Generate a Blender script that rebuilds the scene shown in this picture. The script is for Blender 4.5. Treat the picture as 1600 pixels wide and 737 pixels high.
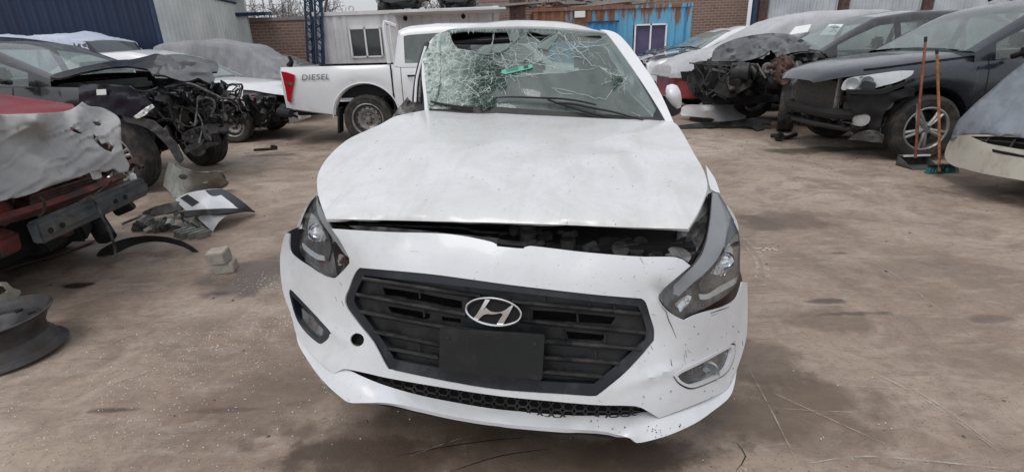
import bpy, bmesh, math, random
import numpy as np
from mathutils import Vector, Matrix, noise
from mathutils.geometry import delaunay_2d_cdt
R = math.radians
rnd = random.Random(7)
for o in list(bpy.data.objects): bpy.data.objects.remove(o)
scene = bpy.context.scene
COL = scene.collection

# ---------------------------------------------------------------- camera
F, PITCH, ROLL, CH = 800.0, 20.1, 2.0, 1.38
cd = bpy.data.cameras.new('camera'); cam = bpy.data.objects.new('camera', cd); COL.objects.link(cam)
cd.sensor_width = 36; cd.lens = 36 * F / 1600; cd.clip_start = .05; cd.clip_end = 800
_p, _r = R(PITCH), R(ROLL)
FW = np.array([0, math.cos(_p), -math.sin(_p)]); _rt = np.array([1., 0, 0]); _up = np.cross(_rt, FW)
RT = _rt * math.cos(_r) - _up * math.sin(_r); UP = _up * math.cos(_r) + _rt * math.sin(_r)
CP = np.array([0, 0, CH])
m = Matrix(((RT[0], UP[0], -FW[0], 0), (RT[1], UP[1], -FW[1], 0), (RT[2], UP[2], -FW[2], CH), (0, 0, 0, 1)))
cam.matrix_world = m
scene.camera = cam

# ---------------------------------------------------------------- light
w = bpy.data.worlds.new('World'); scene.world = w; w.use_nodes = True
nt = w.node_tree; nt.nodes.clear()
wo = nt.nodes.new('ShaderNodeOutputWorld'); bg = nt.nodes.new('ShaderNodeBackground')
sky = nt.nodes.new('ShaderNodeTexSky'); sky.sky_type = 'NISHITA'; sky.sun_disc = False
SUN_EL, SUN_ROT = R(62), R(215)
sky.sun_elevation = SUN_EL; sky.sun_rotation = SUN_ROT; sky.dust_density = 4.0; sky.air_density = 1.0; sky.ozone_density = 1.0
hs = nt.nodes.new('ShaderNodeHueSaturation'); hs.inputs['Saturation'].default_value = 0.28
nt.links.new(sky.outputs[0], hs.inputs['Color'])
cl_ = nt.nodes.new('ShaderNodeMix'); cl_.data_type = 'RGBA'; cl_.inputs[0].default_value = .55; cl_.inputs[7].default_value = (5.3, 5.5, 5.8, 1)   # even cloud cover
nt.links.new(hs.outputs[0], cl_.inputs[6]); nt.links.new(cl_.outputs[2], bg.inputs[0])
bg.inputs[1].default_value = 0.14; nt.links.new(bg.outputs[0], wo.inputs[0])
sd = bpy.data.lights.new('sun', 'SUN'); sd.energy = 0.7; sd.angle = R(30); sd.color = (1, .97, .93)
so = bpy.data.objects.new('sun', sd); COL.objects.link(so)
_d = Vector((math.sin(SUN_ROT) * math.cos(SUN_EL), math.cos(SUN_ROT) * math.cos(SUN_EL), math.sin(SUN_EL)))
so.rotation_euler = _d.to_track_quat('Z', 'Y').to_euler()
vs = scene.view_settings; vs.view_transform = 'Standard'; vs.look = 'None'; vs.exposure = 0.12; vs.gamma = 1
vs.use_curve_mapping = False

# ---------------------------------------------------------------- placing helpers
def ray(px, py): return FW * F + RT * (px - 800) - UP * (py - 368.5)
def at(px, py, s):
    """a point seen at (px,py): s = distance along y, or ('z',h) / ('x',v) for the plane it lies on"""
    d = ray(px, py)
    if isinstance(s, tuple):
        if s[0] == 'z': t = (s[1] - CH) / d[2]
        else: t = s[1] / d[0]
    else: t = s / d[1]
    return CP + d * t
def invY(px, py, s): return 1.0 / at(px, py, s)[1]
class Depth:
    """smooth surface through control points (px,py,spec): thin-plate in inverse distance"""
    def __init__(self, pts, off=0.0, lam=1e-4):
        P = np.array([(p[0] / 400., p[1] / 400.) for p in pts]); v = np.array([invY(*p) for p in pts])
        n = len(P); self.P = P; self.off = off
        if n < 3:
            self.w = None; self.c = float(v.mean()); return
        D = np.linalg.norm(P[:, None] - P[None], axis=2)
        K = np.where(D > 0, D * D * np.log(D + 1e-12), 0) + np.eye(n) * lam
        T = np.hstack([np.ones((n, 1)), P])
        A = np.zeros((n + 3, n + 3)); A[:n, :n] = K; A[:n, n:] = T; A[n:, :n] = T.T
        A[n:, n:] = -np.eye(3) * 1e-9
        s = np.linalg.lstsq(A, np.concatenate([v, np.zeros(3)]), rcond=None)[0]
        self.w = s[:n]; self.a = s[n:]
    def Y(self, px, py):
        if self.w is None: return 1 / self.c + self.off
        q = np.array([px / 400., py / 400.]); d = np.linalg.norm(self.P - q, axis=1)
        k = np.where(d > 0, d * d * np.log(d + 1e-12), 0)
        return 1.0 / (self.w @ k + self.a[0] + self.a[1] * q[0] + self.a[2] * q[1]) + self.off
    def pt(self, px, py): return at(px, py, self.Y(px, py))
    def back(self, d):
        import copy
        c = copy.copy(self); c.off = self.off + d; return c

def inpoly(x, y, P):
    c = False; j = len(P) - 1
    for i in range(len(P)):
        xi, yi = P[i]; xj, yj = P[j]
        if (yi > y) != (yj > y) and x < (xj - xi) * (y - yi) / (yj - yi) + xi: c = not c
        j = i
    return c
def cr(p0, p1, p2, p3, t):
    p0, p1, p2, p3 = map(np.asarray, (p0, p1, p2, p3))
    return .5 * (2 * p1 + (p2 - p0) * t + (2 * p0 - 5 * p1 + 4 * p2 - p3) * t * t + (3 * p1 - p0 - 3 * p2 + p3) * t ** 3)
def spline(P, step, closed=False, corner=40):
    """densify a polyline; smooth except where it turns sharply"""
    P = [np.asarray(p, float) for p in P]; n = len(P); out = []
    def sharp(i):
        if not closed and (i <= 0 or i >= n - 1): return True
        a = P[i % n] - P[(i - 1) % n]; b = P[(i + 1) % n] - P[i % n]
        la, lb = np.linalg.norm(a), np.linalg.norm(b)
        if la < 1e-9 or lb < 1e-9: return True
        return math.degrees(math.acos(max(-1, min(1, float(a @ b) / la / lb)))) > corner
    for i in range(n if closed else n - 1):
        p1, p2 = P[i % n], P[(i + 1) % n]
        p0 = p1 * 2 - p2 if sharp(i) else P[(i - 1) % n]
        p3 = p2 * 2 - p1 if sharp(i + 1) else P[(i + 2) % n]
        L = np.linalg.norm(p2 - p1); k = max(1, int(math.ceil(L / step)))
        for j in range(k): out.append(cr(p0, p1, p2, p3, j / k))
    if not closed: out.append(P[-1])
    return out

# ---------------------------------------------------------------- object helpers
ROOTM = {}
def tag(o, label=None, cat=None, group=None, kind=None):
    if label: o['label'] = label
    if cat: o['category'] = cat
    if group: o['group'] = group
    if kind: o['kind'] = kind
    return o
def thing(name, label, cat, loc=(0, 0, 0), rz=0, group=None):
    o = bpy.data.objects.new(name, None); COL.objects.link(o); o.empty_display_size = .1
    o.location = loc; o.rotation_euler = (0, 0, rz)
    ROOTM[o.name] = Matrix.Translation(Vector(loc)) @ Matrix.Rotation(rz, 4, 'Z')
    return tag(o, label, cat, group)
def rootm(o):
    if o is None: return Matrix()
    while o.parent: o = o.parent
    return ROOTM.get(o.name, Matrix())
class MB:
    """collects shapes into one mesh"""
    def __init__(s): s.v = []; s.f = []; s.sm = []; s.mi = []
    def add(s, v, f, smooth=True, mi=0):
        k = len(s.v); s.v += [tuple(map(float, q)) for q in v]; s.f += [tuple(i + k for i in q) for q in f]
        s.sm += [smooth] * len(f); s.mi += [mi] * len(f); return s
    def box(s, c, d, rot=None, bev=0.0, taper=None, mi=0):
        """centre, full size, optional Matrix/euler rotation, chamfer"""
        bm = bmesh.new(); bmesh.ops.create_cube(bm, size=1)
        for v in bm.verts:
            v.co = Vector((v.co.x * d[0], v.co.y * d[1], v.co.z * d[2]))
            if taper and v.co.z > 0: v.co.x *= taper; v.co.y *= taper
        if bev: bmesh.ops.bevel(bm, geom=bm.edges[:], offset=bev, segments=2, affect='EDGES', clamp_overlap=True)
        M = Matrix.Translation(Vector(c))
        if rot is not None:
            if not isinstance(rot, Matrix):
                from mathutils import Euler
                rot = Euler(rot).to_matrix().to_4x4()
            M = M @ rot
        bm.verts.index_update()
        s.add([M @ v.co for v in bm.verts], [[v.index for v in f.verts] for f in bm.faces], False, mi); bm.free(); return s
    def tube(s, P, r, n=8, step=None, cap=True, flat=1.0, mi=0):
        P = [np.asarray(p, float) for p in P]
        if step: P = spline(P, step, corner=80)
        N = len(P); rr = r if hasattr(r, '__len__') else [r] * N
        if len(rr) != N: rr = list(np.interp(np.linspace(0, 1, N), np.linspace(0, 1, len(rr)), rr))
        vs_, fs = [], []; up = None
        for i in range(N):
            d = P[min(i + 1, N - 1)] - P[max(i - 1, 0)]; d = d / (np.linalg.norm(d) + 1e-9)
            if up is None: up = np.array([0, 0, 1.]) if abs(d[2]) < .9 else np.array([1., 0, 0])
            x = np.cross(d, up); x /= np.linalg.norm(x) + 1e-9; y = np.cross(x, d); up = y
            for k in range(n):
                a = 2 * math.pi * k / n; vs_.append(P[i] + x * math.cos(a) * rr[i] + y * math.sin(a) * rr[i] * flat)
        for i in range(N - 1):
            for k in range(n):
                fs.append((i * n + k, i * n + (k + 1) % n, (i + 1) * n + (k + 1) % n, (i + 1) * n + k))
        if cap: fs += [tuple(range(n))[::-1], tuple((N - 1) * n + k for k in range(n))]
        return s.add(vs_, fs, n > 5, mi)
    def lathe(s, prof, M=None, n=40, a0=0, a1=360, mi=0):
        """prof: (r, h) around local Z"""
        M = M or Matrix(); vs_, fs = [], []; full = a1 - a0 >= 360; k = n if full else n + 1
        for r_, h in prof:
            for j in range(k):
                a = R(a0 + (a1 - a0) * j / n); vs_.append(M @ Vector((r_ * math.cos(a), r_ * math.sin(a), h)))
        for i in range(len(prof) - 1):
            for j in range(n):
                q = (j + 1) % k
                fs.append((i * k + j, i * k + q, (i + 1) * k + q, (i + 1) * k + j))
        return s.add(vs_, fs, True, mi)
    def grid(s, rows, closed=False, mi=0, smooth=True):
        nr, nc = len(rows), len(rows[0]); v = [p for r_ in rows for p in r_]; f = []
        for i in range(nr - 1):
            for j in range(nc if closed else nc - 1):
                q = (j + 1) % nc; f.append((i * nc + j, i * nc + q, (i + 1) * nc + q, (i + 1) * nc + j))
        return s.add(v, f, smooth, mi)
    def prism(s, P, d, mi=0):
        """planar polygon P (3d points) pushed along vector d"""
        n = len(P); d = np.asarray(d, float); P = [np.asarray(p, float) for p in P]
        v = P + [p + d for p in P]
        f = [tuple(range(n))[::-1], tuple(range(n, 2 * n))] + [(i, (i + 1) % n, n + (i + 1) % n, n + i) for i in range(n)]
        return s.add(v, f, False, mi)
    def build(s, name, mat, parent=None, world=False, solid=0.0, sharp=32, offset=-1):
        me = bpy.data.meshes.new(name); V = s.v
        if world and parent is not None:
            Mi = rootm(parent).inverted(); V = [tuple(Mi @ Vector(q)) for q in V]
        me.from_pydata(V, [], s.f)
        for m_ in (mat if isinstance(mat, (list, tuple)) else [mat]): me.materials.append(m_)
        me.polygons.foreach_set('use_smooth', s.sm)
        me.polygons.foreach_set('material_index', s.mi)
        me.update()
        bm = bmesh.new(); bm.from_mesh(me); bmesh.ops.remove_doubles(bm, verts=bm.verts, dist=1e-5)
        bmesh.ops.recalc_face_normals(bm, faces=bm.faces)
        bm.normal_update()
        for e in bm.edges:
            if len(e.link_faces) == 2 and e.calc_face_angle(0) > R(sharp): e.smooth = False
        bm.to_mesh(me); bm.free()
        o = bpy.data.objects.new(name, me); COL.objects.link(o)
        if parent is not None: o.parent = parent
        if solid:
            md = o.modifiers.new('thickness', 'SOLIDIFY'); md.thickness = solid; md.offset = offset
        return o

def traced(name, outline, depth, mat, parent=None, holes=(), th=.004, step=10, bump=None, smooth=True, fold=0, sharp=35, mb=None, corner=40):
    """a sheet or panel with real depth: its outline, its own distance at every point and a thickness"""
    out = [tuple(p) for p in (spline(outline, step, True, corner) if smooth else spline(outline, step, True, -1))]
    hs_ = [[tuple(p) for p in spline(h, step * .6, True, corner)] for h in holes]
    V = []; E = []
    for L in [out] + hs_:
        k = len(V); V += [Vector(p) for p in L]; E += [(k + i, k + (i + 1) % len(L)) for i in range(len(L))]
    xs = [p[0] for p in out]; ys = [p[1] for p in out]
    allb = np.array([p for L in [out] + hs_ for p in L])
    rr = random.Random(len(out)); y = min(ys) + step * .5; k = 0
    while y < max(ys):
        x = min(xs) + step * (.5 if k % 2 else 1)
        while x < max(xs):
            qx, qy = x + rr.uniform(-.1, .1) * step, y + rr.uniform(-.1, .1) * step
            if inpoly(qx, qy, out) and not any(inpoly(qx, qy, h) for h in hs_):
                if np.min(np.hypot(allb[:, 0] - qx, allb[:, 1] - qy)) > step * .45: V.append(Vector((qx, qy)))
            x += step
        y += step * .87; k += 1
    ov, oe, of, *_ = delaunay_2d_cdt(V, E, [], 0, 1e-5)
    fs = []
    for f in of:
        cx = sum(ov[i][0] for i in f) / len(f); cy = sum(ov[i][1] for i in f) / len(f)
        if inpoly(cx, cy, out) and not any(inpoly(cx, cy, h) for h in hs_): fs.append(tuple(f))
    used = sorted({i for f in fs for i in f}); mp = {i: j for j, i in enumerate(used)}
    P = []
    for i in used:
        px, py = ov[i]; Yv = depth.Y(px, py)
        if bump: Yv += bump(px, py)
        P.append(at(px, py, Yv))
    fs = [tuple(mp[i] for i in f) for f in fs]
    # orient towards the camera, thicken away from it
    N = [np.zeros(3) for _ in P]; FF = []
    for f in fs:
        a, b, c = P[f[0]], P[f[1]], P[f[2]]; n = np.cross(b - a, c - a)
        if n @ (CP - a) < 0: f = f[::-1]; n = -n
        FF.append(f)
        for i in f: N[i] = N[i] + n
    N = [n / (np.linalg.norm(n) + 1e-12) for n in N]
    k = len(P); cnt = {}
    for f in FF:
        for i in range(len(f)): cnt[(f[i], f[(i + 1) % len(f)])] = 1
    rim = [(a, b) for (a, b) in cnt if (b, a) not in cnt]
    M_ = mb or MB()
    M_.add(P + [p - n * th for p, n in zip(P, N)], FF + [tuple(i + k for i in f[::-1]) for f in FF] + [(b, a, a + k, b + k) for a, b in rim])
    if mb: return mb
    return M_.build(name, mat, parent, world=True, sharp=sharp)

# ---------------------------------------------------------------- materials
MATS = {}
class NT:
    def __init__(s, name):
        s.m = bpy.data.materials.new(name); s.m.use_nodes = True; s.t = s.m.node_tree; s.t.nodes.clear()
        s.out = s.n('ShaderNodeOutputMaterial'); s.b = s.n('ShaderNodeBsdfPrincipled'); s.l(s.b.outputs[0], s.out.inputs[0])
        s.co = s.n('ShaderNodeTexCoord').outputs['Object']
    def n(s, t, **k):
        q = s.t.nodes.new(t)
        for a, v in k.items(): setattr(q, a, v)
        return q
    def l(s, a, b): s.t.links.new(a, b)
    def put(s, sock, v):
        if hasattr(v, 'links') or hasattr(v, 'is_linked'): s.l(v, sock)
        else: sock.default_value = (*v, 1) if hasattr(v, '__len__') and len(v) == 3 and sock.type == 'RGBA' else v
    def noise(s, scale, detail=4, rough=.55, vec=None, dist=0, dims=None):
        q = s.n('ShaderNodeTexNoise'); q.inputs['Scale'].default_value = scale; q.inputs['Detail'].default_value = detail
        q.inputs['Roughness'].default_value = rough; q.inputs['Distortion'].default_value = dist
        s.l(vec or s.co, q.inputs['Vector']); return q.outputs['Fac']
    def vor(s, scale, feature='DISTANCE_TO_EDGE', vec=None, out='Distance'):
        q = s.n('ShaderNodeTexVoronoi', feature=feature); q.inputs['Scale'].default_value = scale
        s.l(vec or s.co, q.inputs['Vector']); return q.outputs[out]
    def ramp(s, fac, stops, mode='LINEAR'):
        q = s.n('ShaderNodeValToRGB'); q.color_ramp.interpolation = mode; e = q.color_ramp.elements
        while len(e) < len(stops): e.new(.5)
        for i, (p, c) in enumerate(stops):
            e[i].position = p; e[i].color = (*c, 1) if hasattr(c, '__len__') else (c, c, c, 1)
        s.l(fac, q.inputs[0]); return q.outputs[0]
    def mix(s, fac, a, b, mode='MIX'):
        q = s.n('ShaderNodeMix', data_type='RGBA', blend_type=mode)
        s.put(q.inputs[0], fac); s.put(q.inputs[6], a); s.put(q.inputs[7], b); return q.outputs[2]
    def math(s, op, a, b=0, c=None):
        q = s.n('ShaderNodeMath', operation=op); s.put(q.inputs[0], a); s.put(q.inputs[1], b)
        if c is not None: s.put(q.inputs[2], c)
        return q.outputs[0]
    def map(s, scale=(1, 1, 1), rot=(0, 0, 0), loc=(0, 0, 0), vec=None):
        q = s.n('ShaderNodeMapping'); q.inputs['Scale'].default_value = scale; q.inputs['Rotation'].default_value = rot
        q.inputs['Location'].default_value = loc; s.l(vec or s.co, q.inputs[0]); return q.outputs[0]
    def bump(s, h, strength=.3, dist=.01):
        q = s.n('ShaderNodeBump'); q.inputs['Strength'].default_value = strength; q.inputs['Distance'].default_value = dist
        s.l(h, q.inputs['Height']); s.l(q.outputs[0], s.b.inputs['Normal'])
    def set(s, **k):
        for a, v in k.items(): s.put(s.b.inputs[a.replace('_', ' ')], v)
        return s

def simple(name, col, rough=.5, metal=0, var=.15, scale=6, coat=0, bump=0, bscale=40, dirt=None, dirt_amt=.5, spec=.5):
    t = NT(name); n1 = t.noise(scale, 5)
    c2 = tuple(min(1, c * (1 + var)) for c in col); c1 = tuple(c * (1 - var) for c in col)
    c = t.ramp(n1, [(.3, c1), (.7, c2)])
    if dirt:
        n2 = t.noise(scale * .6 + 1.3, 8, .7, dist=.4); mk = t.ramp(n2, [(.5 - dirt_amt * .25, 0.), (.75 - dirt_amt * .25, 1.)])
        c = t.mix(mk, c, dirt)
        rg = t.mix(mk, (rough,) * 3, (min(1, rough + .4),) * 3); t.l(rg, t.b.inputs['Roughness'])
    else: t.b.inputs['Roughness'].default_value = rough
    t.l(c, t.b.inputs['Base Color']); t.b.inputs['Metallic'].default_value = metal
    t.b.inputs['Coat Weight'].default_value = coat; t.b.inputs['Coat Roughness'].default_value = .06
    t.b.inputs['Specular IOR Level'].default_value = spec
    if bump: t.bump(t.noise(bscale, 4), bump, .004)
    return t.m

def m_white_paint():
    t = NT('scuffed white paint'); dust = t.ramp(t.noise(3.2, 9, .74, dist=.8), [(.40, 0.), (.72, .85)])
    c = t.mix(dust, (.70, .71, .73), (.54, .53, .51)); sm2 = t.ramp(t.noise(5, 8, .75, vec=t.map((.45, 2.2, 1), (0, 0, .25)), dist=.4), [(.50, 0.), (.66, .45)]); c = t.mix(sm2, c, (.52, .51, .49))
    sp = t.ramp(t.noise(55, 3, .5), [(.70, 0.), (.745, .55)])
    st = t.noise(22, 6, .8, vec=t.map((.45, 2.4, 1), (0, 0, .3)), dist=.3); st = t.ramp(st, [(.60, 0.), (.68, .45)])
    c = t.mix(sp, c, (.22, .20, .19)); c = t.mix(st, c, (.45, .43, .42))
    t.l(c, t.b.inputs['Base Color']); t.l(t.mix(dust, (.22,) * 3, (.62,) * 3), t.b.inputs['Roughness'])
    t.set(Coat_Weight=.5, Coat_Roughness=.08)
    t.bump(t.noise(5.5, 4), .25, .02); return t.m
def m_bumper():
    t = NT('scratched white bumper paint')
    dust = t.ramp(t.noise(3.6, 9, .74, dist=.5), [(.42, 0.), (.80, .75)])
    c = t.mix(dust, (.64, .66, .69), (.46, .455, .445))
    v = t.map((1, 1, 1)); sp = t.noise(120, 2, .5); area = t.noise(2.1, 2)
    chips = t.math('MULTIPLY', t.math('MAXIMUM', t.ramp(sp, [(.69, 0.), (.72, 1.)]), t.ramp(t.noise(48, 3, .5), [(.70, 0.), (.73, .8)])), t.ramp(area, [(.50, 0.), (.66, .8)]))
    c = t.mix(chips, c, (.12, .11, .11))
    sc = t.ramp(t.noise(22, 4, .6, vec=t.map((.5, 1, 5), (0, .6, 0))), [(.70, 0.), (.73, .5)])
    c = t.mix(t.math('MULTIPLY', sc, t.ramp(t.noise(1.7, 2), [(.5, 0.), (.62, 1.)])), c, (.2, .19, .19))
    t.l(c, t.b.inputs['Base Color']); t.set(Roughness=.3, Coat_Weight=.6, Coat_Roughness=.06); t.bump(t.noise(5, 3), .14, .02)
    return t.m
def m_ground():
    t = NT('dusty concrete yard'); co = t.co
    big = t.noise(.45, 6, .6, dist=.8); mid = t.noise(2.3, 8, .68, dist=1.2); fine = t.noise(26, 6, .7); str_ = t.noise(3.0, 7, .7, vec=t.map((1, 3.2, 1), (0, 0, .55)), dist=.8)
    c = t.ramp(big, [(.32, (.225, .158, .116)), (.48, (.355, .275, .218)), (.66, (.47, .385, .315))])
    c = t.mix(t.ramp(mid, [(.38, .75), (.56, 0.)]), c, (.195, .148, .113))
    c = t.mix(t.ramp(str_, [(.50, 0.), (.72, .55)]), c, (.46, .40, .35))
    c = t.mix(t.ramp(fine, [(.36, .35), (.52, 0.)]), c, (.16, .12, .09))
    sk = t.noise(7, 9, .75, vec=t.map((.5, 2.6, 1), (0, 0, -.5)), dist=.5); c = t.mix(t.ramp(sk, [(.33, .5), (.45, 0.)]), c, (.14, .10, .075)); c = t.mix(t.ramp(sk, [(.60, 0.), (.72, .3)]), c, (.50, .44, .38))
    hl_ = t.noise(16, 5, .7, vec=t.map((.22, 5, 1), (0, 0, -.62))); c = t.mix(t.ramp(hl_, [(.68, 0.), (.72, .35)]), c, (.52, .47, .42)); hm = t.noise(13, 5, .7, vec=t.map((5, .2, 1), (0, 0, .15))); c = t.mix(t.ramp(hm, [(.68, 0.), (.73, .35)]), c, (.5, .45, .4))
    grit = t.noise(140, 2, .5); c = t.mix(t.ramp(grit, [(.66, 0.), (.72, .45)]), c, (.40, .37, .33))
    c = t.mix(t.ramp(t.noise(90, 3, .5, vec=t.map(loc=(3, 1, 0))), [(.64, 0.), (.70, .75)]), c, (.05, .04, .035))
    # stains of their own shape: (x, y, rx, ry, strength, colour)
    sep = t.n('ShaderNodeSeparateXYZ'); t.l(co, sep.inputs[0])
    nz = t.noise(3.5, 6, .65)
    wet = None
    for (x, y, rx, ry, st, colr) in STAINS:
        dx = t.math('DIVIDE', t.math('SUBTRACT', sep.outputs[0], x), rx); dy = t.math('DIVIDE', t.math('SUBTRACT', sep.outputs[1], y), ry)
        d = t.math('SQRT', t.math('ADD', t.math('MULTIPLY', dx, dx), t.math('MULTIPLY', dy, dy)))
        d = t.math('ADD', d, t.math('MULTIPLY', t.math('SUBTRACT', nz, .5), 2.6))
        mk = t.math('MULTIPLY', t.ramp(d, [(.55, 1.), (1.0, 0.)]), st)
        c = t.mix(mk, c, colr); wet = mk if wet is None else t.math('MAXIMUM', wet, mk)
    t.l(c, t.b.inputs['Base Color'])
    rg = t.ramp(mid, [(.3, .55), (.6, .85)]); rg = t.mix(wet, rg, (.42,) * 3); t.l(rg, t.b.inputs['Roughness'])
    h = t.math('ADD', t.math('MULTIPLY', fine, .4), t.math('MULTIPLY', mid, 1.0)); h = t.math('ADD', h, t.math('MULTIPLY', grit, .25)); t.bump(h, .5, .012)
    return t.m
def m_corr(name, col, col2=None, rust=None, rust_lo=.55):
    t = NT(name); c = t.ramp(t.noise(1.4, 6, .6), [(.3, tuple(x * .85 for x in col)), (.7, col2 or col)])
    c = t.mix(t.ramp(t.noise(9, 6, .7, vec=t.map((1, 1, .12))), [(.55, 0.), (.8, .35)]), c, tuple(x * .5 for x in col))
    if rust:
        n = t.noise(5.5, 6, .65, vec=t.map((1, 1, .16)), dist=.2)
        sep = t.n('ShaderNodeSeparateXYZ'); t.l(t.co, sep.inputs[0])
        hgt = t.n('ShaderNodeMapRange'); t.l(sep.outputs[2], hgt.inputs[0]); hgt.inputs[1].default_value = 1.5; hgt.inputs[2].default_value = 2.6
        xx = t.n('ShaderNodeMapRange'); t.l(sep.outputs[0], xx.inputs[0]); xx.inputs[1].default_value = -2; xx.inputs[2].default_value = 3.2; xx.inputs[3].default_value = .14; xx.inputs[4].default_value = -.05
        f = t.math('ADD', t.math('ADD', n, t.math('MULTIPLY', hgt.outputs[0], .24)), xx.outputs[0])
        c = t.mix(t.ramp(f, [(rust_lo + .12, 0.), (rust_lo + .2, 1.)]), c, rust)
        c = t.mix(t.math('MULTIPLY', t.ramp(t.noise(20, 5, .7), [(.5, 0.), (.62, 1.)]), t.ramp(f, [(rust_lo + .15, 0.), (rust_lo + .3, .8)])), c, tuple(x * .45 for x in rust))
    t.l(c, t.b.inputs['Base Color']); t.set(Roughness=.55, Metallic=.0); t.bump(t.noise(30, 3), .1, .003); return t.m
def m_brick():
    t = NT('old brick wall'); b = t.n('ShaderNodeTexBrick'); t.l(t.map(rot=(R(90), 0, 0)), b.inputs['Vector'])
    b.inputs['Color1'].default_value = (.24, .125, .10, 1); b.inputs['Color2'].default_value = (.18, .095, .08, 1); b.inputs['Mortar'].default_value = (.30, .26, .23, 1)
    b.inputs['Scale'].default_value = 1; b.inputs['Mortar Size'].default_value = .012; b.inputs['Brick Width'].default_value = .24; b.inputs['Row Height'].default_value = .09
    c = t.mix(t.ramp(t.noise(1.2, 6), [(.4, 0.), (.8, .6)]), b.outputs[0], (.30, .24, .20)); t.l(c, t.b.inputs['Base Color'])
    t.set(Roughness=.9); t.bump(b.outputs['Fac'], -.5, .01); return t.m
def m_cloth(name, col, col2, bscale=18, grime=.4, fold_=.5):
    t = NT(name); c = t.ramp(t.noise(2.2, 7, .65, dist=.5), [(.3, col), (.7, col2)])
    c = t.mix(t.ramp(t.noise(7, 7, .7), [(.52, 0.), (.8, grime)]), c, tuple(x * .35 for x in col))
    t.l(c, t.b.inputs['Base Color']); t.set(Roughness=.85)
    rg_ = t.n('ShaderNodeMath', operation='ABSOLUTE'); t.l(t.math('SUBTRACT', t.noise(3.6, 4, .55, vec=t.map((1, 1, .22), (.15, .25, .3)), dist=.5), .5), rg_.inputs[0])
    h = t.math('ADD', t.math('MULTIPLY', t.noise(bscale, 4, .6, dist=.6), .25), t.math('MULTIPLY', rg_.outputs[0], -5.0)); t.bump(h, fold_, .016); return t.m
def pane(t, tr, d, rough, ior=1.5, boost=1.0):
    gl = t.n('ShaderNodeBsdfGlossy'); gl.inputs['Roughness'].default_value = rough; gl.inputs[0].default_value = (.95, .97, 1, 1)
    lw = t.n('ShaderNodeLayerWeight'); lw.inputs[0].default_value = .5; fo = t.math('ADD', t.math('MULTIPLY', t.math('POWER', lw.outputs['Facing'], 4.0), .8), .035)
    m1 = t.n('ShaderNodeMixShader'); t.l(t.math('MINIMUM', t.math('MULTIPLY', fo, boost), 1.0), m1.inputs[0]); t.l(tr.outputs[0], m1.inputs[1]); t.l(gl.outputs[0], m1.inputs[2])
    m2 = t.n('ShaderNodeMixShader'); t.l(d, m2.inputs[0]); t.l(m1.outputs[0], m2.inputs[1]); t.l(t.b.outputs[0], m2.inputs[2]); t.l(m2.outputs[0], t.out.inputs[0]); return t.m
def m_glass(name, tint=(.55, .62, .60), alpha=.5, rough=.04, dust=.25):
    """see-through pane: transparent + reflection + dust film"""
    t = NT(name); tr = t.n('ShaderNodeBsdfTransparent'); tr.inputs[0].default_value = (*tint, 1)
    t.b.inputs['Base Color'].default_value = (.34, .38, .37, 1); t.b.inputs['Roughness'].default_value = .7
    d = t.ramp(t.noise(4, 9, .72, dist=.8, vec=t.map((1, 1, .5))), [(.30, alpha), (.75, min(1, alpha + dust))])
    return pane(t, tr, d, rough)
def m_crazed():
    t = NT('crazed windscreen glass'); v = t.map((1, 1, 1)); v1 = t.vor(22); v2 = t.vor(60)
    nz = t.noise(9, 5, .7)
    e1 = t.ramp(v1, [(.0, .8), (.03, 0.)]); e2 = t.ramp(v2, [(.0, .65), (.07, 0.)])
    e2 = t.math('MULTIPLY', e2, t.ramp(nz, [(.40, 0.), (.58, 1.)])); e = t.math('MAXIMUM', e1, e2)
    cell = t.vor(26, 'F1', out='Color'); g = t.n('ShaderNodeRGBToBW'); t.l(cell, g.inputs[0])
    base = t.mix(g.outputs[0], (.22, .28, .26), (.50, .57, .53)); c = t.mix(e, base, (.66, .73, .69))
    tr = t.n('ShaderNodeBsdfTransparent'); tr.inputs[0].default_value = (.6, .68, .65, 1)
    t.l(c, t.b.inputs['Base Color']); t.set(Roughness=.2)
    a = t.math('ADD', t.math('MULTIPLY', g.outputs[0], .45), e); a = t.math('ADD', a, t.ramp(t.noise(4, 4), [(.3, .05), (.7, .5)]))
    sp_ = t.n('ShaderNodeSeparateXYZ'); t.l(t.co, sp_.inputs[0]); mr = t.n('ShaderNodeMapRange'); t.l(sp_.outputs[1], mr.inputs[0]); mr.inputs[1].default_value = -.72; mr.inputs[2].default_value = -.30; mr.inputs[3].default_value = 1.0; mr.inputs[4].default_value = -.12
    a = t.math('ADD', t.math('MULTIPLY', g.outputs[0], .16), t.math('MULTIPLY', e, .75)); a = t.math('ADD', a, mr.outputs[0]); a = t.math('MAXIMUM', t.math('MINIMUM', a, 1.0), .03)
    mx = t.n('ShaderNodeMixShader'); t.l(a, mx.inputs[0]); t.l(tr.outputs[0], mx.inputs[1]); t.l(t.b.outputs[0], mx.inputs[2]); t.l(mx.outputs[0], t.out.inputs[0])
    t.bump(v1, .5, .006); return t.m
def m_fade(name, col, scale=8, lo=.45, hi=.62, amt=.7, vecs=(1, 1, 1)):
    """patchy mark lying on the concrete"""
    t = NT(name); tr = t.n('ShaderNodeBsdfTransparent'); t.set(Base_Color=col, Roughness=.9)
    a = t.ramp(t.noise(scale, 6, .7, vec=t.map(vecs)), [(lo, 0.), (hi, amt)])
    mx = t.n('ShaderNodeMixShader'); t.l(a, mx.inputs[0]); t.l(tr.outputs[0], mx.inputs[1]); t.l(t.b.outputs[0], mx.inputs[2]); t.l(mx.outputs[0], t.out.inputs[0]); return t.m
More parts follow.
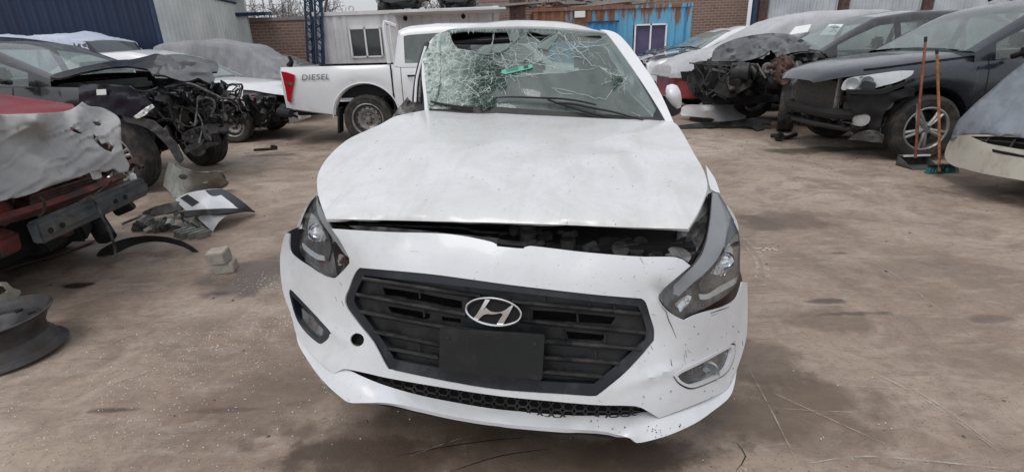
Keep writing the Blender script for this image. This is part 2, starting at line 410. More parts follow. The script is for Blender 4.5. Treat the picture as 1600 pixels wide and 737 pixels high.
def m_lens(name, tint=(.8, .82, .84), a=.28):
    t = NT(name); tr = t.n('ShaderNodeBsdfTransparent'); tr.inputs[0].default_value = (*tint, 1)
    t.set(Base_Color=(.42, .44, .46), Roughness=.4)
    d = t.ramp(t.noise(9, 6, .7), [(.4, a), (.75, a + .06)])
    return pane(t, tr, d, .05)

_g = lambda p: at(*p, ('z', 0))
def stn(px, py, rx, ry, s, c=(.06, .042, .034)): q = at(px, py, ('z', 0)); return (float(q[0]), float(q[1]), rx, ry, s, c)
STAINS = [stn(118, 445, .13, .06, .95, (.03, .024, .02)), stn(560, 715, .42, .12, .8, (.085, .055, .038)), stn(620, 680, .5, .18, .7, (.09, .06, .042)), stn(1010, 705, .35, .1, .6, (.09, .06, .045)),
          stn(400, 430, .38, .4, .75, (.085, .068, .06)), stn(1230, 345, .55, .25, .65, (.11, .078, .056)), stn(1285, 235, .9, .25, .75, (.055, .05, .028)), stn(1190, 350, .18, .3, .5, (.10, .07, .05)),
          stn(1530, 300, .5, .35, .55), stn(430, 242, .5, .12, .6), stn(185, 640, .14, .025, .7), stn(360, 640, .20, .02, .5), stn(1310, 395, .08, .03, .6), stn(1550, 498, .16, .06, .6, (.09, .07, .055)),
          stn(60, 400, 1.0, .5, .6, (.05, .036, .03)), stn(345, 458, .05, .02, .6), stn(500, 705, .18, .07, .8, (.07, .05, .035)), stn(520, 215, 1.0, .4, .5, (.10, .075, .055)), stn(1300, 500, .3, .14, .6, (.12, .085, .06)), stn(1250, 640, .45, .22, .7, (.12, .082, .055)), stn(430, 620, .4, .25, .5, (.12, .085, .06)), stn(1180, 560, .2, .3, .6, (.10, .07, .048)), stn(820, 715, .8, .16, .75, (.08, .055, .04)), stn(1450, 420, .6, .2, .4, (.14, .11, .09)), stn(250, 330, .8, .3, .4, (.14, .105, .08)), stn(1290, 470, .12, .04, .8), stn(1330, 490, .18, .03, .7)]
M = dict(
    white=m_white_paint(), bumper=m_bumper(), ground=m_ground(), brick=m_brick(),
    white2=simple('clean white paint', (.74, .755, .78), .25, coat=.6, var=.03, dirt=(.5, .48, .45), dirt_amt=-.3),
    black_paint=simple('dusty black paint', (.010, .012, .015), .22, coat=.9, var=.2, dirt=(.045, .046, .05), dirt_amt=.1),
    blue_black=simple('blue black paint', (.010, .014, .022), .25, coat=.6, var=.2, dirt=(.035, .04, .048), dirt_amt=-.1),
    red_paint=simple('faded red paint', (.34, .018, .03), .3, coat=.5, var=.2, dirt=(.2, .09, .08), dirt_amt=.2),
    redmetal=simple('grimy red metal', (.24, .025, .028), .6, var=.5, scale=9, dirt=(.06, .045, .04), dirt_amt=.7, bump=.3),
    plastic=simple('dark grille plastic', (.008, .009, .010), .42, var=.25, scale=12, dirt=(.045, .044, .044), dirt_amt=.2, bump=.1, bscale=160),
    frame=simple('smooth black trim', (.008, .011, .018), .35, var=.2, dirt=(.06, .06, .065), dirt_amt=.05),
    plate=simple('scuffed black plate', (.004, .006, .007), .5, var=.4, dirt=(.03, .029, .028), dirt_amt=.0, scale=9),
    black=simple('black rubber', (.012, .012, .013), .8, var=.3),
    void=simple('unlit black', (.006, .006, .007), .9, var=.3),  # near black; shade of gaps and openings put into the colour
    tyre=simple('dusty tyre', (.024, .023, .023), .85, var=.3, scale=9, dirt=(.10, .085, .07), dirt_amt=.15, bump=.3, bscale=60),
    bay=simple('dusty engine parts', (.045, .043, .042), .5, .3, var=.7, scale=22, dirt=(.05, .045, .042), dirt_amt=.3, bump=.3),
    silver=simple('bright trim', (.62, .63, .65), .35, .2, var=.05),
    chrome=simple('chrome', (.75, .76, .78), .12, 1, var=.05),
    alloy=simple('brushed alloy', (.42, .42, .43), .38, .75, var=.15, dirt=(.14, .12, .10), dirt_amt=.2),
    steel=simple('dull steel', (.34, .34, .34), .45, .7, var=.25, dirt=(.12, .09, .07), dirt_amt=.3),
    dullalu=simple('dirty aluminium', (.25, .25, .25), .5, .45, var=.4, scale=20, dirt=(.07, .06, .055), dirt_amt=.5),
    greymetal=simple('grimy engine metal', (.07, .068, .066), .6, .3, var=.5, scale=18, dirt=(.02, .018, .017), dirt_amt=.5, bump=.4, bscale=50),
    greyplast=simple('grey plastic', (.10, .10, .105), .55, var=.3, scale=10, dirt=(.05, .045, .04), dirt_amt=.4),
    blackmetal=simple('black bumper beam', (.04, .052, .062), .5, .2, var=.5, scale=14, dirt=(.13, .12, .11), dirt_amt=.35, bump=.3),
    radiator=simple('radiator fins', (.085, .08, .075), .6, .4, var=.3, scale=30, bump=.6, bscale=220),
    slat=simple('grille slat plastic', (.017, .018, .020), .38, var=.3, scale=14, dirt=(.07, .068, .066), dirt_amt=.3),  # lighter than the grille plastic, painting in light caught on the edges
    glass=m_glass('windscreen glass', (.86, .93, .91), .10, dust=.22), crazed=m_crazed(),
    darkened=simple('scorched black paint', (.006, .007, .009), .3, coat=.35, var=.4, dirt=(.025, .024, .024), dirt_amt=.0, spec=.4),  # black paint darkened so crumpled sheet mirrors less bright sky
    bglass=m_glass('car window glass', (.74, .82, .79), .16, dust=.3), dglass=m_glass('dark window', (.30, .34, .34), .22, dust=.15),
    lens=m_lens('clear headlight lens', (.97, .98, .98), .0), fog_lens=m_lens('cloudy lens', (.96, .97, .97), .04), smoke=m_lens('frosted lens edge', (.5, .52, .55), .50),
    red_lens=simple('red tail light', (.42, .012, .02), .15, coat=1, var=.1), orange=simple('amber lens', (.5, .15, .02), .3),
    seat=simple('dark seat cloth', (.045, .045, .05), .9, var=.2), dash=simple('dashboard', (.022, .024, .026), .6, var=.2, dirt=(.08, .08, .08), dirt_amt=.1),
    ceil=simple('pale roof lining', (.42, .42, .40), .9),
    cover_silver=m_cloth('silver car cover', (.40, .41, .43), (.52, .52, .54)), cover_grey=m_cloth('grey car cover', (.22, .22, .235), (.33, .33, .345)),
    cover_old=m_cloth('worn grey cover', (.28, .28, .285), (.44, .435, .43), grime=.3), cover_white=m_cloth('pale cover', (.50, .51, .54), (.66, .66, .69), grime=.2),
    cover_steel=m_cloth('blue grey cover', (.16, .18, .205), (.24, .265, .30), grime=.2), tarp=m_cloth('pale blue tarp', (.42, .47, .60), (.60, .64, .74), grime=.2),
    navy=m_corr('navy sheet wall', (.003, .014, .048), (.004, .018, .060)), greywall=m_corr('grey sheet wall', (.62, .66, .65), (.74, .78, .76)),
    cream=m_corr('white container steel', (.60, .61, .62), (.74, .75, .76)), bluec=m_corr('rusty blue container', (.10, .34, .54), (.14, .42, .62), rust=(.22, .10, .055), rust_lo=.515),
    bluedoor=m_corr('blue door', (.03, .21, .48), (.04, .25, .55)), fence=m_corr('galvanised fence', (.40, .44, .48), (.52, .56, .60)),
    navysteel=simple('navy steel', (.012, .035, .085), .5, var=.3), concrete=simple('concrete block', (.36, .33, .29), .95, var=.2, scale=20, bump=.6, bscale=60),
    plaster=simple('weathered plaster', (.30, .28, .26), .95, var=.2, scale=3, bump=.2), wood=simple('worn orange wood', (.36, .15, .05), .6, var=.35, scale=20, dirt=(.17, .07, .03), dirt_amt=.4),
    wood_r=simple('red brown wood', (.22, .065, .03), .5, var=.35, scale=20, dirt=(.12, .04, .02), dirt_amt=.4), teal=simple('teal bristles', (.02, .14, .15), .9, var=.4, scale=60),
    rust=simple('rusty wheel rim', (.05, .052, .056), .5, .3, var=.6, dirt=(.085, .062, .05), dirt_amt=.05, scale=9, bump=.3), paper=simple('paper', (.75, .78, .76), .8, var=.03),
    green=simple('green sticker', (.09, .42, .30), .5, var=.1), ink=simple('ink', (.03, .05, .05), .7), curtain=simple('violet curtain', (.085, .07, .13), .9, var=.2, scale=3), darkwin=simple('dark pane', (.035, .038, .04), .1, coat=1),
    barkm=simple('grey bark', (.15, .13, .12), .9), wire=simple('wire', (.25, .25, .26), .5, .5), cream_p=simple('creamy chipped bumper', (.62, .60, .53), .4, var=.05, scale=5, coat=.3, dirt=(.36, .31, .23), dirt_amt=.0),
    pale_green=simple('greenish primer panel', (.36, .38, .35), .45, .3, var=.2, scale=6, dirt=(.2, .2, .18), dirt_amt=.4), shard=simple('glass crumbs', (.75, .78, .76), .2, coat=1), crack=simple('glass crack', (.50, .56, .54), .3),
    scratch=m_fade('pale scrape', (.52, .48, .43), 14, .38, .6, .65), blue_s=simple('blue stripe', (.03, .08, .3), .4), red_s=simple('red stripe', (.4, .02, .03), .4), junkred=simple('rusty brown', (.085, .05, .042), .8, var=.5, scale=12, bump=.3),
)
# ================================================================ generic vehicle builders (local: x forward, y left, z up)
def ip(tab, x):
    tab = sorted(tab); return float(np.interp(x, [t[0] for t in tab], [t[1] for t in tab]))
class Spec:
    def __init__(s, nose, tail, hw, bot, top, belt, roof, arch, R_, cowl, header, rhead, rbase, wr=.70, wb=.93, wins=(), smooth=None):
        s.nose, s.tail, s.hw, s.bot, s.top, s.belt, s.roof, s.arch, s.R = nose, tail, hw, bot, top, belt, roof, arch, R_
        s.cowl, s.header, s.rhead, s.rbase, s.wr, s.wb, s.wins = cowl, header, rhead, rbase, wr, wb, wins
        s.zmax = max(z for _, z in roof) if roof else 1.5
    def w(s, x): return ip(s.hw, x)
    def zs(s, x): return ip(s.belt, x)
    def zt(s, x): return max(ip(s.top, x), s.zs(x) + .005)
    def zb(s, x):
        z = ip(s.bot, x)
        for xa in s.arch:
            d = abs(x - xa); r = s.R + .07
            if d < r: z = max(z, s.R + math.sqrt(r * r - d * d) * .97)
        return z
    def zr(s, x): return ip(s.roof, x)
    def yside(s, x, z):
        w0 = s.w(x) * s.wb; zs_ = s.zs(x); f = max(0, min(1, (z - zs_) / (s.zmax - zs_)))
        return w0 - (w0 - s.w(x) * s.wr) * f ** 1.25
    def lower(s, x):
        w_, zs_, zt_, zb_ = s.w(x), s.zs(x), s.zt(x), s.zb(x); h = zs_ - zb_
        return [(w_ * .90, zb_), (w_ * .985, zb_ + .03), (w_ * .998, zb_ + .28 * h), (w_ * 1.0, zb_ + .5 * h), (w_ * .992, zb_ + .72 * h), (w_ * .975, zb_ + .88 * h), (w_ * .94, zs_),
                (w_ * .86, zs_ + (zt_ - zs_) * .45), (w_ * .66, zs_ + (zt_ - zs_) * .82), (w_ * .34, zt_ - .004), (0, zt_)]
    def green(s, x):
        zs_, zr_ = s.zs(x) - .01, s.zr(x); zr_ = max(zr_, zs_ + .012); o = []
        for f in (0, .1, .45, .80, .93): z = zs_ + (zr_ - zs_) * f; o.append((s.yside(x, z), z))
        yr = s.yside(x, zr_); cr_ = .045
        for t in (.95, .86, .5, 0): o.append((yr * t, zr_ + cr_ * (1 - t * t)))
        return o
    def stations(s, a=None, b=None, extra=()):
        a = s.tail if a is None else a; b = s.nose if b is None else b
        X = set(np.round(np.linspace(a, b, int((b - a) / .09) + 2), 4)) | {round(e, 4) for e in extra if a <= e <= b}
        for xa in s.arch:
            for k in range(-12, 13):
                q = xa + (s.R + .07) * math.sin(k / 12 * math.pi / 2)
                if a < q < b: X.add(round(q, 4))
        X = sorted(X); out = [X[0]]
        for x in X[1:]:
            if x - out[-1] > .008: out.append(x)
        return out
def ringfull(h): return [(-y, z) for y, z in h] + [(y, z) for y, z in h[::-1][1:]]
def crumple(v, amp, sc, seed=0):
    n = noise.noise_vector(Vector(v) * sc + Vector((seed, seed * 2, 0)))
    n2 = noise.noise_vector(Vector(v) * sc * 2.3 + Vector((seed, 0, seed)))
    return tuple(np.array(v) + (np.array(n) + .5 * np.array(n2)) * amp)
def lower_body(sp, root, mat, keep=None, warp=None, name='body', a=None, b=None, caps=True):
    X = sp.stations(a, b); rows = [[(x, y, z) for y, z in ringfull(sp.lower(x))] for x in X]
    if warp: rows = [[warp(p) for p in r_] for r_ in rows]
    mb = MB(); nc = len(rows[0]); v = [p for r_ in rows for p in r_]; f = []
    for i in range(len(rows) - 1):
        for j in range(nc - 1):
            jj = min(j, nc - 2 - j)
            if keep and not keep((X[i] + X[i + 1]) / 2, jj): continue
            f.append((i * nc + j, i * nc + j + 1, (i + 1) * nc + j + 1, (i + 1) * nc + j))
    mb.add(v, f)
    if caps:
        k = (len(rows) - 1) * nc
        if not keep or keep(X[0], 9): mb.add([rows[0][j] for j in range(nc)], [tuple(range(nc))], False)
        if not keep or keep(X[-1], 9): mb.add([rows[-1][j] for j in range(nc)], [tuple(range(nc))], False)
    return mb.build(name, mat, root, sharp=38)
def green_house(sp, root, mat, glass, warp=None, rear_glass=True, front_glass=True, name='cabin', gaps=None, sideglass=True, split=None):
    ex = [sp.cowl + .0, sp.header, sp.rhead, sp.rbase] + [q for w_ in sp.wins for q in w_]
    a, b = min(x for x, _ in sp.roof), max(x for x, _ in sp.roof)
    X = sp.stations(a, b, ex); rows = [[(x, y, z) for y, z in ringfull(sp.green(x))] for x in X]
    if warp: rows = [[warp(p) for p in r_] for r_ in rows]
    nc = len(rows[0]); v = [p for r_ in rows for p in r_]; F_ = {'shell': []}
    for i in range(len(rows) - 1):
        xm = (X[i] + X[i + 1]) / 2
        for j in range(nc - 1):
            jj = min(j, nc - 2 - j); left = j > nc / 2; key = 'shell'
            if jj in (6, 7) and xm > sp.header: key = 'windscreen'
            elif jj in (6, 7) and xm < sp.rhead and rear_glass: key = 'rear_window'
            elif jj in (1, 2):
                for k, (p, q) in enumerate(sp.wins):
                    if p < xm < q: key = 'side%d%d' % (k, left)
            F_.setdefault(key, []).append((i * nc + j, i * nc + j + 1, (i + 1) * nc + j + 1, (i + 1) * nc + j))
    o = MB().add(v, F_['shell']).build(name, mat, root, sharp=38)
    for k, f in F_.items():
        if k == 'shell' or not f: continue
        if k == 'windscreen' and not front_glass: continue
        nm = 'side_window' if k.startswith('side') else k
        u = sorted({i for q in f for i in q}); mp = {i: n_ for n_, i in enumerate(u)}
        MB().add([v[i] for i in u], [tuple(mp[i] for i in q) for q in f]).build(nm, glass, root)
    return o
def wheel(root, x, y, Rr, W_=.21, rim='alloy', steer=0, side=1, z=None, spokes=5, rimmat=None, tread=False):
    e = bpy.data.objects.new('wheel', None); COL.objects.link(e); e.parent = root; e.empty_display_size = .1
    e.location = (x, y, Rr if z is None else z); e.rotation_euler = (0, 0, steer)
    Mx = Matrix.Rotation(R(-90 * side), 4, 'X')   # lathe axis z -> outward side y
    h = W_ / 2; rr = Rr * .64
    MB().lathe([(rr, -h * .9), (rr + .02, -h), (Rr * .9, -h * 1.02), (Rr * .985, -h * .82), (Rr, -h * .5), (Rr * .985, -h * .48), (Rr, -h * .44), (Rr, -.012), (Rr * .985, -.01), (Rr * .985, .01), (Rr, .012), (Rr, h * .44), (Rr * .985, h * .48), (Rr, h * .5), (Rr * .985, h * .82), (Rr * .9, h * 1.02), (Rr * .86, h * 1.03), (Rr * .85, h * 1.0), (rr + .02, h), (rr, h * .9)], Mx, 48).build('tyre', M['tyre'], e)
    mb = MB().lathe([(rr + .004, -h * .9), (rr - .01, -h * .8), (rr - .02, h * .5), (rr - .012, h * .8), (rr + .008, h * .96), (rr - .004, h * 1.0), (rr - .018, h * .9)], Mx, 48)
    if rim == 'alloy':
        for k in range(spokes):
            for s_ in (-.13, .13):
                a = 2 * math.pi * k / spokes + .3; ca, sa = math.cos(a + s_), math.sin(a + s_); cb, sb = math.cos(a + s_ * .6), math.sin(a + s_ * .6)
                P = [Mx @ Vector((rr * .18 * cb, rr * .18 * sb, h * .78)), Mx @ Vector((rr * .6 * ca, rr * .6 * sa, h * .86)), Mx @ Vector((rr * .97 * ca, rr * .97 * sa, h * .74))]
                mb.tube(P, [.026, .02, .022], 6, .03)
        mb.lathe([(0, h * .94), (.03, h * .94), (.034, h * .9), (.06, h * .86), (.075, h * .7), (.075, h * .3)], Mx, 24)
        mb.build('rim', rimmat or M['alloy'], e)
        MB().lathe([(0, -h * .1), (rr * .75, -h * .1), (rr * .75, -h * .2)], Mx, 24).build('brake_disc', M['greymetal'], e)
    else:
        mb.lathe([(rr - .02, h * .2), (rr * .86, h * .25), (rr * .8, h * .5), (rr * .66, h * .62), (rr * .5, h * .5), (rr * .42, h * .3), (rr * .2, h * .28), (rr * .19, h * .6), (0, h * .62)], Mx, 40)
        mb.build('rim', rimmat or M['steel'], e)
        hb = MB()
        for k in range(14):
            a = 2 * math.pi * k / 14; hb.lathe([(0, h * .60), (.017, h * .60), (.017, h * .50)], Mx @ Matrix.Translation((rr * .70 * math.cos(a), rr * .70 * math.sin(a), 0)), 10)
        for k in range(6):
            a = 2 * math.pi * k / 6; hb.lathe([(0, h * .36), (.012, h * .36), (.012, h * .26)], Mx @ Matrix.Translation((rr * .31 * math.cos(a), rr * .31 * math.sin(a), 0)), 8)
        hb.lathe([(rr*.185, h * .30), (rr * .215, h * .305)], Mx, 24)
        hb.build('vent_holes', M['void'], e)
    return e
def seam(sp, root, xs, z0=None, z1=None):
    """dark shut lines on both flanks"""
    mb = MB()
    for x in xs:
        for s_ in (-1, 1):
            P = []
            for (y, z) in sp.lower(x)[1:7]: P.append((x, s_ * (y + .002), z))
            a = [(p[0] - .005, p[1], p[2]) for p in P]; b = [(p[0] + .005, p[1], p[2]) for p in P]; mb.grid([a, b])
    return mb.build('door_gap', M['void'], root)
def underbody(sp, root, a, b, z0=.24, z1=.62, wd=.55):
    W_ = sp.w((a + b) / 2)
    return MB().box(((a + b) / 2, 0, (z0 + z1) / 2), (b - a, W_ * 2 * wd, z1 - z0), bev=.05).build('underbody', M['void'], root)
def interior(sp, root):
    x = sp.header
    for s_ in (-1, 1):
        mb = MB().box((x - .35, s_ * .36, .55), (.5, .5, .16), bev=.05).box((x - .62, s_ * .36, .88), (.14, .48, .66), (0, R(-14), 0), bev=.06).box((x - .74, s_ * .36, 1.27), (.09, .26, .18), (0, R(-10), 0), bev=.04)
        mb.build('front_seat', M['seat'], root)
    MB().box((x - 1.5, 0, .85), (.16, 1.25, .6), (0, R(-16), 0), bev=.06).build('rear_seat', M['seat'], root)
    MB().box((sp.cowl - .22, 0, sp.zs(sp.cowl) - .06), (.5, sp.w(sp.cowl) * 1.7, .16), bev=.05).build('dashboard', M['dash'], root)
def hoses(mb, lo, hi, n, r=(.006, .018), seed=1, wander=.12, k=5):
    q = random.Random(seed); lo = np.array(lo, float); hi = np.array(hi, float)
    for _ in range(n):
        p = lo + (hi - lo) * np.array([q.random(), q.random(), q.random()]); P = [p]; d = np.array([q.gauss(0, 1), q.gauss(0, 1), q.gauss(0, 1)])
        for _ in range(k):
            d = d * .6 + np.array([q.gauss(0, 1), q.gauss(0, 1), q.gauss(0, 1)]) * .6; p = np.clip(p + d * wander, lo, hi); P.append(p)
        mb.tube(P, q.uniform(*r), 6, .04)
    return mb
def junk(mb, lo, hi, n, sz=(.04, .16), seed=2):
    q = random.Random(seed)
    for _ in range(n):
        c = [q.uniform(a, b) for a, b in zip(lo, hi)]; d = [q.uniform(*sz) for _ in range(3)]
        if q.random() < .35: mb.lathe([(0, -d[2] / 2), (d[0] / 2, -d[2] / 2), (d[0] / 2 * 1.0, d[2] / 2), (d[0] * .3, d[2] / 2 + .004), (0, d[2] / 2)], Matrix.Translation(c) @ Matrix.Rotation(q.uniform(0, 3), 4, 'X') @ Matrix.Rotation(q.uniform(0, 3), 4, 'Y'), 14)
        else: mb.box(c, d, (q.uniform(-.5, .5), q.uniform(-.5, .5), q.uniform(-.5, .5)), bev=min(d) * .15)
    return mb
def plates(mb, lo, hi, n, sz=(.1, .3), seed=3, bend=.05):
    """torn, bent sheet pieces"""
    q = random.Random(seed)
    for _ in range(n):
        c = Vector([q.uniform(a, b) for a, b in zip(lo, hi)]); Mr = Matrix.Rotation(q.uniform(0, 6), 3, 'X') @ Matrix.Rotation(q.uniform(0, 6), 3, 'Z'); a, b = q.uniform(*sz), q.uniform(*sz) * .6; sd = q.random() * 20
        rows = []
        for i in range(7):
            rows.append([c + Mr @ Vector((a * (i / 6 - .5), b * (j / 4 - .5) * (1 - .4 * abs(i / 6 - .5)), bend * noise.noise(Vector((i * .5, j * .5, sd))) * 2.2)) for j in range(5)])
        mb.grid(rows); k = len(mb.v)
        mb.grid([[p + Mr @ Vector((0, 0, .004)) for p in r_] for r_ in rows])
    return mb
def drape(sp, root_or_loc, name, label, mat, hem, a=None, b=None, infl=.035, fold=.03, seed=0, rz=0, hemfn=None, group=None, cat='car cover', open_front=0, freq=1.0):
    """cloth hanging over a car: follows its outline, sags between, folds at the sides"""
    a = sp.tail if a is None else a; b = sp.nose if b is None else b
    X = list(np.arange(a - .02, b + .03, .045)); rows = []
    ra, rb = (min(x for x, _ in sp.roof), max(x for x, _ in sp.roof)) if sp.roof else (9, 9)
    def zc(x): return max(sp.zt(x), sp.zr(x) + .04 if ra <= x <= rb else 0)
    def sm(f, x, r_=.14): return np.mean([f(min(sp.nose, max(sp.tail, x + d))) for d in np.linspace(-r_, r_, 7)])
    zh = lambda x, s_: (hemfn(x, s_) if hemfn else hem) + .05 * noise.noise(Vector((x * 1.7, s_ * 3 + seed, .3))) + .015 * noise.noise(Vector((x * 9, s_, seed)))
    for x in X:
        xc = min(sp.nose, max(sp.tail, x)); w_ = sm(sp.w, xc) + infl; zs_ = sp.zs(xc); zt_ = sm(zc, xc) + infl; r_ = []
        yr = (sp.w(xc) * sp.wr if zt_ > zs_ + .25 else w_ * .80) ; f_ = max(0, min(1, (zt_ - zs_ - .1) / .4)); yr = w_ * .82 * (1 - f_) + sp.w(xc) * (sp.wr + .03) * f_
        for s_ in (-1, 1):
            h0 = zh(x, s_); half = []
            for k in range(9): t = k / 9; half.append((w_ + .02 * (1 - t), h0 + (zs_ - h0) * t))
            for k in range(7): t = k / 7; half.append((w_ + (yr - w_) * t, zs_ + (zt_ - .05 - zs_) * t))
            for k in range(6): t = k / 6; half.append((yr * (1 - t) + .0, zt_ - .05 * (1 - t) ** 2))
            if s_ < 0: L = [(-y, z) for y, z in half] + [(0, zt_)]
            else: Rr_ = half
        ring = L + Rr_[::-1]
        rows.append([(x, y, z) for y, z in ring])
    # hanging ends
    for end in (0, 1):
        base = rows[0] if end == 0 else rows[-1]; sg = -1 if end == 0 else 1; ex = []
        for k in range(1, 10):
            cap = max(p[2] for p in base); h0 = hemfn(base[0][0], 0) if hemfn else hem
            if end == 1 and open_front: h0 = open_front
            zc_ = cap + (h0 - cap) * k / 9; ex.append([(p[0] + sg * (.02 + .01 * k), p[1] * (1 - .0 * k), min(p[2], zc_)) for p in base])
        rows = ex[::-1] + rows if end == 0 else rows + ex
    out = []
    for r_ in rows:
        o = []
        for (x, y, z) in r_:
            v = Vector((x, y, z)); side = min(1, max(0, (sp.zmax - z) / .9 + .25))
            n_ = abs(noise.noise(Vector((x * 4.5 * freq + z * 1.2 + seed, y * 4.5 * freq, z * .9 * freq)))) * 2 - .4; n2 = noise.noise(Vector((x * 2 + seed, y * 2, z * 2.4))); n3 = abs(noise.noise(Vector((x * 9 * freq - z * 5 + seed, y * 9 * freq, z * 3))))
            d = fold * (n_ * .8 * side + n2 * .6 + n3 * .5 * side)
            dr = Vector((0, y, max(0, z - .9) * .6)); dr = dr.normalized() if dr.length > .01 else Vector((0, 0, 1))
            if abs(x) > min(abs(sp.nose), abs(sp.tail)) - .0: dr = Vector((1 if x > 0 else -1, dr.y * .4, 0)).normalized()
            o.append(tuple(v + dr * d))
        out.append(o)
    t = thing(name, label, cat, root_or_loc, rz, group) if label else root_or_loc
    ob = MB().grid(out).build('cloth', mat, t, solid=.004, sharp=180)
    return t
def corr(mb, p0, p1, z0, z1, pitch=.2, d=.03, nrm=1, mi=0):
    """trapezoid corrugated sheet from p0 to p1 (xy)"""
    p0 = np.array(p0, float); p1 = np.array(p1, float); L = np.linalg.norm(p1 - p0); u = (p1 - p0) / L; n = np.array([u[1], -u[0]]) * nrm
    s = 0; pts = []
    while s < L:
        for a, o in ((0, 0), (.28, 0), (.5, 1), (.78, 1)):
            q = s + a * pitch
            if q <= L: pts.append((q, o))
        s += pitch
    pts.append((L, 0)); lo = []; hi = []
    for q, o in pts:
        xy = p0 + u * q + n * d * o; lo.append((xy[0], xy[1], z0)); hi.append((xy[0], xy[1], z1))
    mb.grid([lo, hi], smooth=False, mi=mi); mb.grid([[(a - n[0] * .002, b - n[1] * .002, c) for a, b, c in lo], [(a - n[0] * .002, b - n[1] * .002, c) for a, b, c in hi]], smooth=False, mi=mi)
    return mb

# ================================================================ setting
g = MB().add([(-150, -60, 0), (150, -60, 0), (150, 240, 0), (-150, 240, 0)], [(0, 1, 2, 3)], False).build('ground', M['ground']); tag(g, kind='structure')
# glass crumbs: nobody could count them
mb = MB(); q = random.Random(5)
cl = [(430, 440, .25, 200), (330, 545, .5, 240), (300, 600, .9, 260), (430, 500, .3, 140), (180, 640, .9, 160), (250, 680, .8, 120), (1230, 680, .9, 30)]
for (px, py, r_, n) in cl:
    c = at(px, py, ('z', 0))
    for _ in range(n):
        x, y = c[0] + q.gauss(0, r_ * .5), c[1] + q.gauss(0, r_ * .35); s_ = q.uniform(.0016, .0042); a = q.uniform(0, 6)
        if y < .25: continue
        mb.add([(x + s_ * math.cos(a + t), y + s_ * math.sin(a + t), .001) for t in (0, 2, 4.1)] + [(x, y, .001 + s_)], [(0, 1, 3), (1, 2, 3), (2, 0, 3), (0, 2, 1)], False)
tag(mb.build('glass_crumbs', M['shard']), kind='stuff')
# pebbles and dirt lumps
mb = MB()
for _ in range(420):
    x, y = q.uniform(-6, 6), q.uniform(.5, 9); s_ = q.uniform(.003, .009) * (1 + y * .1); a = q.uniform(0, 6)
    mb.add([(x + s_ * math.cos(a + t) * q.uniform(.6, 1.2), y + s_ * math.sin(a + t), 0) for t in (0, 1.3, 2.6, 4, 5.2)] + [(x, y, s_ * .8)], [(0, 1, 5), (1, 2, 5), (2, 3, 5), (3, 4, 5), (4, 0, 5)], True)
tag(mb.build('pebbles', simple('pebbles', (.12, .10, .085), .95, var=.6, scale=3)), kind='stuff')
# scrape marks on the concrete
def scrape(P, wd, z=.004, curve=True):
    P = [at(x, y, ('z', z)) for x, y in P]; P = spline(P, .05, corner=90) if curve else P; mb = MB(); a, b = [], []
    for i, p in enumerate(P):
        d = P[min(i + 1, len(P) - 1)] - P[max(i - 1, 0)]; n = np.array([-d[1], d[0], 0]); n /= np.linalg.norm(n) + 1e-9; t = i / (len(P) - 1); w_ = wd * (.25 + math.sin(math.pi * t)) * .6
        a.append(p + n * w_ / 2); b.append(p - n * w_ / 2)
    mb.grid([a, b]); return mb
sm_ = MB()
for k, (P, w_) in enumerate([([(1335, 395), (1400, 430), (1450, 470), (1485, 495)], .012), ([(1230, 510), (1320, 560), (1440, 620), (1590, 725)], .014), ([(1160, 370), (1190, 400), (1200, 440), (1185, 445)], .05), ([(1165, 385), (1182, 410), (1180, 440)], .03),
        ([(1300, 600), (1380, 605), (1500, 612)], .006), ([(1160, 633), (1260, 640), (1380, 645)], .005), ([(1170, 575), (1205, 640), (1250, 730)], .008), ([(1250, 725), (1350, 712), (1480, 722), (1599, 735)], .012), ([(1440, 520), (1520, 525), (1599, 522)], .005),
        ([(470, 545), (500, 590), (520, 620)], .01), ([(640, 712), (700, 690), (740, 680)], .006), ([(1400, 590), (1480, 640), (1560, 700)], .01), ([(360, 380), (420, 350), (470, 330)], .006), ([(1180, 600), (1300, 655), (1400, 700)], .006), ([(60, 560), (160, 540), (250, 500)], .006), ([(80, 620), (200, 590), (330, 540)], .005)]):
    s1 = scrape(P, w_, .003 + k * .0003); sm_.add(s1.v, s1.f)
tag(sm_.build('scrape_marks', M['scratch']), kind='structure')
# crack lines in the floor lower centre
mb = MB()
for P in ([(618, 712), (680, 700), (760, 688), (830, 682)], [(700, 737), (780, 712), (860, 700)], [(1150, 690), (1165, 712), (1150, 735)]):
    s1 = scrape(P, .006, .0015); mb.add(s1.v, s1.f)
tag(mb.build('floor_cracks', M['void']), kind='structure')

# ---------------------------------------------------------------- buildings and walls behind
t = thing('sheet_metal_shed', 'dark navy corrugated shed wall with pale grey corrugated side wall, behind the black wreck', 'shed', (-9, 12.6, 0))
mb = corr(MB(), (-26, 12.4), (-7.72, 12.4), 0, 5.2, .25, .03); mb.build('navy_wall', M['navy'], t, world=True)
mb = corr(MB(), (-7.7, 12.4), (-8.2, 17.2), 0, 2.9, .22, .035, nrm=1)
P0 = list(mb.v)
mb.build('grey_wall', M['greywall'], t, world=True)
MB().box((-7.71, 12.36, 2.6), (.07, .07, 5.2)).build('corner_post', M['navysteel'], t, world=True)
MB().tube([(-7.66, 12.4, 2.94), (-8.16, 17.2, 2.94)], .03, 6).build('eaves_trim', M['navysteel'], t, world=True)
MB().box((-16.9, 17.2, 2.3), (18, .1, 4.4)).build('back_wall', M['greywall'], t, world=True)
MB().prism([(-26, 12.3, 5.2), (-7.6, 12.3, 5.2), (-7.6, 17.3, 3.4), (-26, 17.3, 3.4)], (0, 0, .05)).build('roof', M['greywall'], t, world=True)

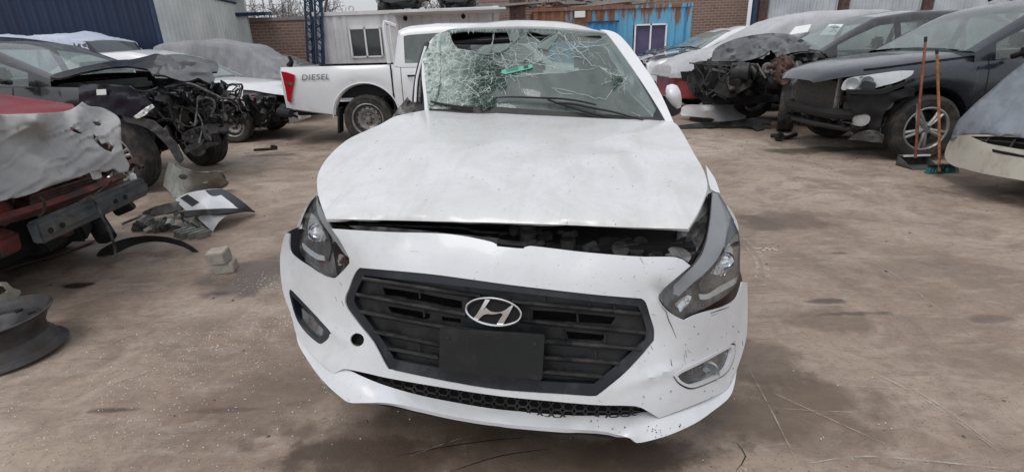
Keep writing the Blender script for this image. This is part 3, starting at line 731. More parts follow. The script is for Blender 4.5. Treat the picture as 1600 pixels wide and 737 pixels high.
t = thing('brick_wall', 'old red brick wall with plaster coping and razor wire beside the grey shed wall', 'wall', (-7, 17.6, 0))
MB().box((-6.6, 17.6, 1.2), (3.3, .24, 2.4)).build('brickwork', M['brick'], t, world=True)
MB().box((-6.6, 17.6, 2.47), (3.34, .30, .12), bev=.02).build('coping', M['plaster'], t, world=True)
MB().box((-6.05, 17.42, 1.2), (.45, .12, 2.3), bev=.02).build('plaster_patch', M['plaster'], t, world=True)
MB().box((-7.75, 17.3, 2.63), (.95, .5, .10), (R(4), 0, 0)).build('sheet_offcut', M['navysteel'], t, world=True)
mb = MB()
P = []
for k in range(260):
    a = k / 260 * 2 * math.pi * 11; P.append((-8.2 + 3.2 * k / 260 + .05 * math.sin(a * .5), 17.6 + .2 * math.cos(a), 2.84 + .24 * math.sin(a)))
mb.tube(P, .009, 4); mb.tube([(-8.2, 17.6, 2.9), (-5, 17.6, 2.9)], .006, 4)
for k in range(0, 260, 3): p = np.array(P[k]); mb.tube([p + (.02, 0, .02), p - (.02, 0, .02)], .006, 3)
mb.build('razor_wire', M['wire'], t, world=True)

t = thing('brick_wall', 'taller red brick wall rising behind the white and blue containers to the fence', 'wall', (3, 20, 0))
MB().box((3.2, 20.0, 1.9), (11.0, .3, 3.8)).build('brickwork', M['brick'], t, world=True)
MB().box((1.6, 19.83, 2.83), (7.4, .06, .13), bev=.01).build('plaster_band', M['plaster'], t, world=True)

t = thing('sheet_metal_fence', 'pale grey corrugated fence between brick pillars, behind the cars on the right', 'fence', (12, 19, 0))
x0 = 8.9
for k in range(5):
    a = (x0 + 2.5 * k + (.15), 19.2 - .45 * k); b = (x0 + 2.5 * (k + 1) - .15, 19.2 - .45 * (k + 1))
    corr(MB(), a, b, 0, 3.7, .2, .035).build('sheet_panel', M['fence'], t, world=True)
    MB().box((x0 + 2.5 * k, 19.2 - .45 * k, 1.95), (.3, .3, 3.9), bev=.01).build('brick_pillar', M['junkred'], t, world=True)
MB().box((x0 - .35, 19.0, 1.9), (.12, .14, 3.8)).build('blue_post', M['navysteel'], t, world=True)

def container(name, label, x0, x1, y, H_, mats, win, door=None, depth=2.4, side=None):
    t = thing(name, label, 'container', ((x0 + x1) / 2, y + depth / 2, 0)); fr = MB()
    for x in (x0 + .06, x1 - .06):
        fr.box((x, y + .0, H_ / 2), (.13, .13, H_ - .02), bev=.01); fr.box((x, y + depth, H_ / 2), (.13, .13, H_ - .02), bev=.01)
        for z in (.06, H_ - .06): fr.box((x, y - .015, z), (.18, .16, .12), bev=.01)
    fr.box(((x0 + x1) / 2, y, H_ - .06), (x1 - x0 - .3, .09, .10)); fr.box(((x0 + x1) / 2, y, .08), (x1 - x0 - .3, .09, .14))
    fr.build('frame', mats, t, world=True)
    wx0, wx1, wz0, wz1 = win; wall = MB()
    seg = [(x0 + .12, wx0 - .05)] ; rest = wx1 + .05
    corr(wall, (x0 + .12, y + .03), (wx0 - .04, y + .03), .15, H_ - .1, .28, .036); corr(wall, (wx1 + .04, y + .03), (x1 - .12, y + .03), .15, H_ - .1, .28, .036)
    wall.box(((wx0 + wx1) / 2, y + .03, (.15 + wz0) / 2), (wx1 - wx0 + .08, .03, wz0 - .15)); wall.box(((wx0 + wx1) / 2, y + .03, (H_ - .1 + wz1) / 2), (wx1 - wx0 + .08, .03, H_ - .1 - wz1))
    wall.build('corrugated_wall', mats, t, world=True)
    MB().box(((x0 + x1) / 2, y + depth / 2 + .04, H_ - .03), (x1 - x0 - .1, depth - .12, .05)).box(((x0 + x1) / 2, y + depth, H_ / 2), (x1 - x0 - .3, .05, H_ - .2)).box((x0 + .03, y + depth / 2, H_ / 2), (.04, depth - .2, H_ - .2)).box((x1 - .03, y + depth / 2, H_ / 2), (.04, depth - .2, H_ - .2)).build('shell', mats, t, world=True)
    mb = MB(); cx, cz = (wx0 + wx1) / 2, (wz0 + wz1) / 2
    for x in (wx0, cx, wx1): mb.box((x, y - .02, cz), (.045, .07, wz1 - wz0 + .045))
    for z in (wz0, wz1): mb.box((cx, y - .02, z), (wx1 - wx0, .07, .045))
    wf = mb.build('window_frame', M['white2'], t, world=True)
    return t
t = container('shipping_container', 'white corrugated container cabin with a sliding window, behind the white pickup', -5.62, -.18, 16.5, 2.56, M['cream'], (-4.63, -3.72, 1.28, 2.08))
MB().box((-4.175, 16.53, 1.68), (.9, .02, .78)).build('window_pane', M['darkwin'], t, world=True)
MB().box((-1.6, 16.1, 2.42), (3.3, .9, .05), (R(-3), 0, 0)).build('awning', M['cream'], t, world=True)
for x in (-2.9, -1.2): MB().box((x, 16.3, 2.30), (.12, .12, .14), bev=.03).build('lamp', M['void'], t, world=True)
MB().lathe([(.05, -.02), (.09, -.02), (.09, .02), (.05, .02), (.05, -.02)], Matrix.Translation((-4.5, 16.5, 2.62)) @ Matrix.Rotation(R(90), 4, 'X'), 16).build('lifting_lug', M['cream'], t, world=True)
t = container('shipping_container', 'rusty blue corrugated container cabin with a violet curtained window', .9, 5.72, 17.0, 2.50, M['bluec'], (4.02, 4.98, .98, 1.92))
MB().box((4.5, 17.03, 1.45), (.93, .02, .92)).build('window_pane', M['curtain'], t, world=True)
mb = MB(); corr(mb, (2.55, 16.93), (3.45, 16.93), .2, 2.0, .22, .03); mb.build('door', M['bluedoor'], t, world=True)
MB().box((3.0, 16.9, 2.04), (1.0, .05, .05)).build('door_lintel', M['navysteel'], t, world=True)
MB().box((2.3, 16.93, 2.28), (.32, .04, .18)).build('name_plate', M['paper'], t, world=True)
for x in (1.2, 4.4): MB().lathe([(.05, -.02), (.09, -.02), (.09, .02), (.05, .02), (.05, -.02)], Matrix.Translation((x, 17, 2.56)) @ Matrix.Rotation(R(90), 4, 'X'), 16).build('lifting_lug', M['bluec'], t, world=True)

# leaning navy trusses
for k, (xb, xt, yy, lab) in enumerate([(-5.72, -5.42, 16.1, 'leaning navy steel truss against the white container, nearer the container'), (-6.02, -5.72, 16.15, 'leaning navy steel truss against the white container, nearer the brick wall')]):
    t = thing('steel_truss', lab, 'steel truss', (xb, yy, 0), group='navy trusses'); mb = MB(); d = np.array([xt - xb, .5, 4.2]); d0 = np.array([xb, yy, 0])
    for o in ((0, 0), (.2, 0), (.1, .16)): mb.tube([d0 + (o[0], o[1], 0), d0 + d + (o[0], o[1], 0)], .035, 4)
    mb.build('chord', M['navysteel'], t, world=True); mb = MB()
    for i in range(24):
        a = d0 + d * i / 24; b = d0 + d * (i + 1) / 24; s_ = i % 2 * .2; mb.tube([a + (s_, 0, 0), b + (.2 - s_, 0, 0)], .018, 4); mb.tube([a + (.1, .16, 0), b + (s_, 0, 0)], .018, 4)
    mb.build('lattice', M['navysteel'], t, world=True)
t = tag(MB().tube([(-5.55, 17.3, 2.6), (-5.2, 17.3, 3.5)], .03, 6).tube([(-5.6, 17.3, 2.9), (-4.9, 17.3, 3.3)], .025, 6).build('scrap_rods', M['junkred']), 'thin rusty rods sticking up at the corner of the white container', 'scrap metal')

# wrecks and scrap on top of the containers
def roof_wreck(x0, x1, y, z, lab, seed):
    L = x1 - x0; t = thing('scrap_car', lab, 'scrap car', ((x0 + x1) / 2, y, z)); q = random.Random(seed)
    rows = []
    for i in range(15):
        u = i / 14; x = (u - .5) * L; w_ = .8 * (1 - .35 * abs(2 * u - 1) ** 4); zb = .02 + .22 * abs(2 * u - 1) ** 3; zz = .62 + .45 * math.exp(-((u - .5) / .22) ** 2)
        rows.append([crumple((x, y_, z_), .05, 2, seed) for y_, z_ in ((-w_ * .7, zb), (-w_, zb + .15), (-w_, .5), (-w_ * .85, .62), (-w_ * .5, zz), (w_ * .5, zz), (w_ * .85, .62), (w_, .5), (w_, zb + .15), (w_ * .7, zb))])
    MB().grid(rows, closed=True).build('body', M['black_paint'], t); mb = MB(); junk(mb, (-L * .4, -.7, .02), (L * .4, -.4, .2), 12, (.05, .3), seed); mb.build('underside_parts', M['greymetal'], t)
    return t
roof_wreck(-3.85, -2.35, 17.3, 2.58, 'dark crushed car body on the roof of the white container, above its window', 3)
roof_wreck(-2.05, -.75, 17.5, 2.58, 'dark crushed car body on the white container roof, nearer the blue container', 9)
t = thing('scrap_heap', 'grey boards and bent panels stacked on the roof of the blue container', 'scrap heap', (3, 18, 2.5))
mb = MB(); q = random.Random(8)
for k in range(9): mb.box((q.uniform(.8, 4.8), q.uniform(17.4, 18.6), 2.58 + q.uniform(0, .25)), (q.uniform(.8, 2), q.uniform(.2, .6), .06), (q.uniform(-.1, .1), q.uniform(-.12, .12), q.uniform(-.3, .3)))
mb.build('boards', M['plaster'], t, world=True); mb = MB(); hoses(mb, (.8, 17.2, 2.52), (4.6, 18.2, 2.85), 14, (.012, .03), 4, .4); mb.build('bent_rods', M['junkred'], t, world=True)
mb = MB()
for x, s_ in ((-.1, 1), (.45, 1)): mb.tube([(x, 17.5, 0), (x, 17.5, 3.4)], .04, 6)
tag(MB().box((.42, 17.6, 1.5), (.5, .12, 3.0), bev=.01).build('brick_pillar', M['junkred']), 'narrow rusty brown pillar in the gap between the two containers', 'pillar')

# bare trees beyond the wall
def bare_tree(x, y, h, lab, seed):
    t = thing('bare_tree', lab, 'tree', (x, y, 0), group='bare trees beyond the wall'); q = random.Random(seed); tr = MB(); tw = MB()
    tr.tube([(0, 0, 0), (.1, 0, h * .3), (0, .1, h * .5)], [.14, .09, .07], 8, .3)
    def br(p, d, L, r_, dep):
        P = [p]
        for _ in range(4): d = d + Vector((q.gauss(0, .18), q.gauss(0, .18), q.gauss(.02, .12))); d.normalize(); P.append(P[-1] + d * L / 4)
        (tw if dep else tr).tube([tuple(a) for a in P], [r_, r_ * .6], 5 if not dep else 3)
        if dep < 4:
            for _ in range(4 if dep < 3 else 3):
                a = P[q.randint(1, 4)]; br(a, (d + Vector((q.gauss(0, .7), q.gauss(0, .7), q.gauss(.1, .4)))).normalized(), L * .62, max(r_ * .55, .008), dep + 1)
    for k in range(6): br(Vector((0, .1, h * (.3 + .035 * k))), Vector((math.cos(k * 1.1), math.sin(k * 1.1), .8)).normalized(), h * .33, .045, 0)
    tr.build('trunk', M['barkm'], t); tw.build('crown', M['barkm'], t)
bare_tree(-8.6, 23, 3.9, 'leafless tree showing above the brick wall, nearer the grey shed wall', 2)
bare_tree(-11.0, 26, 4.6, 'thin leafless tree farther back behind the razor wire', 4)
bare_tree(-3.2, 25, 4.2, 'leafless branches showing above the white container roof', 6)
# ================================================================ the white crashed sedan in front
YAW = R(7)
HERO = thing('crashed_sedan', 'white crashed sedan with shattered windscreen and sprung bonnet, nearest the viewer in the middle', 'car', (-.05 + 2.2 * math.sin(YAW), 1.38 + 2.2 * math.cos(YAW), 0), math.atan2(-math.cos(YAW), -math.sin(YAW)))
def cc(s, ox, oy, P): return [(ox + x / s, oy + y / s) for x, y in P]
def hl(x, y, z): return tuple(ROOTM[HERO.name] @ Vector((x, y, z)))
hs_p = Spec(2.15, -2.2, [(2.2, .60), (1.95, .74), (1.6, .80), (1.2, .825), (.6, .84), (-1.5, .845), (-2.0, .80), (-2.2, .68)], [(2.2, .25), (-2.2, .25)],
            [(2.2, .6), (1.6, .80), (.75, .96), (.0, .98), (-1.8, 1.0), (-2.2, .96)], [(2.2, .55), (1.9, .72), (1.4, .82), (.7, .91), (-1.5, .95), (-2.2, .92)],
            [(.10, 1.40), (-.1, 1.43), (-.5, 1.455), (-1.0, 1.42), (-1.3, 1.36), (-1.95, 1.0)], (1.37, -1.22), .31, .7, .12, -1.25, -1.9, wr=.66, wb=.93, wins=((.02 - .55, .10), (-1.15, -.60)))
def shear(p): x, y, z = p; f = max(0, min(1, (z - .93) / .5)); return (x, y - .09 * f, z)
lower_body(hs_p, HERO, M['white2'], keep=lambda x, j: (j <= 5 if x > .68 else (j <= 6 if (-1.95 < x) else True)) and x < 1.72, caps=True)
green_house(hs_p, HERO, M['white2'], M['bglass'], warp=shear, name='roof')
# front part of the roof, joining the windscreen head to the cabin
DW = Depth([(698, 47, 3.55), (760, 43, 3.50), (820, 42, 3.46), (951, 54, 3.40), (664, 110, 3.33), (840, 110, 3.12), (995, 120, 3.02), (670, 172, 3.06), (855, 183, 2.88), (1040, 187, 2.72)])
HEAD = [(690, 52), (703, 46.5), (740, 44.5), (790, 43.5), (850, 44), (900, 47), (935, 51), (957, 56)]
hp = [DW.pt(*p) for p in HEAD]
hp = spline(hp, .06, corner=80)
ro = []
bx = ROOTM[HERO.name].to_3x3() @ Vector((-1, 0, 0)); bx = np.array(bx)
for k, (d, dz) in enumerate([(-.004, -.03), (-.006, 0.006), (.02, .02), (.10, .04), (.22, .052), (.36, .05), (.52, .035)]):
    r_ = []
    for i, p in enumerate(hp):
        t = abs(2 * i / (len(hp) - 1) - 1); tgt = 1.455 + .045 * (1 - t * t) - .03
        q_ = p + bx * d; zz = p[2] + dz * (1 - t ** 3) - (.02 * (k > 2) * t ** 3)
        if k >= 5: zz = zz * .5 + tgt * .5
        zz += .006 * noise.noise(Vector((q_[0] * 6, q_[1] * 6, 2)))
        r_.append((q_[0], q_[1], zz))
    ro.append(r_)
MB().grid(ro).build('roof_front', M['white'], HERO, world=True, solid=.01)
for x, w_ in ((1.37, 0), (-1.22, 0)):
    for s_ in (-1, 1): wheel(HERO, x, s_ * .735, .30, .185, 'steel', side=s_)
seam(hs_p, HERO, (.75, -.35, -1.25)); underbody(hs_p, HERO, -2.0, 1.2, .2, .5, .8)
MB().box((-.6, 0, .42), (2.6, 1.45, .1)).build('floor_pan', M['void'], HERO)
interior(hs_p, HERO)
MB().box((-1.75, 0, .93), (.5, 1.25, .03), bev=.01).build('parcel_shelf', M['dash'], HERO)
mb = MB().lathe([(.17, -.012), (.182, -.012), (.19, 0), (.182, .012), (.17, .012), (.165, 0), (.17, -.012)], Matrix.Translation((.22, .36, .95)) @ Matrix.Rotation(R(-65), 4, 'Y'), 32)
mb.box((.22, .36, .95), (.05, .3, .05), (0, R(25), 0), bev=.015).build('steering_wheel', M['black'], HERO)
MB().box((.34, -.06, 1.27), (.03, .24, .07), bev=.02).build('rear_view_mirror', M['black'], HERO)

MB().grid([[(x, y, z - .022) for x, y, z in r_] for r_ in ro[1:]]).build('dark_roof_lining', M['void'], HERO, world=True)  # lining added near black to darken the glass hole and the cabin
MB().box((-.45, -.08, 1.425), (1.2, .95, .02), bev=.005).build('dark_roof_lining', M['void'], HERO)  # same added dark lining, farther back
# bonnet
DH = Depth([(510, 342, 1.72), (497, 300, 1.93), (497, 274, 2.1), (514, 243, 2.3), (545, 217, 2.55), (593, 195, 2.85), (615, 184, 2.98), (676, 172, 3.06), (746, 175, 3.0), (877, 182, 2.85), (1039, 188, 2.72),
            (1061, 199, 2.55), (1083, 239, 2.15), (1100, 265, 1.92), (1105, 291, 1.75), (1096, 317, 1.63), (1076, 357, 1.48), (800, 349, 1.57), (650, 347, 1.64), (940, 353, 1.51), (800, 300, 1.78), (800, 260, 2.02), (800, 210, 2.45), (640, 270, 2.02), (960, 270, 1.92), (650, 215, 2.47), (970, 220, 2.32)])
def hood_dents(px, py):
    v = .016 * noise.noise(Vector((px / 95, py / 60, 3))) + .007 * noise.noise(Vector((px / 30, py / 22, 5)))
    v += .034 * math.exp(-(((px - 985) / 60) ** 2 + ((py - 228) / 9) ** 2)) - .028 * math.exp(-(((px - 1000) / 70) ** 2 + ((py - 245) / 9) ** 2))
    v += .028 * math.exp(-(((px - 560) / 22) ** 2 + ((py - 235) / 40) ** 2)) - .012 * math.exp(-(((px - 590) / 25) ** 2 + ((py - 260) / 45) ** 2))
    v += .008 * math.exp(-(((px - 700 - (py - 260) * .3) / 9) ** 2)) * math.exp(-((py - 250) / 60) ** 2)
    f = 342 + (px - 510) * .0265; t = min(1, max(0, (py - (f - 20)) / 20)); e = min(1, max(0, (px - 497) / 40)) * min(1, max(0, (1090 - px) / 40))
    return v * (py / 260) + .032 * t * t * e
HOOD = [(510, 342), (501, 318), (496, 298), (496, 276), (503, 259), (514, 244), (528, 230), (545, 217), (568, 206), (593, 195), (604, 189), (617, 182), (645, 176), (676, 171), (710, 172.5), (746, 175), (810, 179), (877, 182), (960, 186), (1039, 188), (1052, 191), (1061, 199), (1073, 219), (1085, 241), (1097, 261), (1104, 280), (1105, 296), (1098, 316), (1088, 337), (1075, 357.5), (1000, 355.5), (940, 353.5), (800, 348.5), (650, 345), (560, 343)]
traced('bonnet', HOOD, DH, M['white'], HERO, th=.012, step=9, bump=hood_dents)
# faint creases pressed into the bonnet sides
# bumper
DB = Depth([(518, 357, 1.70), (640, 365, 1.62), (769, 378, 1.55), (916, 394, 1.48), (1079, 415, 1.42), (562, 418, 1.60), (664, 428, 1.53), (780, 443, 1.47), (900, 456, 1.42), (1002, 466, 1.39), (545, 480, 1.61), (660, 485, 1.50), (780, 495, 1.44), (900, 510, 1.39), (1020, 525, 1.36),
            (605, 573, 1.49), (700, 598, 1.42), (780, 611, 1.39), (930, 620, 1.31), (438, 400, 1.98), (440, 440, 1.90), (452, 480, 1.82), (462, 510, 1.75), (500, 500, 1.67), (520, 445, 1.68), (493, 559, 1.60), (530, 578, 1.53), (1029, 463, 1.38), (1168, 440, 1.70), (1166, 510, 1.62), (1153, 568, 1.52), (1100, 500, 1.42), (1070, 620, 1.32), (1100, 580, 1.38), (1030, 651, 1.28), (1136, 607, 1.43)])
GR_O = [(562, 418), (664, 427), (734, 436), (800, 445), (921, 459), (1002, 466), (1009, 472), (1016, 494), (1022, 514), (1022, 532), (1002, 556), (978, 581), (952, 603), (935, 616), (926, 619), (880, 616), (780, 609), (705, 597), (640, 584), (611, 577), (604, 572), (583, 534), (561, 507), (542, 481), (539, 466), (545, 450), (550, 436), (556, 424)]
GR_I = [(570, 430), (660, 440), (800, 456), (920, 470), (997, 478), (1004, 494), (1010, 516), (1008, 530), (970, 564), (928, 599), (850, 595), (760, 584), (680, 573), (622, 562), (612, 553), (596, 529), (572, 497), (556, 476), (554, 464), (562, 444)]
FOG_L = cc(4.607, 440, 440, [(60, 55), (75, 65), (340, 345), (345, 375), (330, 410), (290, 442), (262, 440), (180, 370), (120, 290), (90, 220), (65, 130), (55, 80)])
FOG_R = cc(2.834, 780, 440, [(770, 420), (800, 393), (900, 345), (1035, 270), (1046, 272), (1050, 285), (1044, 335), (1010, 403), (940, 445), (860, 475), (820, 468), (790, 448)])
TOW = [(558 + 11 * math.cos(a), 530.5 + 10.5 * math.sin(a)) for a in np.linspace(0, 2 * math.pi, 14, endpoint=False)]
SLOT_T = [(546, 577), (575, 583), (611, 591), (705, 607), (780, 618), (860, 626), (932, 632), (992, 634), (1012, 642)]
BUMP = [(518, 357), (600, 362), (701, 365.5), (769, 378), (776, 384.5), (818, 388), (828, 384), (916, 394), (997, 400.5), (1057, 402), (1079, 415), (1060, 431), (1040, 448), (1029, 461), (1031, 470), (1040, 482), (1056, 494), (1070, 500), (1085, 493), (1102, 487), (1130, 479), (1149, 468), (1156, 455), (1160, 440), (1167.5, 441), (1168.5, 475), (1167, 520), (1161, 548), (1152, 575), (1147, 590), (1136, 608), (1112, 620), (1087, 631), (1030, 653)] + SLOT_T[::-1] + [(535, 576.5), (522, 583.5), (507, 572), (493, 559), (477, 541), (463, 522), (455, 492), (444, 462), (439, 435), (437.5, 405), (441, 380), (446, 364), (452, 365), (451.5, 386), (455, 396), (467, 406), (482, 416), (498, 427), (510, 433), (524, 434), (536, 423), (546, 411), (545.5, 403), (538, 388), (529, 373)]
def bump_form(px, py):
    v = .003 * noise.noise(Vector((px / 70, py / 60, 9)))
    # raised lips round the fog openings and the shoulder line running into them
    v -= .010 * math.exp(-((py - (568 + (1085 - px) * .30)) / 7) ** 2) * math.exp(-((px - 1030) / 45) ** 2)
    v -= .008 * math.exp(-((py - (515 + (px - 515) * .7)) / 6) ** 2) * math.exp(-((px - 530) / 22) ** 2)
    v += .018 * math.exp(-((py - 452) / 10) ** 2) * math.exp(-((px - 1032) / 12) ** 2)
    return v
traced('bumper', BUMP, DB, M['bumper'], HERO, holes=[GR_O, FOG_L, FOG_R, TOW], th=.006, step=9, bump=bump_form, corner=35)
DL = Depth([(463, 522, 1.73), (493, 559, 1.61), (522, 585, 1.53), (565, 588, 1.50), (650, 617, 1.44), (705, 630, 1.41), (780, 641, 1.395), (886, 650, 1.355), (985, 649, 1.32), (1030, 655, 1.275), (1136, 610, 1.42), (1150, 585, 1.47), (465, 536, 1.695), (493, 581, 1.58), (542, 628, 1.45), (599, 630, 1.41), (705, 650, 1.35), (780, 664, 1.325), (939, 675, 1.27), (999, 691, 1.235), (1087, 660, 1.28), (1136, 624, 1.40), (560, 610, 1.455), (640, 632, 1.38), (780, 653, 1.325), (900, 662, 1.285), (985, 672, 1.24), (535, 600, 1.49)], lam=2e-3)
LIP = [(463, 522), (477, 541), (493, 559), (507, 572), (522, 583.5), (535, 577.5), (546, 578), (565, 587), (600, 601), (650, 615.5), (705, 627), (780, 639), (886, 648), (939, 648.5), (985, 646.5), (1012, 643), (1030, 653.5), (1087, 631.5), (1112, 620), (1136, 608.5), (1147, 590), (1151, 580), (1146, 606), (1137, 623), (1112, 643), (1087, 660), (1045, 679), (1003, 690.5), (992, 690), (985, 684), (962, 678), (939, 673), (860, 668), (780, 661), (705, 649), (640, 634.5), (599, 628.5), (566, 629), (545, 628), (530, 618), (510, 600), (493, 580), (478, 558), (466, 537)]
traced('lower_lip', LIP, DL, M['bumper'], HERO, th=.014, step=9)
# dark undertray edge showing below the lip
traced('undertray', [(560, 628), (600, 632), (705, 652), (780, 666), (860, 673), (939, 679), (985, 687), (992, 690), (939, 672), (780, 660), (640, 633)], DL.back(.03), M['black'], HERO, th=.01)
# lower intake mesh
traced('intake_back', [(540, 574), (620, 586), (780, 612), (930, 628), (1016, 640), (990, 654), (880, 656), (780, 647), (650, 622), (560, 592)], DB.back(.10), M['void'], HERO, th=.006, step=14)
mb = MB(); DM = DB.back(.035); prev = None
for row, (f0, f1) in enumerate(((.0, .55), (.5, 1.05), (.55, .0), (1.05, .5))):
    P = []
    for i in range(47):
        px = 590 + 8.9 * i - 0; top = np.interp(px, [p[0] for p in SLOT_T], [p[1] for p in SLOT_T]); bot = np.interp(px, [546, 565, 600, 650, 705, 780, 886, 939, 1012], [578, 587, 601, 616, 627, 640, 649, 649, 643]) + 3
        f = f0 if (i % 4) in (0, 3) else f1
        P.append(DM.pt(px, top + (bot - top) * f))
    mb.tube(P, .0028, 6)
mb.build('intake_mesh', M['plastic'], HERO, world=True)
# grille
GR_X = [(780 + (x - 780) * 1.012, 515 + (y - 515) * 1.03) for x, y in GR_O]
traced('grille_surround', GR_X, DB.back(.008), M['frame'], HERO, holes=[GR_I], th=.03, step=6, bump=lambda x, y: -.010 * (1 if inpoly(780 + (x - 780) / .985, 515 + (y - 515) / .96, GR_I) else 0))
GH = [[(598, 449), (640, 455), (722, 470), (722, 482), (700, 479), (655, 470), (640, 468), (620, 463), (602, 461)], [(606, 478), (650, 485), (672, 490), (672, 497), (660, 499), (640, 494), (612, 489)],
      [(832, 484), (880, 487), (962, 495), (955, 506), (900, 503), (832, 500)], [(884, 517), (948, 523), (940, 532), (888, 529)], [(690, 494), (720, 498), (720, 504), (692, 501)]]
GP = [(560, 424), (800, 450), (1003, 471), (1016, 520), (1012, 535), (930, 606), (780, 596), (612, 570), (590, 534), (545, 480), (547, 455)]
traced('grille_panel', GP, DB.back(.034), M['plastic'], HERO, holes=GH, th=.012, step=12)
traced('radiator', [(540, 415), (1025, 462), (1030, 540), (930, 625), (600, 580), (530, 480)], DB.back(.16), M['void'], HERO, th=.02, step=30)  # dark plate, shade behind the grille openings put into its colour
SL = [((566, 434), (750, 463)), ((556, 459), (727, 491)), ((562, 486), (700, 512)), ((583, 517), (686, 538)), ((603, 543), (685, 558)), ((800, 471), (1001, 490)), ((812, 500), (1010, 520)), ((851, 533), (1003, 545)), ((848, 558), (968, 567)), ((847, 580), (942, 588)), ((700, 512), (851, 531))]
for (a, b) in SL:
    mb = MB(); rows = []
    for dy, off in ((-7, .030), (-2.5, .002), (1.0, -.004), (4.5, .000), (7.5, .032)):
        rows.append([DB.back(off).pt(a[0] + (b[0] - a[0]) * t, a[1] + (b[1] - a[1]) * t + dy * .62) for t in np.linspace(0, 1, 12)])
    mb.grid(rows); mb.build('grille_slat', M['slat'], HERO, world=True, sharp=20)
for x, y in ((655, 458), (732, 476), (662, 487), (656, 432), (725, 445), (825, 492), (902, 497), (880, 525), (945, 527), (850, 462), (920, 470), (960, 484), (655, 545), (930, 552), (750, 498)):
    MB().tube([DB.back(.02).pt(x, y - 9), DB.back(.02).pt(x + 1, y + 8)], .0035, 6).build('grille_rib', M['plastic'], HERO, world=True)
traced('number_plate', [(687, 514), (690, 512), (849, 522), (851, 525), (847, 591), (844, 594), (690, 577), (686, 573)], DB.back(-.016), M['plate'], HERO, th=.008, step=14)
for (x, y) in ((700, 527), (836, 536)): MB().lathe([(0, .004), (.005, .004), (.006, 0)], Matrix.Translation(DB.back(-.018).pt(x, y)) @ Matrix.Rotation(R(90), 4, 'X'), 10).build('plate_screw', M['greymetal'], HERO, world=True)
# emblem
DE = DB.back(-.022)
E = lambda P: cc(10.525, 710, 450, P)
emb = MB(); ell = []
for k in range(48):
    a = 2 * math.pi * k / 48; x, y = 455 * math.cos(a), 218 * math.sin(a); c_, s_ = math.cos(R(7.5)), math.sin(R(7.5)); ell.append(E([(642 + x * c_ - y * s_, 385 + x * s_ + y * c_)])[0])
P = [DE.pt(*p) for p in ell]; emb.tube(P + [P[0]], .0034, 8, cap=False); emb.build('emblem_ring', M['chrome'], HERO, world=True)
for nm, poly in (('emblem_stroke', [(510, 180), (585, 190), (520, 290), (470, 370), (520, 320), (590, 375), (700, 395), (810, 370), (900, 310), (960, 265), (940, 320), (870, 365), (760, 405), (640, 428), (520, 425), (450, 460), (380, 520), (300, 505), (370, 420), (440, 310)]), ('emblem_stroke', [(900, 320), (968, 285), (900, 420), (840, 520), (790, 600), (690, 600), (750, 500), (800, 430), (760, 405), (850, 365)])):
    traced(nm, E(poly), DE.back(.003), M['chrome'], HERO, th=.005, step=3, corner=60)
traced('emblem_back', [DE and p for p in ell], DE.back(.010), M['void'], HERO, th=.008, step=8)
# fog lamps
traced('fog_lamp_back', [(446, 446), (520, 512), (520, 530), (500, 545), (478, 530), (455, 490)], DB.back(.055), M['void'], HERO, th=.01)
fb = traced('fog_lamp', FOG_L, DB.back(-.002), M['frame'], HERO, holes=[cc(4.607, 440, 440, [(72, 100), (200, 225), (300, 345), (296, 385), (255, 405), (205, 365), (140, 290), (100, 220)])], th=.02, step=5)
traced('fog_lens', cc(4.607, 440, 440, [(140, 190), (215, 250), (300, 345), (296, 385), (255, 405), (205, 365), (160, 300)]), DB.back(.022), M['fog_lens'], HERO, th=.004, step=5)
traced('fog_reflector', cc(4.607, 440, 440, [(150, 190), (215, 250), (300, 345), (296, 385), (255, 405), (205, 365), (160, 300)]), DB.back(.032), M['dullalu'], HERO, th=.004, step=5)
traced('fog_lamp_back', [(1046, 585), (1062, 572), (1148, 528), (1156, 538), (1150, 570), (1134, 590), (1082, 616), (1060, 608)], DB.back(.06), M['dullalu'], HERO, th=.01, step=4, bump=lambda x, y: .006 * math.sin(x * .9))
INN0 = cc(2.834, 780, 440, [(785, 420), (810, 402), (905, 355), (1030, 285), (1035, 295), (1030, 332), (1000, 392), (935, 433), (860, 460), (825, 455), (800, 440)])
INN = [(1101 + (x - 1101) * .955, 572 + (y - 572) * .94) for x, y in INN0]
FOG_S = [(1101 + (x - 1101) * .955, 572 + (y - 572) * .93) for x, y in FOG_R]
traced('fog_lamp_gap', [(1101 + (x - 1101) * 1.02, 572 + (y - 572) * 1.03) for x, y in FOG_R], DB.back(.014), M['void'], HERO, holes=[INN], th=.004, step=5)
traced('fog_lamp', FOG_S, DB.back(-.006), M['silver'], HERO, holes=[INN], th=.012, step=4)
traced('fog_lens', INN, DB.back(.012), M['fog_lens'], HERO, th=.004, step=6)
bowl = DB.back(.045)
c0 = bowl.pt(1103, 576); Mx = Matrix.Translation(c0) @ Matrix.Rotation(R(90), 4, 'X') @ Matrix.Rotation(R(-14), 4, 'Y') @ Matrix.Translation((0, 0, .005))
MB().lathe([(.04, .02), (.038, .0), (.028, -.015), (.010, -.02), (.010, .0), (0, .004)], Mx, 28).build('fog_reflector', M['silver'], HERO, world=True)
traced('fog_trim', cc(2.834, 780, 440, [(785, 420), (830, 400), (850, 430), (870, 455), (825, 455), (800, 440)]), DB.back(.02), M['plastic'], HERO, th=.004, step=6)
c0 = DB.back(.02).pt(558, 531)
traced('tow_eye_socket', [(543, 514), (575, 518), (577, 545), (556, 548), (542, 538)], DB.back(.03), M['void'], HERO, th=.01)
traced('tow_eye_tab', [(551, 536), (558, 538), (566, 541), (558, 542), (556, 545), (552, 542)], DB.back(.004), M['plastic'], HERO, th=.003, step=4)

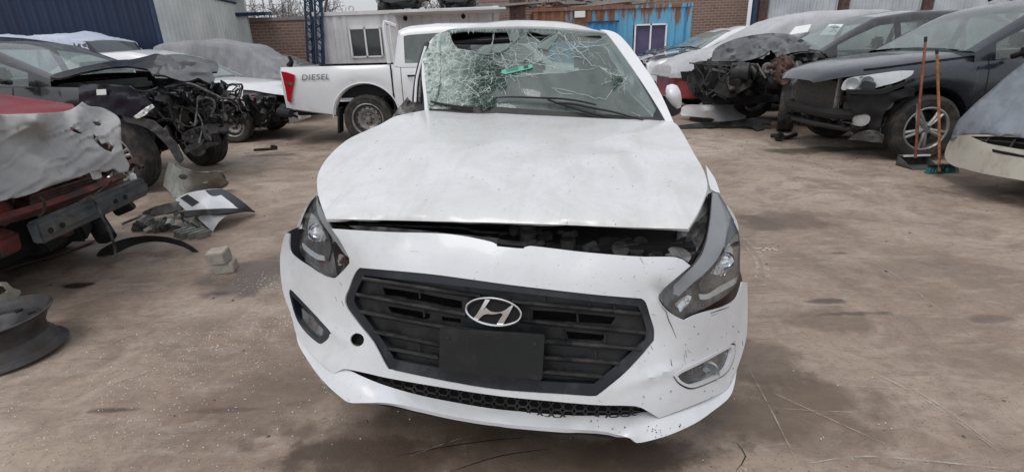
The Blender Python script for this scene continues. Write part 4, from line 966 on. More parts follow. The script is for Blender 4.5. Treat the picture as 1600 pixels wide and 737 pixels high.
# headlights
HL_L = cc(4.607, 430, 290, [(298, 62), (310, 120), (340, 180), (378, 240), (408, 305), (450, 370), (500, 450), (535, 520), (535, 555), (500, 600), (440, 650), (400, 655), (350, 640), (270, 585), (210, 520), (178, 460), (172, 380), (178, 300), (205, 210), (250, 125)])
HL_R = cc(3.206, 1020, 280, [(300, 62), (325, 68), (350, 100), (385, 165), (415, 230), (436, 290), (437, 400), (430, 500), (380, 570), (300, 625), (220, 665), (150, 697), (125, 690), (85, 655), (55, 625), (28, 590), (40, 565), (100, 505), (185, 440), (235, 375), (265, 300), (285, 200), (293, 120)])
DHL = Depth([(495, 304, 1.97), (478, 322, 2.02), (469, 355, 1.98), (467, 385, 1.92), (476, 403, 1.86), (498, 426, 1.76), (520, 432, 1.69), (546, 408, 1.63), (530, 373, 1.70), (512, 342, 1.76), (500, 365, 1.79), (490, 390, 1.82)])
DHR = Depth([(1114, 299, 1.82), (1122, 300, 1.84), (1140, 331, 1.79), (1155, 370, 1.74), (1156, 405, 1.70), (1154, 436, 1.66), (1137, 458, 1.58), (1068, 497, 1.39), (1029, 464, 1.36), (1061, 427, 1.44), (1093, 397, 1.52), (1106, 360, 1.62), (1111, 325, 1.72), (1110, 430, 1.50), (1130, 385, 1.60)])
def lamp(outl, D, inner_front, drl, projector, strip, ribs, side):
    lens = traced('headlight', outl, D, M['lens'], HERO, th=.004, step=7)
    traced('lamp_housing', outl, D.back(.045), M['dullalu'], lens, th=.01, step=8)
    mb = MB(); o3 = [D.back(.002).pt(*p) for p in spline(outl, 8, True)]; i3 = [D.back(.047).pt(*p) for p in spline(outl, 8, True)]; mb.grid([o3 + [o3[0]], i3 + [i3[0]]]); mb.build('lamp_wall', M['plastic'], lens, world=True)
    traced('lamp_bezel', inner_front[0], D.back(.028), M['greyplast'], lens, th=.004, step=6)
    for t_ in (.35, .7):
        cx_ = sum(p[0] for p in inner_front[1]) / len(inner_front[1]); cy_ = sum(p[1] for p in inner_front[1]) / len(inner_front[1]); c0_ = D.back(.016).pt(cx_, cy_ + (t_ - .5) * 14)
        MB().lathe([(.026, .014), (.022, .004), (.012, -.004), (.010, .008), (0, .012)], Matrix.Translation(c0_) @ Matrix.Rotation(R(78), 4, 'X') @ Matrix.Rotation(R(-10 * side), 4, 'Y'), 20).build('reflector_bowl', M['chrome'], lens, world=True)
    traced('reflector', inner_front[1], D.back(.020), M['silver'], lens, th=.004, step=4, bump=lambda x, y: .006 * math.sin(x * 1.3))
    traced('daylight_strip', drl, D.back(.006), M['fog_lens'], lens, th=.006, step=5); traced('daylight_strip', drl, D.back(.015), M['white2'], lens, th=.003, step=5)
    traced('indicator', projector, D.back(.012), M['chrome'], lens, th=.004, step=3, bump=lambda x, y: .004 * math.sin(x * 1.9 + y))
    traced('lens_edge', strip, D.back(-.002), M['smoke'], lens, th=.004, step=6)
    for (a, b) in ribs: MB().tube([D.back(.014).pt(*a), D.back(.014).pt(*b)], .0022, 6).build('reflector_rib', M['chrome'], lens, world=True)
c_ = lambda P: cc(4.607, 430, 290, P)
lamp(HL_L, DHL, (c_([(250, 150), (290, 200), (330, 270), (385, 370), (400, 450), (380, 540), (300, 500), (230, 420), (215, 330), (225, 240)]), c_([(258, 200), (300, 240), (345, 330), (370, 380), (340, 400), (290, 400), (240, 380), (235, 290)])), c_([(195, 410), (240, 450), (300, 490), (350, 505), (355, 540), (300, 530), (240, 490), (200, 450)]),
     c_([(450, 470), (490, 500), (520, 530), (500, 565), (455, 575), (445, 520)]), c_([(298, 68), (312, 130), (342, 190), (380, 250), (410, 320), (452, 385), (505, 465), (525, 510), (505, 500), (440, 410), (380, 330), (325, 245), (298, 160)]), [((488 + 0, 378), (493 + 0, 366)), ((494, 380), (500, 367)), ((500, 381), (506, 368)), ((506, 380), (510, 370))], -1)
c_ = lambda P: cc(3.206, 1020, 280, P)
lamp(HL_R, DHR, (c_([(390, 230), (425, 320), (425, 470), (370, 520), (240, 560), (230, 520), (290, 460), (350, 380), (375, 300)]), c_([(385, 320), (400, 350), (400, 400), (385, 450), (330, 480), (290, 470), (340, 410), (365, 350)])), c_([(230, 575), (280, 572), (340, 535), (405, 500), (425, 490), (410, 525), (350, 560), (280, 598), (240, 602)]),
     c_([(110, 620), (150, 590), (192, 570), (190, 600), (160, 650), (140, 670)]), c_([(300, 66), (325, 72), (352, 150), (368, 230), (360, 310), (330, 390), (270, 460), (200, 520), (130, 585), (105, 575), (105, 530), (190, 448), (245, 380), (272, 300), (290, 200), (296, 120)]), [((1114, 428), (1119, 414)), ((1120, 430), (1124, 417)), ((1126, 431), (1129, 421)), ((1132, 430), (1134, 422))], 1)
# white pieces of the wings beside the lamps
traced('wing', [(495, 300), (484, 313), (474, 331), (465, 351), (464, 358), (470, 357), (474, 335), (483, 316), (497, 305)], Depth([(495, 301, 2.0), (464, 358, 2.05), (480, 325, 2.06)]), M['white2'], HERO, th=.004, step=5)
traced('wing', [(1103, 258), (1110, 268), (1118, 281), (1125, 301), (1119, 300), (1111, 296), (1107, 283)], Depth([(1103, 258, 2.1), (1125, 301, 1.9), (1111, 280, 1.98)]), M['white2'], HERO, th=.004, step=5)
traced('wing', [(1137, 321), (1146, 334), (1153, 350), (1154, 362), (1150, 362), (1148, 345), (1143, 337)], Depth([(1137, 321, 1.95), (1154, 362, 1.93), (1148, 340, 1.96)]), M['white2'], HERO, th=.004, step=5)
traced('torn_corner', [(612, 184), (620, 172), (630, 160), (636, 152), (645, 162), (652, 172), (660, 178), (648, 179), (630, 181)], Depth([(612, 184, 3.1), (636, 152, 3.2), (660, 178, 3.12)]), M['dullalu'], HERO, th=.004, step=4, bump=lambda x, y: .03 * noise.noise(Vector((x / 6, y / 6, 1))))
traced('gap_backing', [(447, 364), (458, 358), (474, 352), (474, 405), (500, 430), (490, 432), (465, 412), (450, 398)], DB.back(.13), M['frame'], HERO, th=.01)  # black sheet backing the bumper gap, its shade in the colour
traced('gap_backing', [(1160, 436), (1154, 418), (1120, 440), (1066, 490), (1080, 505), (1110, 490), (1150, 474), (1158, 455)], DB.back(.15), M['junkred'], HERO, th=.01)
# open engine bay behind the bumper
bay = MB(); bay.box((1.35, 0, .50), (1.2, 1.25, .5)); bay.build('bay_fill', M['void'], HERO)  # black box filling the bay, shade put into its colour
traced('slam_panel', [(515, 344), (600, 344), (700, 348), (790, 353), (780, 366), (700, 362), (600, 358), (530, 352)], Depth([(515, 350, 1.95), (800, 362, 1.82), (1040, 376, 1.76)]), M['black'], HERO, th=.02, step=8, bump=lambda x, y: .015 * noise.noise(Vector((x / 25, y / 8, 0))))
traced('slam_panel_edge', [(545, 352), (590, 354), (640, 358), (700, 364), (780, 372), (776, 384), (700, 371), (640, 366), (600, 363), (560, 359)], DB.back(.03), M['greymetal'], HERO, th=.006, step=6)
DBAY = Depth([(515, 350, 1.86), (800, 372, 1.68), (1060, 396, 1.60), (1090, 350, 1.85), (1000, 350, 1.9)])
mb = MB(); [mb.tube([DBAY.pt(*p) for p in P], r_, 8, .03) for P, r_ in (([(560, 350), (640, 353), (720, 356), (745, 362), (800, 364)], .006), ([(780, 366), (830, 360), (870, 356), (960, 362), (1040, 372)], .008), ([(760, 372), (790, 380), (860, 384), (940, 388)], .012), ([(900, 372), (930, 380), (990, 384), (1030, 392)], .009), ([(980, 362), (1010, 372), (1040, 380), (1056, 394)], .012), ([(840, 376), (880, 370), (900, 378), (925, 372)], .006))]
mb.build('wiring_harness', M['bay'], HERO, world=True)
c0 = DBAY.pt(960, 384); MB().lathe([(0, .02), (.03, .02), (.04, .012), (.045, 0), (.055, 0), (.055, -.03)], Matrix.Translation(c0), 20).build('filler_cap', M['bay'], HERO, world=True)
c0 = DBAY.pt(876, 368); MB().box(c0, (.05, .03, .025), bev=.006).lathe([(0, .02), (.012, .02), (.012, 0)], Matrix.Translation(c0), 10).build('bonnet_latch', M['dullalu'], HERO, world=True)
DB2 = Depth([(515, 360, 1.78), (800, 372, 1.64), (1060, 396, 1.56), (1090, 350, 1.70), (1000, 350, 1.74)]); mb = MB(); q = random.Random(31)
for k in range(26):
    px = q.uniform(800, 1060); py = 362 + (px - 790) * .10 + q.uniform(-6, 16); p = DB2.pt(px, py); s_ = q.uniform(.02, .06)
    if k % 3: mb.box(p, (s_ * 1.4, s_, s_ * .7), (q.uniform(-.4, .4), q.uniform(-.4, .4), q.uniform(-.4, .4)), bev=s_ * .12)
    else: mb.lathe([(0, s_ / 3), (s_ / 2, s_ / 3), (s_ / 2, -s_ / 3)], Matrix.Translation(p) @ Matrix.Rotation(q.uniform(-.8, .8), 4, 'X'), 12)
mb.build('engine_parts', M['bay'], HERO, world=True)
mb = MB()
for k in range(16):
    px = q.uniform(800, 1000); py = 366 + (px - 790) * .09 + q.uniform(-8, 10); P = [DBAY.pt(px + j * q.uniform(8, 18), py + q.gauss(0, 4) + j * 1.2) for j in range(5)]; mb.tube(P, q.uniform(.003, .007), 6, .02)
mb.build('engine_hoses', M['bay'], HERO, world=True)
traced('lamp_bracket', cc(2.949, 780, 270, [(820, 265), (900, 230), (960, 180), (975, 175), (960, 280), (930, 330), (890, 385), (870, 395), (850, 350), (820, 330)]), Depth([(1058, 360, 1.68), (1110, 330, 1.82), (1075, 405, 1.52)]), M['dullalu'], HERO, th=.01, step=5, bump=lambda x, y: .012 * math.sin((x + y) / 4))
traced('bracket_tab', cc(2.949, 780, 270, [(765, 375), (790, 368), (778, 350), (800, 340), (840, 345), (875, 365), (885, 390), (870, 410), (850, 395), (820, 382), (790, 385)]), Depth([(1040, 395, 1.50), (1080, 400, 1.48), (1060, 386, 1.54)]), M['dullalu'], HERO, th=.004, step=4)
traced('seal_strip', cc(2.949, 780, 270, [(965, 95), (978, 90), (982, 160), (965, 250), (940, 320), (905, 380), (885, 420), (870, 425), (905, 372), (950, 290), (966, 200)]), Depth([(1108, 300, 1.82), (1078, 413, 1.47), (1100, 370, 1.6)]).back(.02), M['void'], HERO, th=.008, step=5)

# windscreen
W4 = lambda P: cc(3.478, 620, 20, P)
WS = [(698, 47), (740, 45), (790, 44), (850, 45), (900, 48), (951, 54.5), (975, 88), (1000, 124), (1022, 157), (1040, 186.5), (1038, 195), (960, 196), (800, 190), (700, 182), (670, 178), (667, 150), (666, 128), (666, 92), (678, 66)]
HOLE1 = W4([(290, 112), (400, 100), (500, 104), (600, 100), (640, 98), (652, 108), (665, 130), (640, 155), (620, 165), (570, 168), (520, 172), (470, 180), (440, 200), (420, 212), (380, 200), (330, 195), (305, 160)])
HOLE2 = W4([(705, 100), (760, 108), (800, 120), (865, 112), (835, 132), (785, 158), (760, 140), (712, 130)])
HOLE3 = W4([(672, 262), (700, 252), (712, 268), (690, 274)])
ws = traced('windscreen', WS, DW, M['glass'], HERO, holes=[HOLE1, HOLE2, HOLE3], th=.005, step=8, bump=lambda x, y: .012 * noise.noise(Vector((x / 40, y / 25, 4))) * (1 if x < 900 else .3))
CZ = W4([(215, 118), (285, 105), (305, 165), (330, 198), (380, 204), (425, 216), (440, 235), (500, 235), (540, 280), (590, 300), (585, 350), (595, 400), (560, 425), (480, 440), (430, 470), (405, 500), (395, 522), (175, 522), (166, 440), (163, 380), (158, 250), (180, 180)])
traced('crazed_glass', CZ, DW.back(-.012), M['crazed'], ws, th=.003, step=4, bump=lambda x, y: .022 * noise.noise(Vector((x / 18, y / 15, 1))) + .004 * noise.noise(Vector((x / 5, y / 5, 2))), sharp=12, corner=70)
traced('glass_crust', W4([(150, 230), (190, 170), (225, 150), (235, 230), (238, 330), (225, 420), (200, 500), (172, 518), (158, 400), (148, 300)]), DW.back(-.03), M['crazed'], ws, th=.01, step=3, bump=lambda x, y: .03 * noise.noise(Vector((x / 5, y / 5, 1))), sharp=10)
traced('glass_crumple', W4([(410, 520), (420, 485), (450, 465), (500, 452), (540, 455), (545, 480), (520, 500), (520, 522), (470, 530)]), DW.back(-.02), M['crazed'], ws, th=.004, step=3, bump=lambda x, y: .03 * noise.noise(Vector((x / 6, y / 6, 1))), sharp=10)
traced('glass_crumple', W4([(1170, 345), (1230, 345), (1235, 365), (1205, 385), (1180, 420), (1165, 410)]), DW.back(-.015), M['crazed'], ws, th=.004, step=3, bump=lambda x, y: .02 * noise.noise(Vector((x / 6, y / 6, 1))), sharp=10)
CR = [[(270, 95), (300, 160), (330, 195), (400, 210), (440, 220), (500, 230), (520, 160), (530, 100)], [(530, 100), (520, 170), (470, 240), (450, 285), (470, 330)], [(620, 165), (560, 210), (580, 250), (600, 290)], [(640, 95), (600, 105), (620, 165), (665, 130), (655, 95)], [(700, 100), (750, 140), (780, 160), (860, 110)],
      [(880, 110), (820, 200), (760, 190), (700, 250), (650, 270)], [(650, 270), (640, 210), (600, 180)], [(880, 105), (940, 170), (1000, 220), (1060, 290), (1100, 290), (1160, 340)], [(910, 120), (925, 170), (960, 210)], [(1150, 170), (1050, 185), (980, 185), (900, 210), (800, 250), (740, 275)],
      [(1100, 290), (1160, 330), (1230, 348), (1170, 420), (1140, 470), (1060, 460), (960, 430), (860, 410)], [(740, 275), (800, 285), (850, 295), (870, 310)], [(830, 260), (860, 300)], [(600, 360), (590, 400), (570, 440)], [(600, 350), (700, 345), (800, 330), (950, 320), (1080, 300)], [(470, 330), (430, 380), (380, 440)],
      [(760, 190), (720, 170), (712, 130)], [(820, 200), (860, 215), (900, 210)], [(470, 240), (430, 230), (380, 205)], [(540, 280), (600, 300), (660, 280)], [(560, 210), (500, 225)], [(700, 250), (740, 275)], [(650, 270), (600, 300), (560, 330)], [(1130, 180), (1160, 240), (1200, 300), (1225, 348)], [(1270, 540), (1310, 555), (1340, 578)], [(840, 410), (900, 440), (960, 445)], [(980, 185), (1000, 160), (1080, 165), (1150, 120)]]
mb = MB()
for k, c in enumerate(CR):
    P = [DW.back(-.006).pt(*p) for p in W4(c)]; Q = []
    for i in range(len(P) - 1):
        for j in range(4): a = P[i] + (P[i + 1] - P[i]) * j / 4; Q.append(a + np.array([rnd.gauss(0, 1), 0, rnd.gauss(0, 1)]) * .003 * (j > 0))
    Q.append(P[-1]); mb.tube(Q, .0016 if k < 12 else .0011, 4)
q = random.Random(11)
for k in range(70):
    x, y = q.uniform(190, 560), q.uniform(200, 500); a = math.atan2(y - 420, x - 230) + q.gauss(0, .6); L = q.uniform(20, 80); P = [(x, y)]
    for _ in range(4): P.append((P[-1][0] + L / 4 * math.cos(a), P[-1][1] + L / 4 * math.sin(a))); a += q.gauss(0, .5)
    if not all(inpoly(*W4([p])[0], CZ) for p in P): continue
    mb.tube([DW.back(-.03).pt(*p) for p in W4(P)], .0012, 3)
mb.build('cracks', M['crack'], ws, world=True)
mb = MB(); q = random.Random(21)
for k in range(230):
    bx_, by_ = q.choice([(330, 200), (440, 215), (520, 170), (640, 160), (700, 260), (820, 200), (880, 120), (560, 280), (600, 340), (1190, 360), (1000, 220), (480, 330)])
    x, y = bx_ + q.gauss(0, 45), by_ + q.gauss(0, 30); a = q.uniform(0, 6.28); L = q.uniform(25, 130); P = [(x, y)]
    for _ in range(6): P.append((P[-1][0] + L / 6 * math.cos(a), P[-1][1] + L / 6 * math.sin(a) * .8)); a += q.gauss(0, .35)
    PW = W4(P)
    if not all(inpoly(*p, WS) and not inpoly(*p, HOLE1) and not inpoly(*p, HOLE2) for p in PW): continue
    mb.tube([DW.back(-.008).pt(*p) for p in PW], q.choice([.0006, .0009, .0012]), 3)
mb.build('hairline_cracks', M['crack'], ws, world=True)
# shards round the hole
for poly in ([(440, 205), (470, 182), (515, 170), (500, 230), (450, 222)], [(600, 105), (655, 95), (668, 130), (640, 160), (618, 150)], [(530, 175), (620, 168), (600, 195), (560, 215), (525, 215)], [(865, 112), (790, 160), (760, 190), (820, 200), (878, 120)]):
    traced('glass_shard', W4(poly), DW.back(-.02), M['bglass'], ws, th=.005, step=6, bump=lambda x, y: .02 * noise.noise(Vector((x / 15, y / 15, 7))), smooth=False)
mb = MB(); q = random.Random(5)
for k in range(26):
    x = 285 + k * 23 + q.uniform(-6, 6); y0 = 92 + q.uniform(-4, 4); h_ = q.uniform(6, 26) if k < 20 else q.uniform(3, 9); w_ = q.uniform(8, 22)
    traced('', W4([(x, y0), (x + w_, y0 + q.uniform(-3, 3)), (x + w_ * q.uniform(.2, .9), y0 + h_)]), DW.back(-.025 - q.uniform(0, .02)), None, th=.004, step=4, smooth=False, mb=mb)
mb.build('torn_glass_edge', M['crazed'], ws, world=True)
stk = traced('sticker', W4([(568, 328), (572, 312), (735, 280), (740, 296), (722, 304), (590, 334)]), DW.back(-.016), M['green'], ws, th=.002, step=5, smooth=False)
mb = MB()
for k in range(9):
    x = 595 + k * 7.5; y = 307 - k * 1.45; traced('', W4([(x, y), (x + 3.5, y - .7), (x + 6, y + 15), (x + 2.5, y + 16)]), DW.back(-.0185), None, th=.0005, step=3, smooth=False, mb=mb)
traced('', W4([(688, 290), (712, 285), (716, 299), (692, 304)]), DW.back(-.0185), None, th=.0005, step=3, smooth=False, mb=mb)
mb.build('sticker_marks', M['ink'], stk, world=True)
# black band, pillars
traced('pillar', [(938, 46.5), (952, 48), (966, 54), (980, 68), (994, 86), (1008, 106), (1022, 127), (1038, 158), (1052, 190), (1056, 200), (1046, 200), (1039, 187), (1022, 158), (1000, 124), (975, 88), (951, 56)], DW.back(-.012), M['white2'], HERO, th=.05, step=5)
traced('pillar_band', W4([(1150, 122), (1172, 128), (1230, 190), (1320, 330), (1400, 460), (1462, 570), (1460, 584), (1385, 580), (1410, 520), (1340, 400), (1260, 270)]), DW.back(-.004), M['frame'], ws, th=.004, step=5)
traced('pillar', [(703, 45), (690, 50), (675, 61), (665, 76), (660, 94), (659, 120), (662, 150), (664, 178), (671, 178), (667, 150), (665, 128), (666, 94), (678, 68), (698, 50)], DW.back(.005), M['white2'], HERO, th=.05, step=5)
c_ = lambda P: cc(4.61, 600, 30, P)
traced('bent_door', c_([(315, 160), (290, 175), (262, 250), (235, 350), (215, 450), (203, 560), (200, 640), (320, 680), (318, 560), (305, 400), (300, 300), (305, 240)]), Depth([(662, 66, 3.5), (645, 160, 3.3), (668, 160, 3.25), (648, 110, 3.42)]), M['frame'], HERO, th=.03, step=5)
for k, P in enumerate(([(300, 200), (262, 330), (235, 450), (225, 600)], [(300, 270), (278, 360), (262, 470), (255, 600)])):
    MB().tube([Depth([(662, 66, 3.5), (645, 160, 3.3), (668, 160, 3.25), (648, 110, 3.42)]).back(-.02).pt(*p) for p in c_(P)], .008, 6, .04).build('door_seal', M['white2'] if k == 0 else M['dullalu'], HERO, world=True)
# cowl, wipers, mirror
traced('cowl', [(672, 163), (760, 166), (900, 176), (1030, 184), (1040, 200), (860, 196), (670, 184)], DW.back(-.01), M['plastic'], HERO, th=.02, step=8)
DWI = DW.back(-.035)
mb = MB().tube([DWI.pt(*p) for p in W4([(538, 462), (620, 458), (760, 462), (900, 468), (1000, 482), (1082, 500)])], [.006, .010, .008], 6, .04, flat=.6); mb.tube([DWI.pt(*p) for p in W4([(820, 472), (900, 500), (1050, 545), (1150, 570), (1250, 590)])], .006, 6, .04)
mb.build('wiper', M['black'], HERO, world=True)
mb = MB().tube([DWI.pt(*p) for p in W4([(860, 490), (960, 496), (1050, 515), (1180, 540), (1270, 565), (1340, 582)])], [.012, .009, .006], 6, .04, flat=.6); mb.build('wiper', M['black'], HERO, world=True)
mb = MB().tube([DWI.pt(*p) for p in W4([(185, 485), (260, 500), (340, 512), (410, 518)])], .008, 6, .04); mb.build('wiper', M['black'], HERO, world=True)
DMI = Depth([(1041, 133, 3.0), (1064, 140, 3.02), (1050, 172, 3.0)])
mir = traced('side_mirror', [(1042, 134), (1050, 131.5), (1058, 134), (1063, 143), (1065, 155), (1064, 168), (1058, 170), (1048, 163), (1042, 153), (1040, 142)], DMI, M['white2'], HERO, th=.09, step=4, bump=lambda x, y: .06 * (((x - 1052) / 14) ** 2 + ((y - 150) / 20) ** 2))
traced('mirror_base', [(1039, 150), (1048, 162), (1058, 170), (1063, 170), (1061, 178), (1052, 182), (1042, 178)], DMI.back(.02), M['black'], mir, th=.07, step=4)

# scuffs on the bumper corner
DSC = DB.back(-.0022); mb = MB()
for P, r_ in (([(1034, 479), (1041, 487), (1045, 500), (1052, 515), (1057, 528)], .0012), ([(1071, 547), (1073, 558)], .0014), ([(1069, 553), (1071, 568)], .001), ([(1074, 546), (1080, 551)], .001), ([(1048, 560), (1050, 572), (1047, 580)], .0012), ([(1043, 573), (1041, 582)], .001), ([(1110, 489), (1125, 484), (1140, 479)], .0016), ([(1112, 493), (1122, 489)], .001), ([(1160, 532), (1161, 540)], .002),
             ([(1017, 540), (1020, 546)], .002), ([(1012, 548), (1015, 552)], .0014), ([(534, 470), (537, 478)], .002), ([(524, 463), (526, 470)], .0014), ([(935, 625), (940, 628)], .001), ([(1018, 490), (1024, 492)], .0012), ([(640, 392), (655, 393)], .0006), ([(1000, 402), (1006, 412)], .0014), ([(530, 440), (534, 446)], .0012)):
    mb.tube([DSC.pt(*p) for p in P], [r_ * .4, r_, r_ * .3], 5)
q = random.Random(77)
for k in range(42):
    x, y = q.uniform(990, 1155), q.uniform(500, 640)
    if not inpoly(x, y, BUMP) or inpoly(x, y, GR_O) or inpoly(x, y, FOG_R): continue
    mb.tube([DSC.pt(x, y), DSC.pt(x + q.uniform(-2, 2), y + q.uniform(.5, 3))], q.uniform(.0004, .0011), 4)
mb.build('scuff_marks', M['black'], HERO, world=True)
mb = MB(); DSL = DL.back(-.003)
for k in range(34):
    x = q.uniform(920, 1110); y = 655 + (x - 940) * .05 + q.uniform(0, 22)
    if not inpoly(x, y, LIP): continue
    mb.tube([DSL.pt(x, y), DSL.pt(x + q.uniform(-2, 2), y + q.uniform(.5, 2.5))], q.uniform(.0006, .0018), 4)
mb.build('lip_chips', M['black'], HERO, world=True)
# small marks and twigs of dirt on the bonnet
mb = MB(); DSH = DH.back(-.004)
for k in range(60):
    x, y = q.uniform(520, 1080), q.uniform(185, 300)
    if not inpoly(x, y, HOOD): continue
    Yb = hood_dents(x, y); a = q.uniform(-.5, .5); L = q.uniform(.5, 3.5)
    P0 = at(x, y, DSH.Y(x, y) + Yb); P1 = at(x + L * math.cos(a), y + L * math.sin(a), DSH.Y(x + L, y) + Yb); mb.tube([P0, P1], q.uniform(.0003, .0007), 4)
mb.build('bonnet_marks', M['greymetal'], HERO, world=True)
# ================================================================ vehicles round the yard
def pz(*p): return ('z', p[0]) if p else 0
# ---- white pickup
PK = thing('pickup_truck', 'white double cab pickup with outlined lettering on its bed side', 'pickup truck', (-.71, 9.27, 0))
sp = Spec(2.62, -2.80, [(2.62, .62), (2.4, .80), (1.9, .90), (-2.6, .925), (-2.8, .90)], [(2.62, .42), (-2.0, .44), (-2.8, .58)],
          [(2.62, .9), (2.5, 1.0), (1.45, 1.17), (-2.8, 1.225)], [(2.62, .85), (2.4, .98), (1.4, 1.12), (-.98, 1.17), (-1.05, 1.20), (-2.8, 1.215)],
          [(1.45, 1.15), (.75, 1.67), (.4, 1.745), (-.3, 1.765), (-.82, 1.74), (-.96, 1.68), (-1.03, 1.22)], (1.60, -1.53), .43, 1.45, .72, -.9, -1.04, wr=.76, wb=.955, wins=((-.86, -.02), (.06, 1.15)))
lower_body(sp, PK, M['white2'], keep=lambda x, j: j <= 6 if x < -1.1 else True, caps=False)
green_house(sp, PK, M['white2'], M['dglass'])
MB().box((-2.78, 0, .93), (.05, 1.66, .56), bev=.015).build('tailgate', M['white2'], PK)
MB().box((-1.12, 0, .95), (.05, 1.7, .5)).box((-1.95, 0, .72), (1.7, 1.1, .04)).box((-1.95, .84, .97), (1.7, .03, .46)).box((-1.95, -.84, .97), (1.7, .03, .46)).build('bed_liner', M['void'], PK)
underbody(sp, PK, -1.1, 2.3, .35, .8, .8)
MB().tube([(-2.7, 0, .5), (1.9, 0, .5)], .06, 8).box((-1.53, 0, .42), (.14, 1.5, .12), bev=.04).box((-2.3, .45, .5), (1, .06, .12)).box((-2.3, -.45, .5), (1, .06, .12)).lathe([(0, .1), (.1, .1), (.16, 0), (.1, -.1), (0, -.1)], Matrix.Translation((-1.53, 0, .40)), 20).build('axle', M['void'], PK)
for x in (1.60, -1.53):
    for s_ in (-1, 1): wheel(PK, x, s_ * .80, .385, .25, 'steel', side=s_)
mb = MB()
for s_ in (-1, 1):
    P = [(-1.075, s_ * (sp.w(-1.07) + .003), 1.2), (-1.075, s_ * (sp.w(-1.07) + .003), .50)]; mb.grid([[(p[0] - .012, p[1], p[2]) for p in P], [(p[0] + .012, p[1], p[2]) for p in P]])
mb.build('cab_gap', M['void'], PK)
seam(sp, PK, (-.93, .03, 1.12))
for s_ in (-1, 1):
    MB().box((-2.0, s_ * .80, .38), (.03, .24, .40), (0, R(8), 0), bev=.005).build('mud_flap', M['black'], PK)
    for x in (-.72, .22): MB().tube([(x - .10, s_ * (sp.w(x) + .0), 1.03), (x - .09, s_ * (sp.w(x) + .035), 1.03), (x + .09, s_ * (sp.w(x) + .035), 1.03), (x + .10, s_ * sp.w(x), 1.03)], .016, 6).build('door_handle', M['black'], PK)
DP = Depth([(440, 110, 8.325), (460, 160, 8.32)])
tl = traced('tail_light', [(439, 112), (447, 113), (459, 117), (460, 123), (457, 142), (454, 161), (449, 158), (446, 140), (443, 127)], DP, M['red_lens'], PK, th=.14, step=5)
traced('light_divider', [(447, 128), (457, 130), (456, 134), (447, 131)], DP.back(-.01), M['greyplast'], tl, th=.02, step=4)
MB().tube([(-2.72, -.95, .52), (-2.86, -.90, .54), (-2.92, -.7, .55), (-2.92, .7, .55), (-2.86, .90, .54), (-2.72, .95, .52)], [.07, .09, .09, .07], 10, .1, flat=.9).build('rear_bumper', M['black'], PK)
MB().tube([(-2.9, -.6, .50), (-2.6, -.93, .46)], .03, 8).build('bumper_step', M['chrome'], PK)
# wheel arch flare
P = []
for k in range(13): a = math.pi * (k / 12); P.append((-1.53 + .53 * math.cos(a), -.935, .44 + .51 * math.sin(a)))
MB().tube(P, .018, 6, .05, flat=.6).build('arch_lip', M['white2'], PK)
MB().tube([(-1.10, -.86, 1.22), (-1.12, -.85, 1.76), (-1.07, -.84, 1.80), (-.96, -.80, 1.75)], .032, 6, .05).tube([(-1.03, -.86, 1.22), (-1.04, -.85, 1.77)], .014, 6).build('door_posts', M['white2'], PK)  # open white door beside the cab, reduced to two posts
MB().tube([(-2.72, -.7, 1.23), (-2.66, -.72, 1.30), (-2.68, -.74, 1.38)], [.05, .035, .02], 8).build('bed_hook', M['black'], PK)
cu = bpy.data.curves.new('lettering', 'FONT'); cu.body = 'DIESEL'; cu.size = .135; cu.extrude = .002; cu.shear = .25; cu.space_character = 1.12
tmp = bpy.data.objects.new('tmp', cu); COL.objects.link(tmp)
dg = bpy.context.evaluated_depsgraph_get(); me = bpy.data.meshes.new_from_object(tmp.evaluated_get(dg)); bpy.data.objects.remove(tmp)
me.materials.clear(); me.materials.append(M['ink']); lt = bpy.data.objects.new('lettering', me); COL.objects.link(lt); lt.parent = PK
lt.rotation_euler = (R(90), 0, 0); lt.location = (-2.48, -.9315, 1.02); lt.scale = (1.0, .88, 1)
cu2 = bpy.data.curves.new('lettering', 'FONT'); cu2.body = 'DIESEL'; cu2.size = .135; cu2.extrude = .001; cu2.shear = .25; cu2.space_character = 1.12; cu2.offset = -.0045
tmp = bpy.data.objects.new('tmp', cu2); COL.objects.link(tmp); dg = bpy.context.evaluated_depsgraph_get(); me = bpy.data.meshes.new_from_object(tmp.evaluated_get(dg)); bpy.data.objects.remove(tmp)
me.materials.clear(); me.materials.append(simple('grey letter fill', (.45, .46, .48), .5)); l2 = bpy.data.objects.new('letter_fill', me); COL.objects.link(l2); l2.parent = lt; l2.location = (0, 0, .003)
interior(Spec(sp.nose, sp.tail, sp.hw, sp.bot, sp.top, sp.belt, sp.roof, sp.arch, sp.R, 1.45, .72, -.9, -1.04), PK)

# ---- dark blue-black SUV on the right
SV = thing('parked_suv', 'dark blue grey SUV without front bumper, broom and dustpan before its wheel', 'car', (6.1, 6.74, 0), R(180))
sv = Spec(2.42, -2.36, [(2.42, .40), (2.34, .58), (2.2, .72), (1.95, .85), (1.75, .91), (1.4, .945), (-1.8, .94), (-2.36, .80)], [(2.42, .35), (1, .28), (-2.36, .35)],
          [(2.42, .90), (2.34, .98), (2.2, 1.04), (2.0, 1.085), (1.5, 1.155), (.95, 1.20), (-2.36, 1.2)], [(2.42, .87), (2.3, .93), (2.1, .965), (1.5, 1.02), (.95, 1.07), (-1.8, 1.16), (-2.36, 1.1)],
          [(.98, 1.18), (.55, 1.42), (.2, 1.60), (-.1, 1.68), (-.6, 1.72), (-1.5, 1.71), (-2.0, 1.6), (-2.3, 1.15)], (1.37, -1.35), .37, .98, .12, -1.75, -2.25, wr=.70, wb=.94, wins=((-.12, .75), (-1.15, -.22), (-1.95, -1.25)))
lower_body(sv, SV, M['blue_black'], keep=lambda x, j: (j >= 6 if x > 1.72 else True), caps=False)
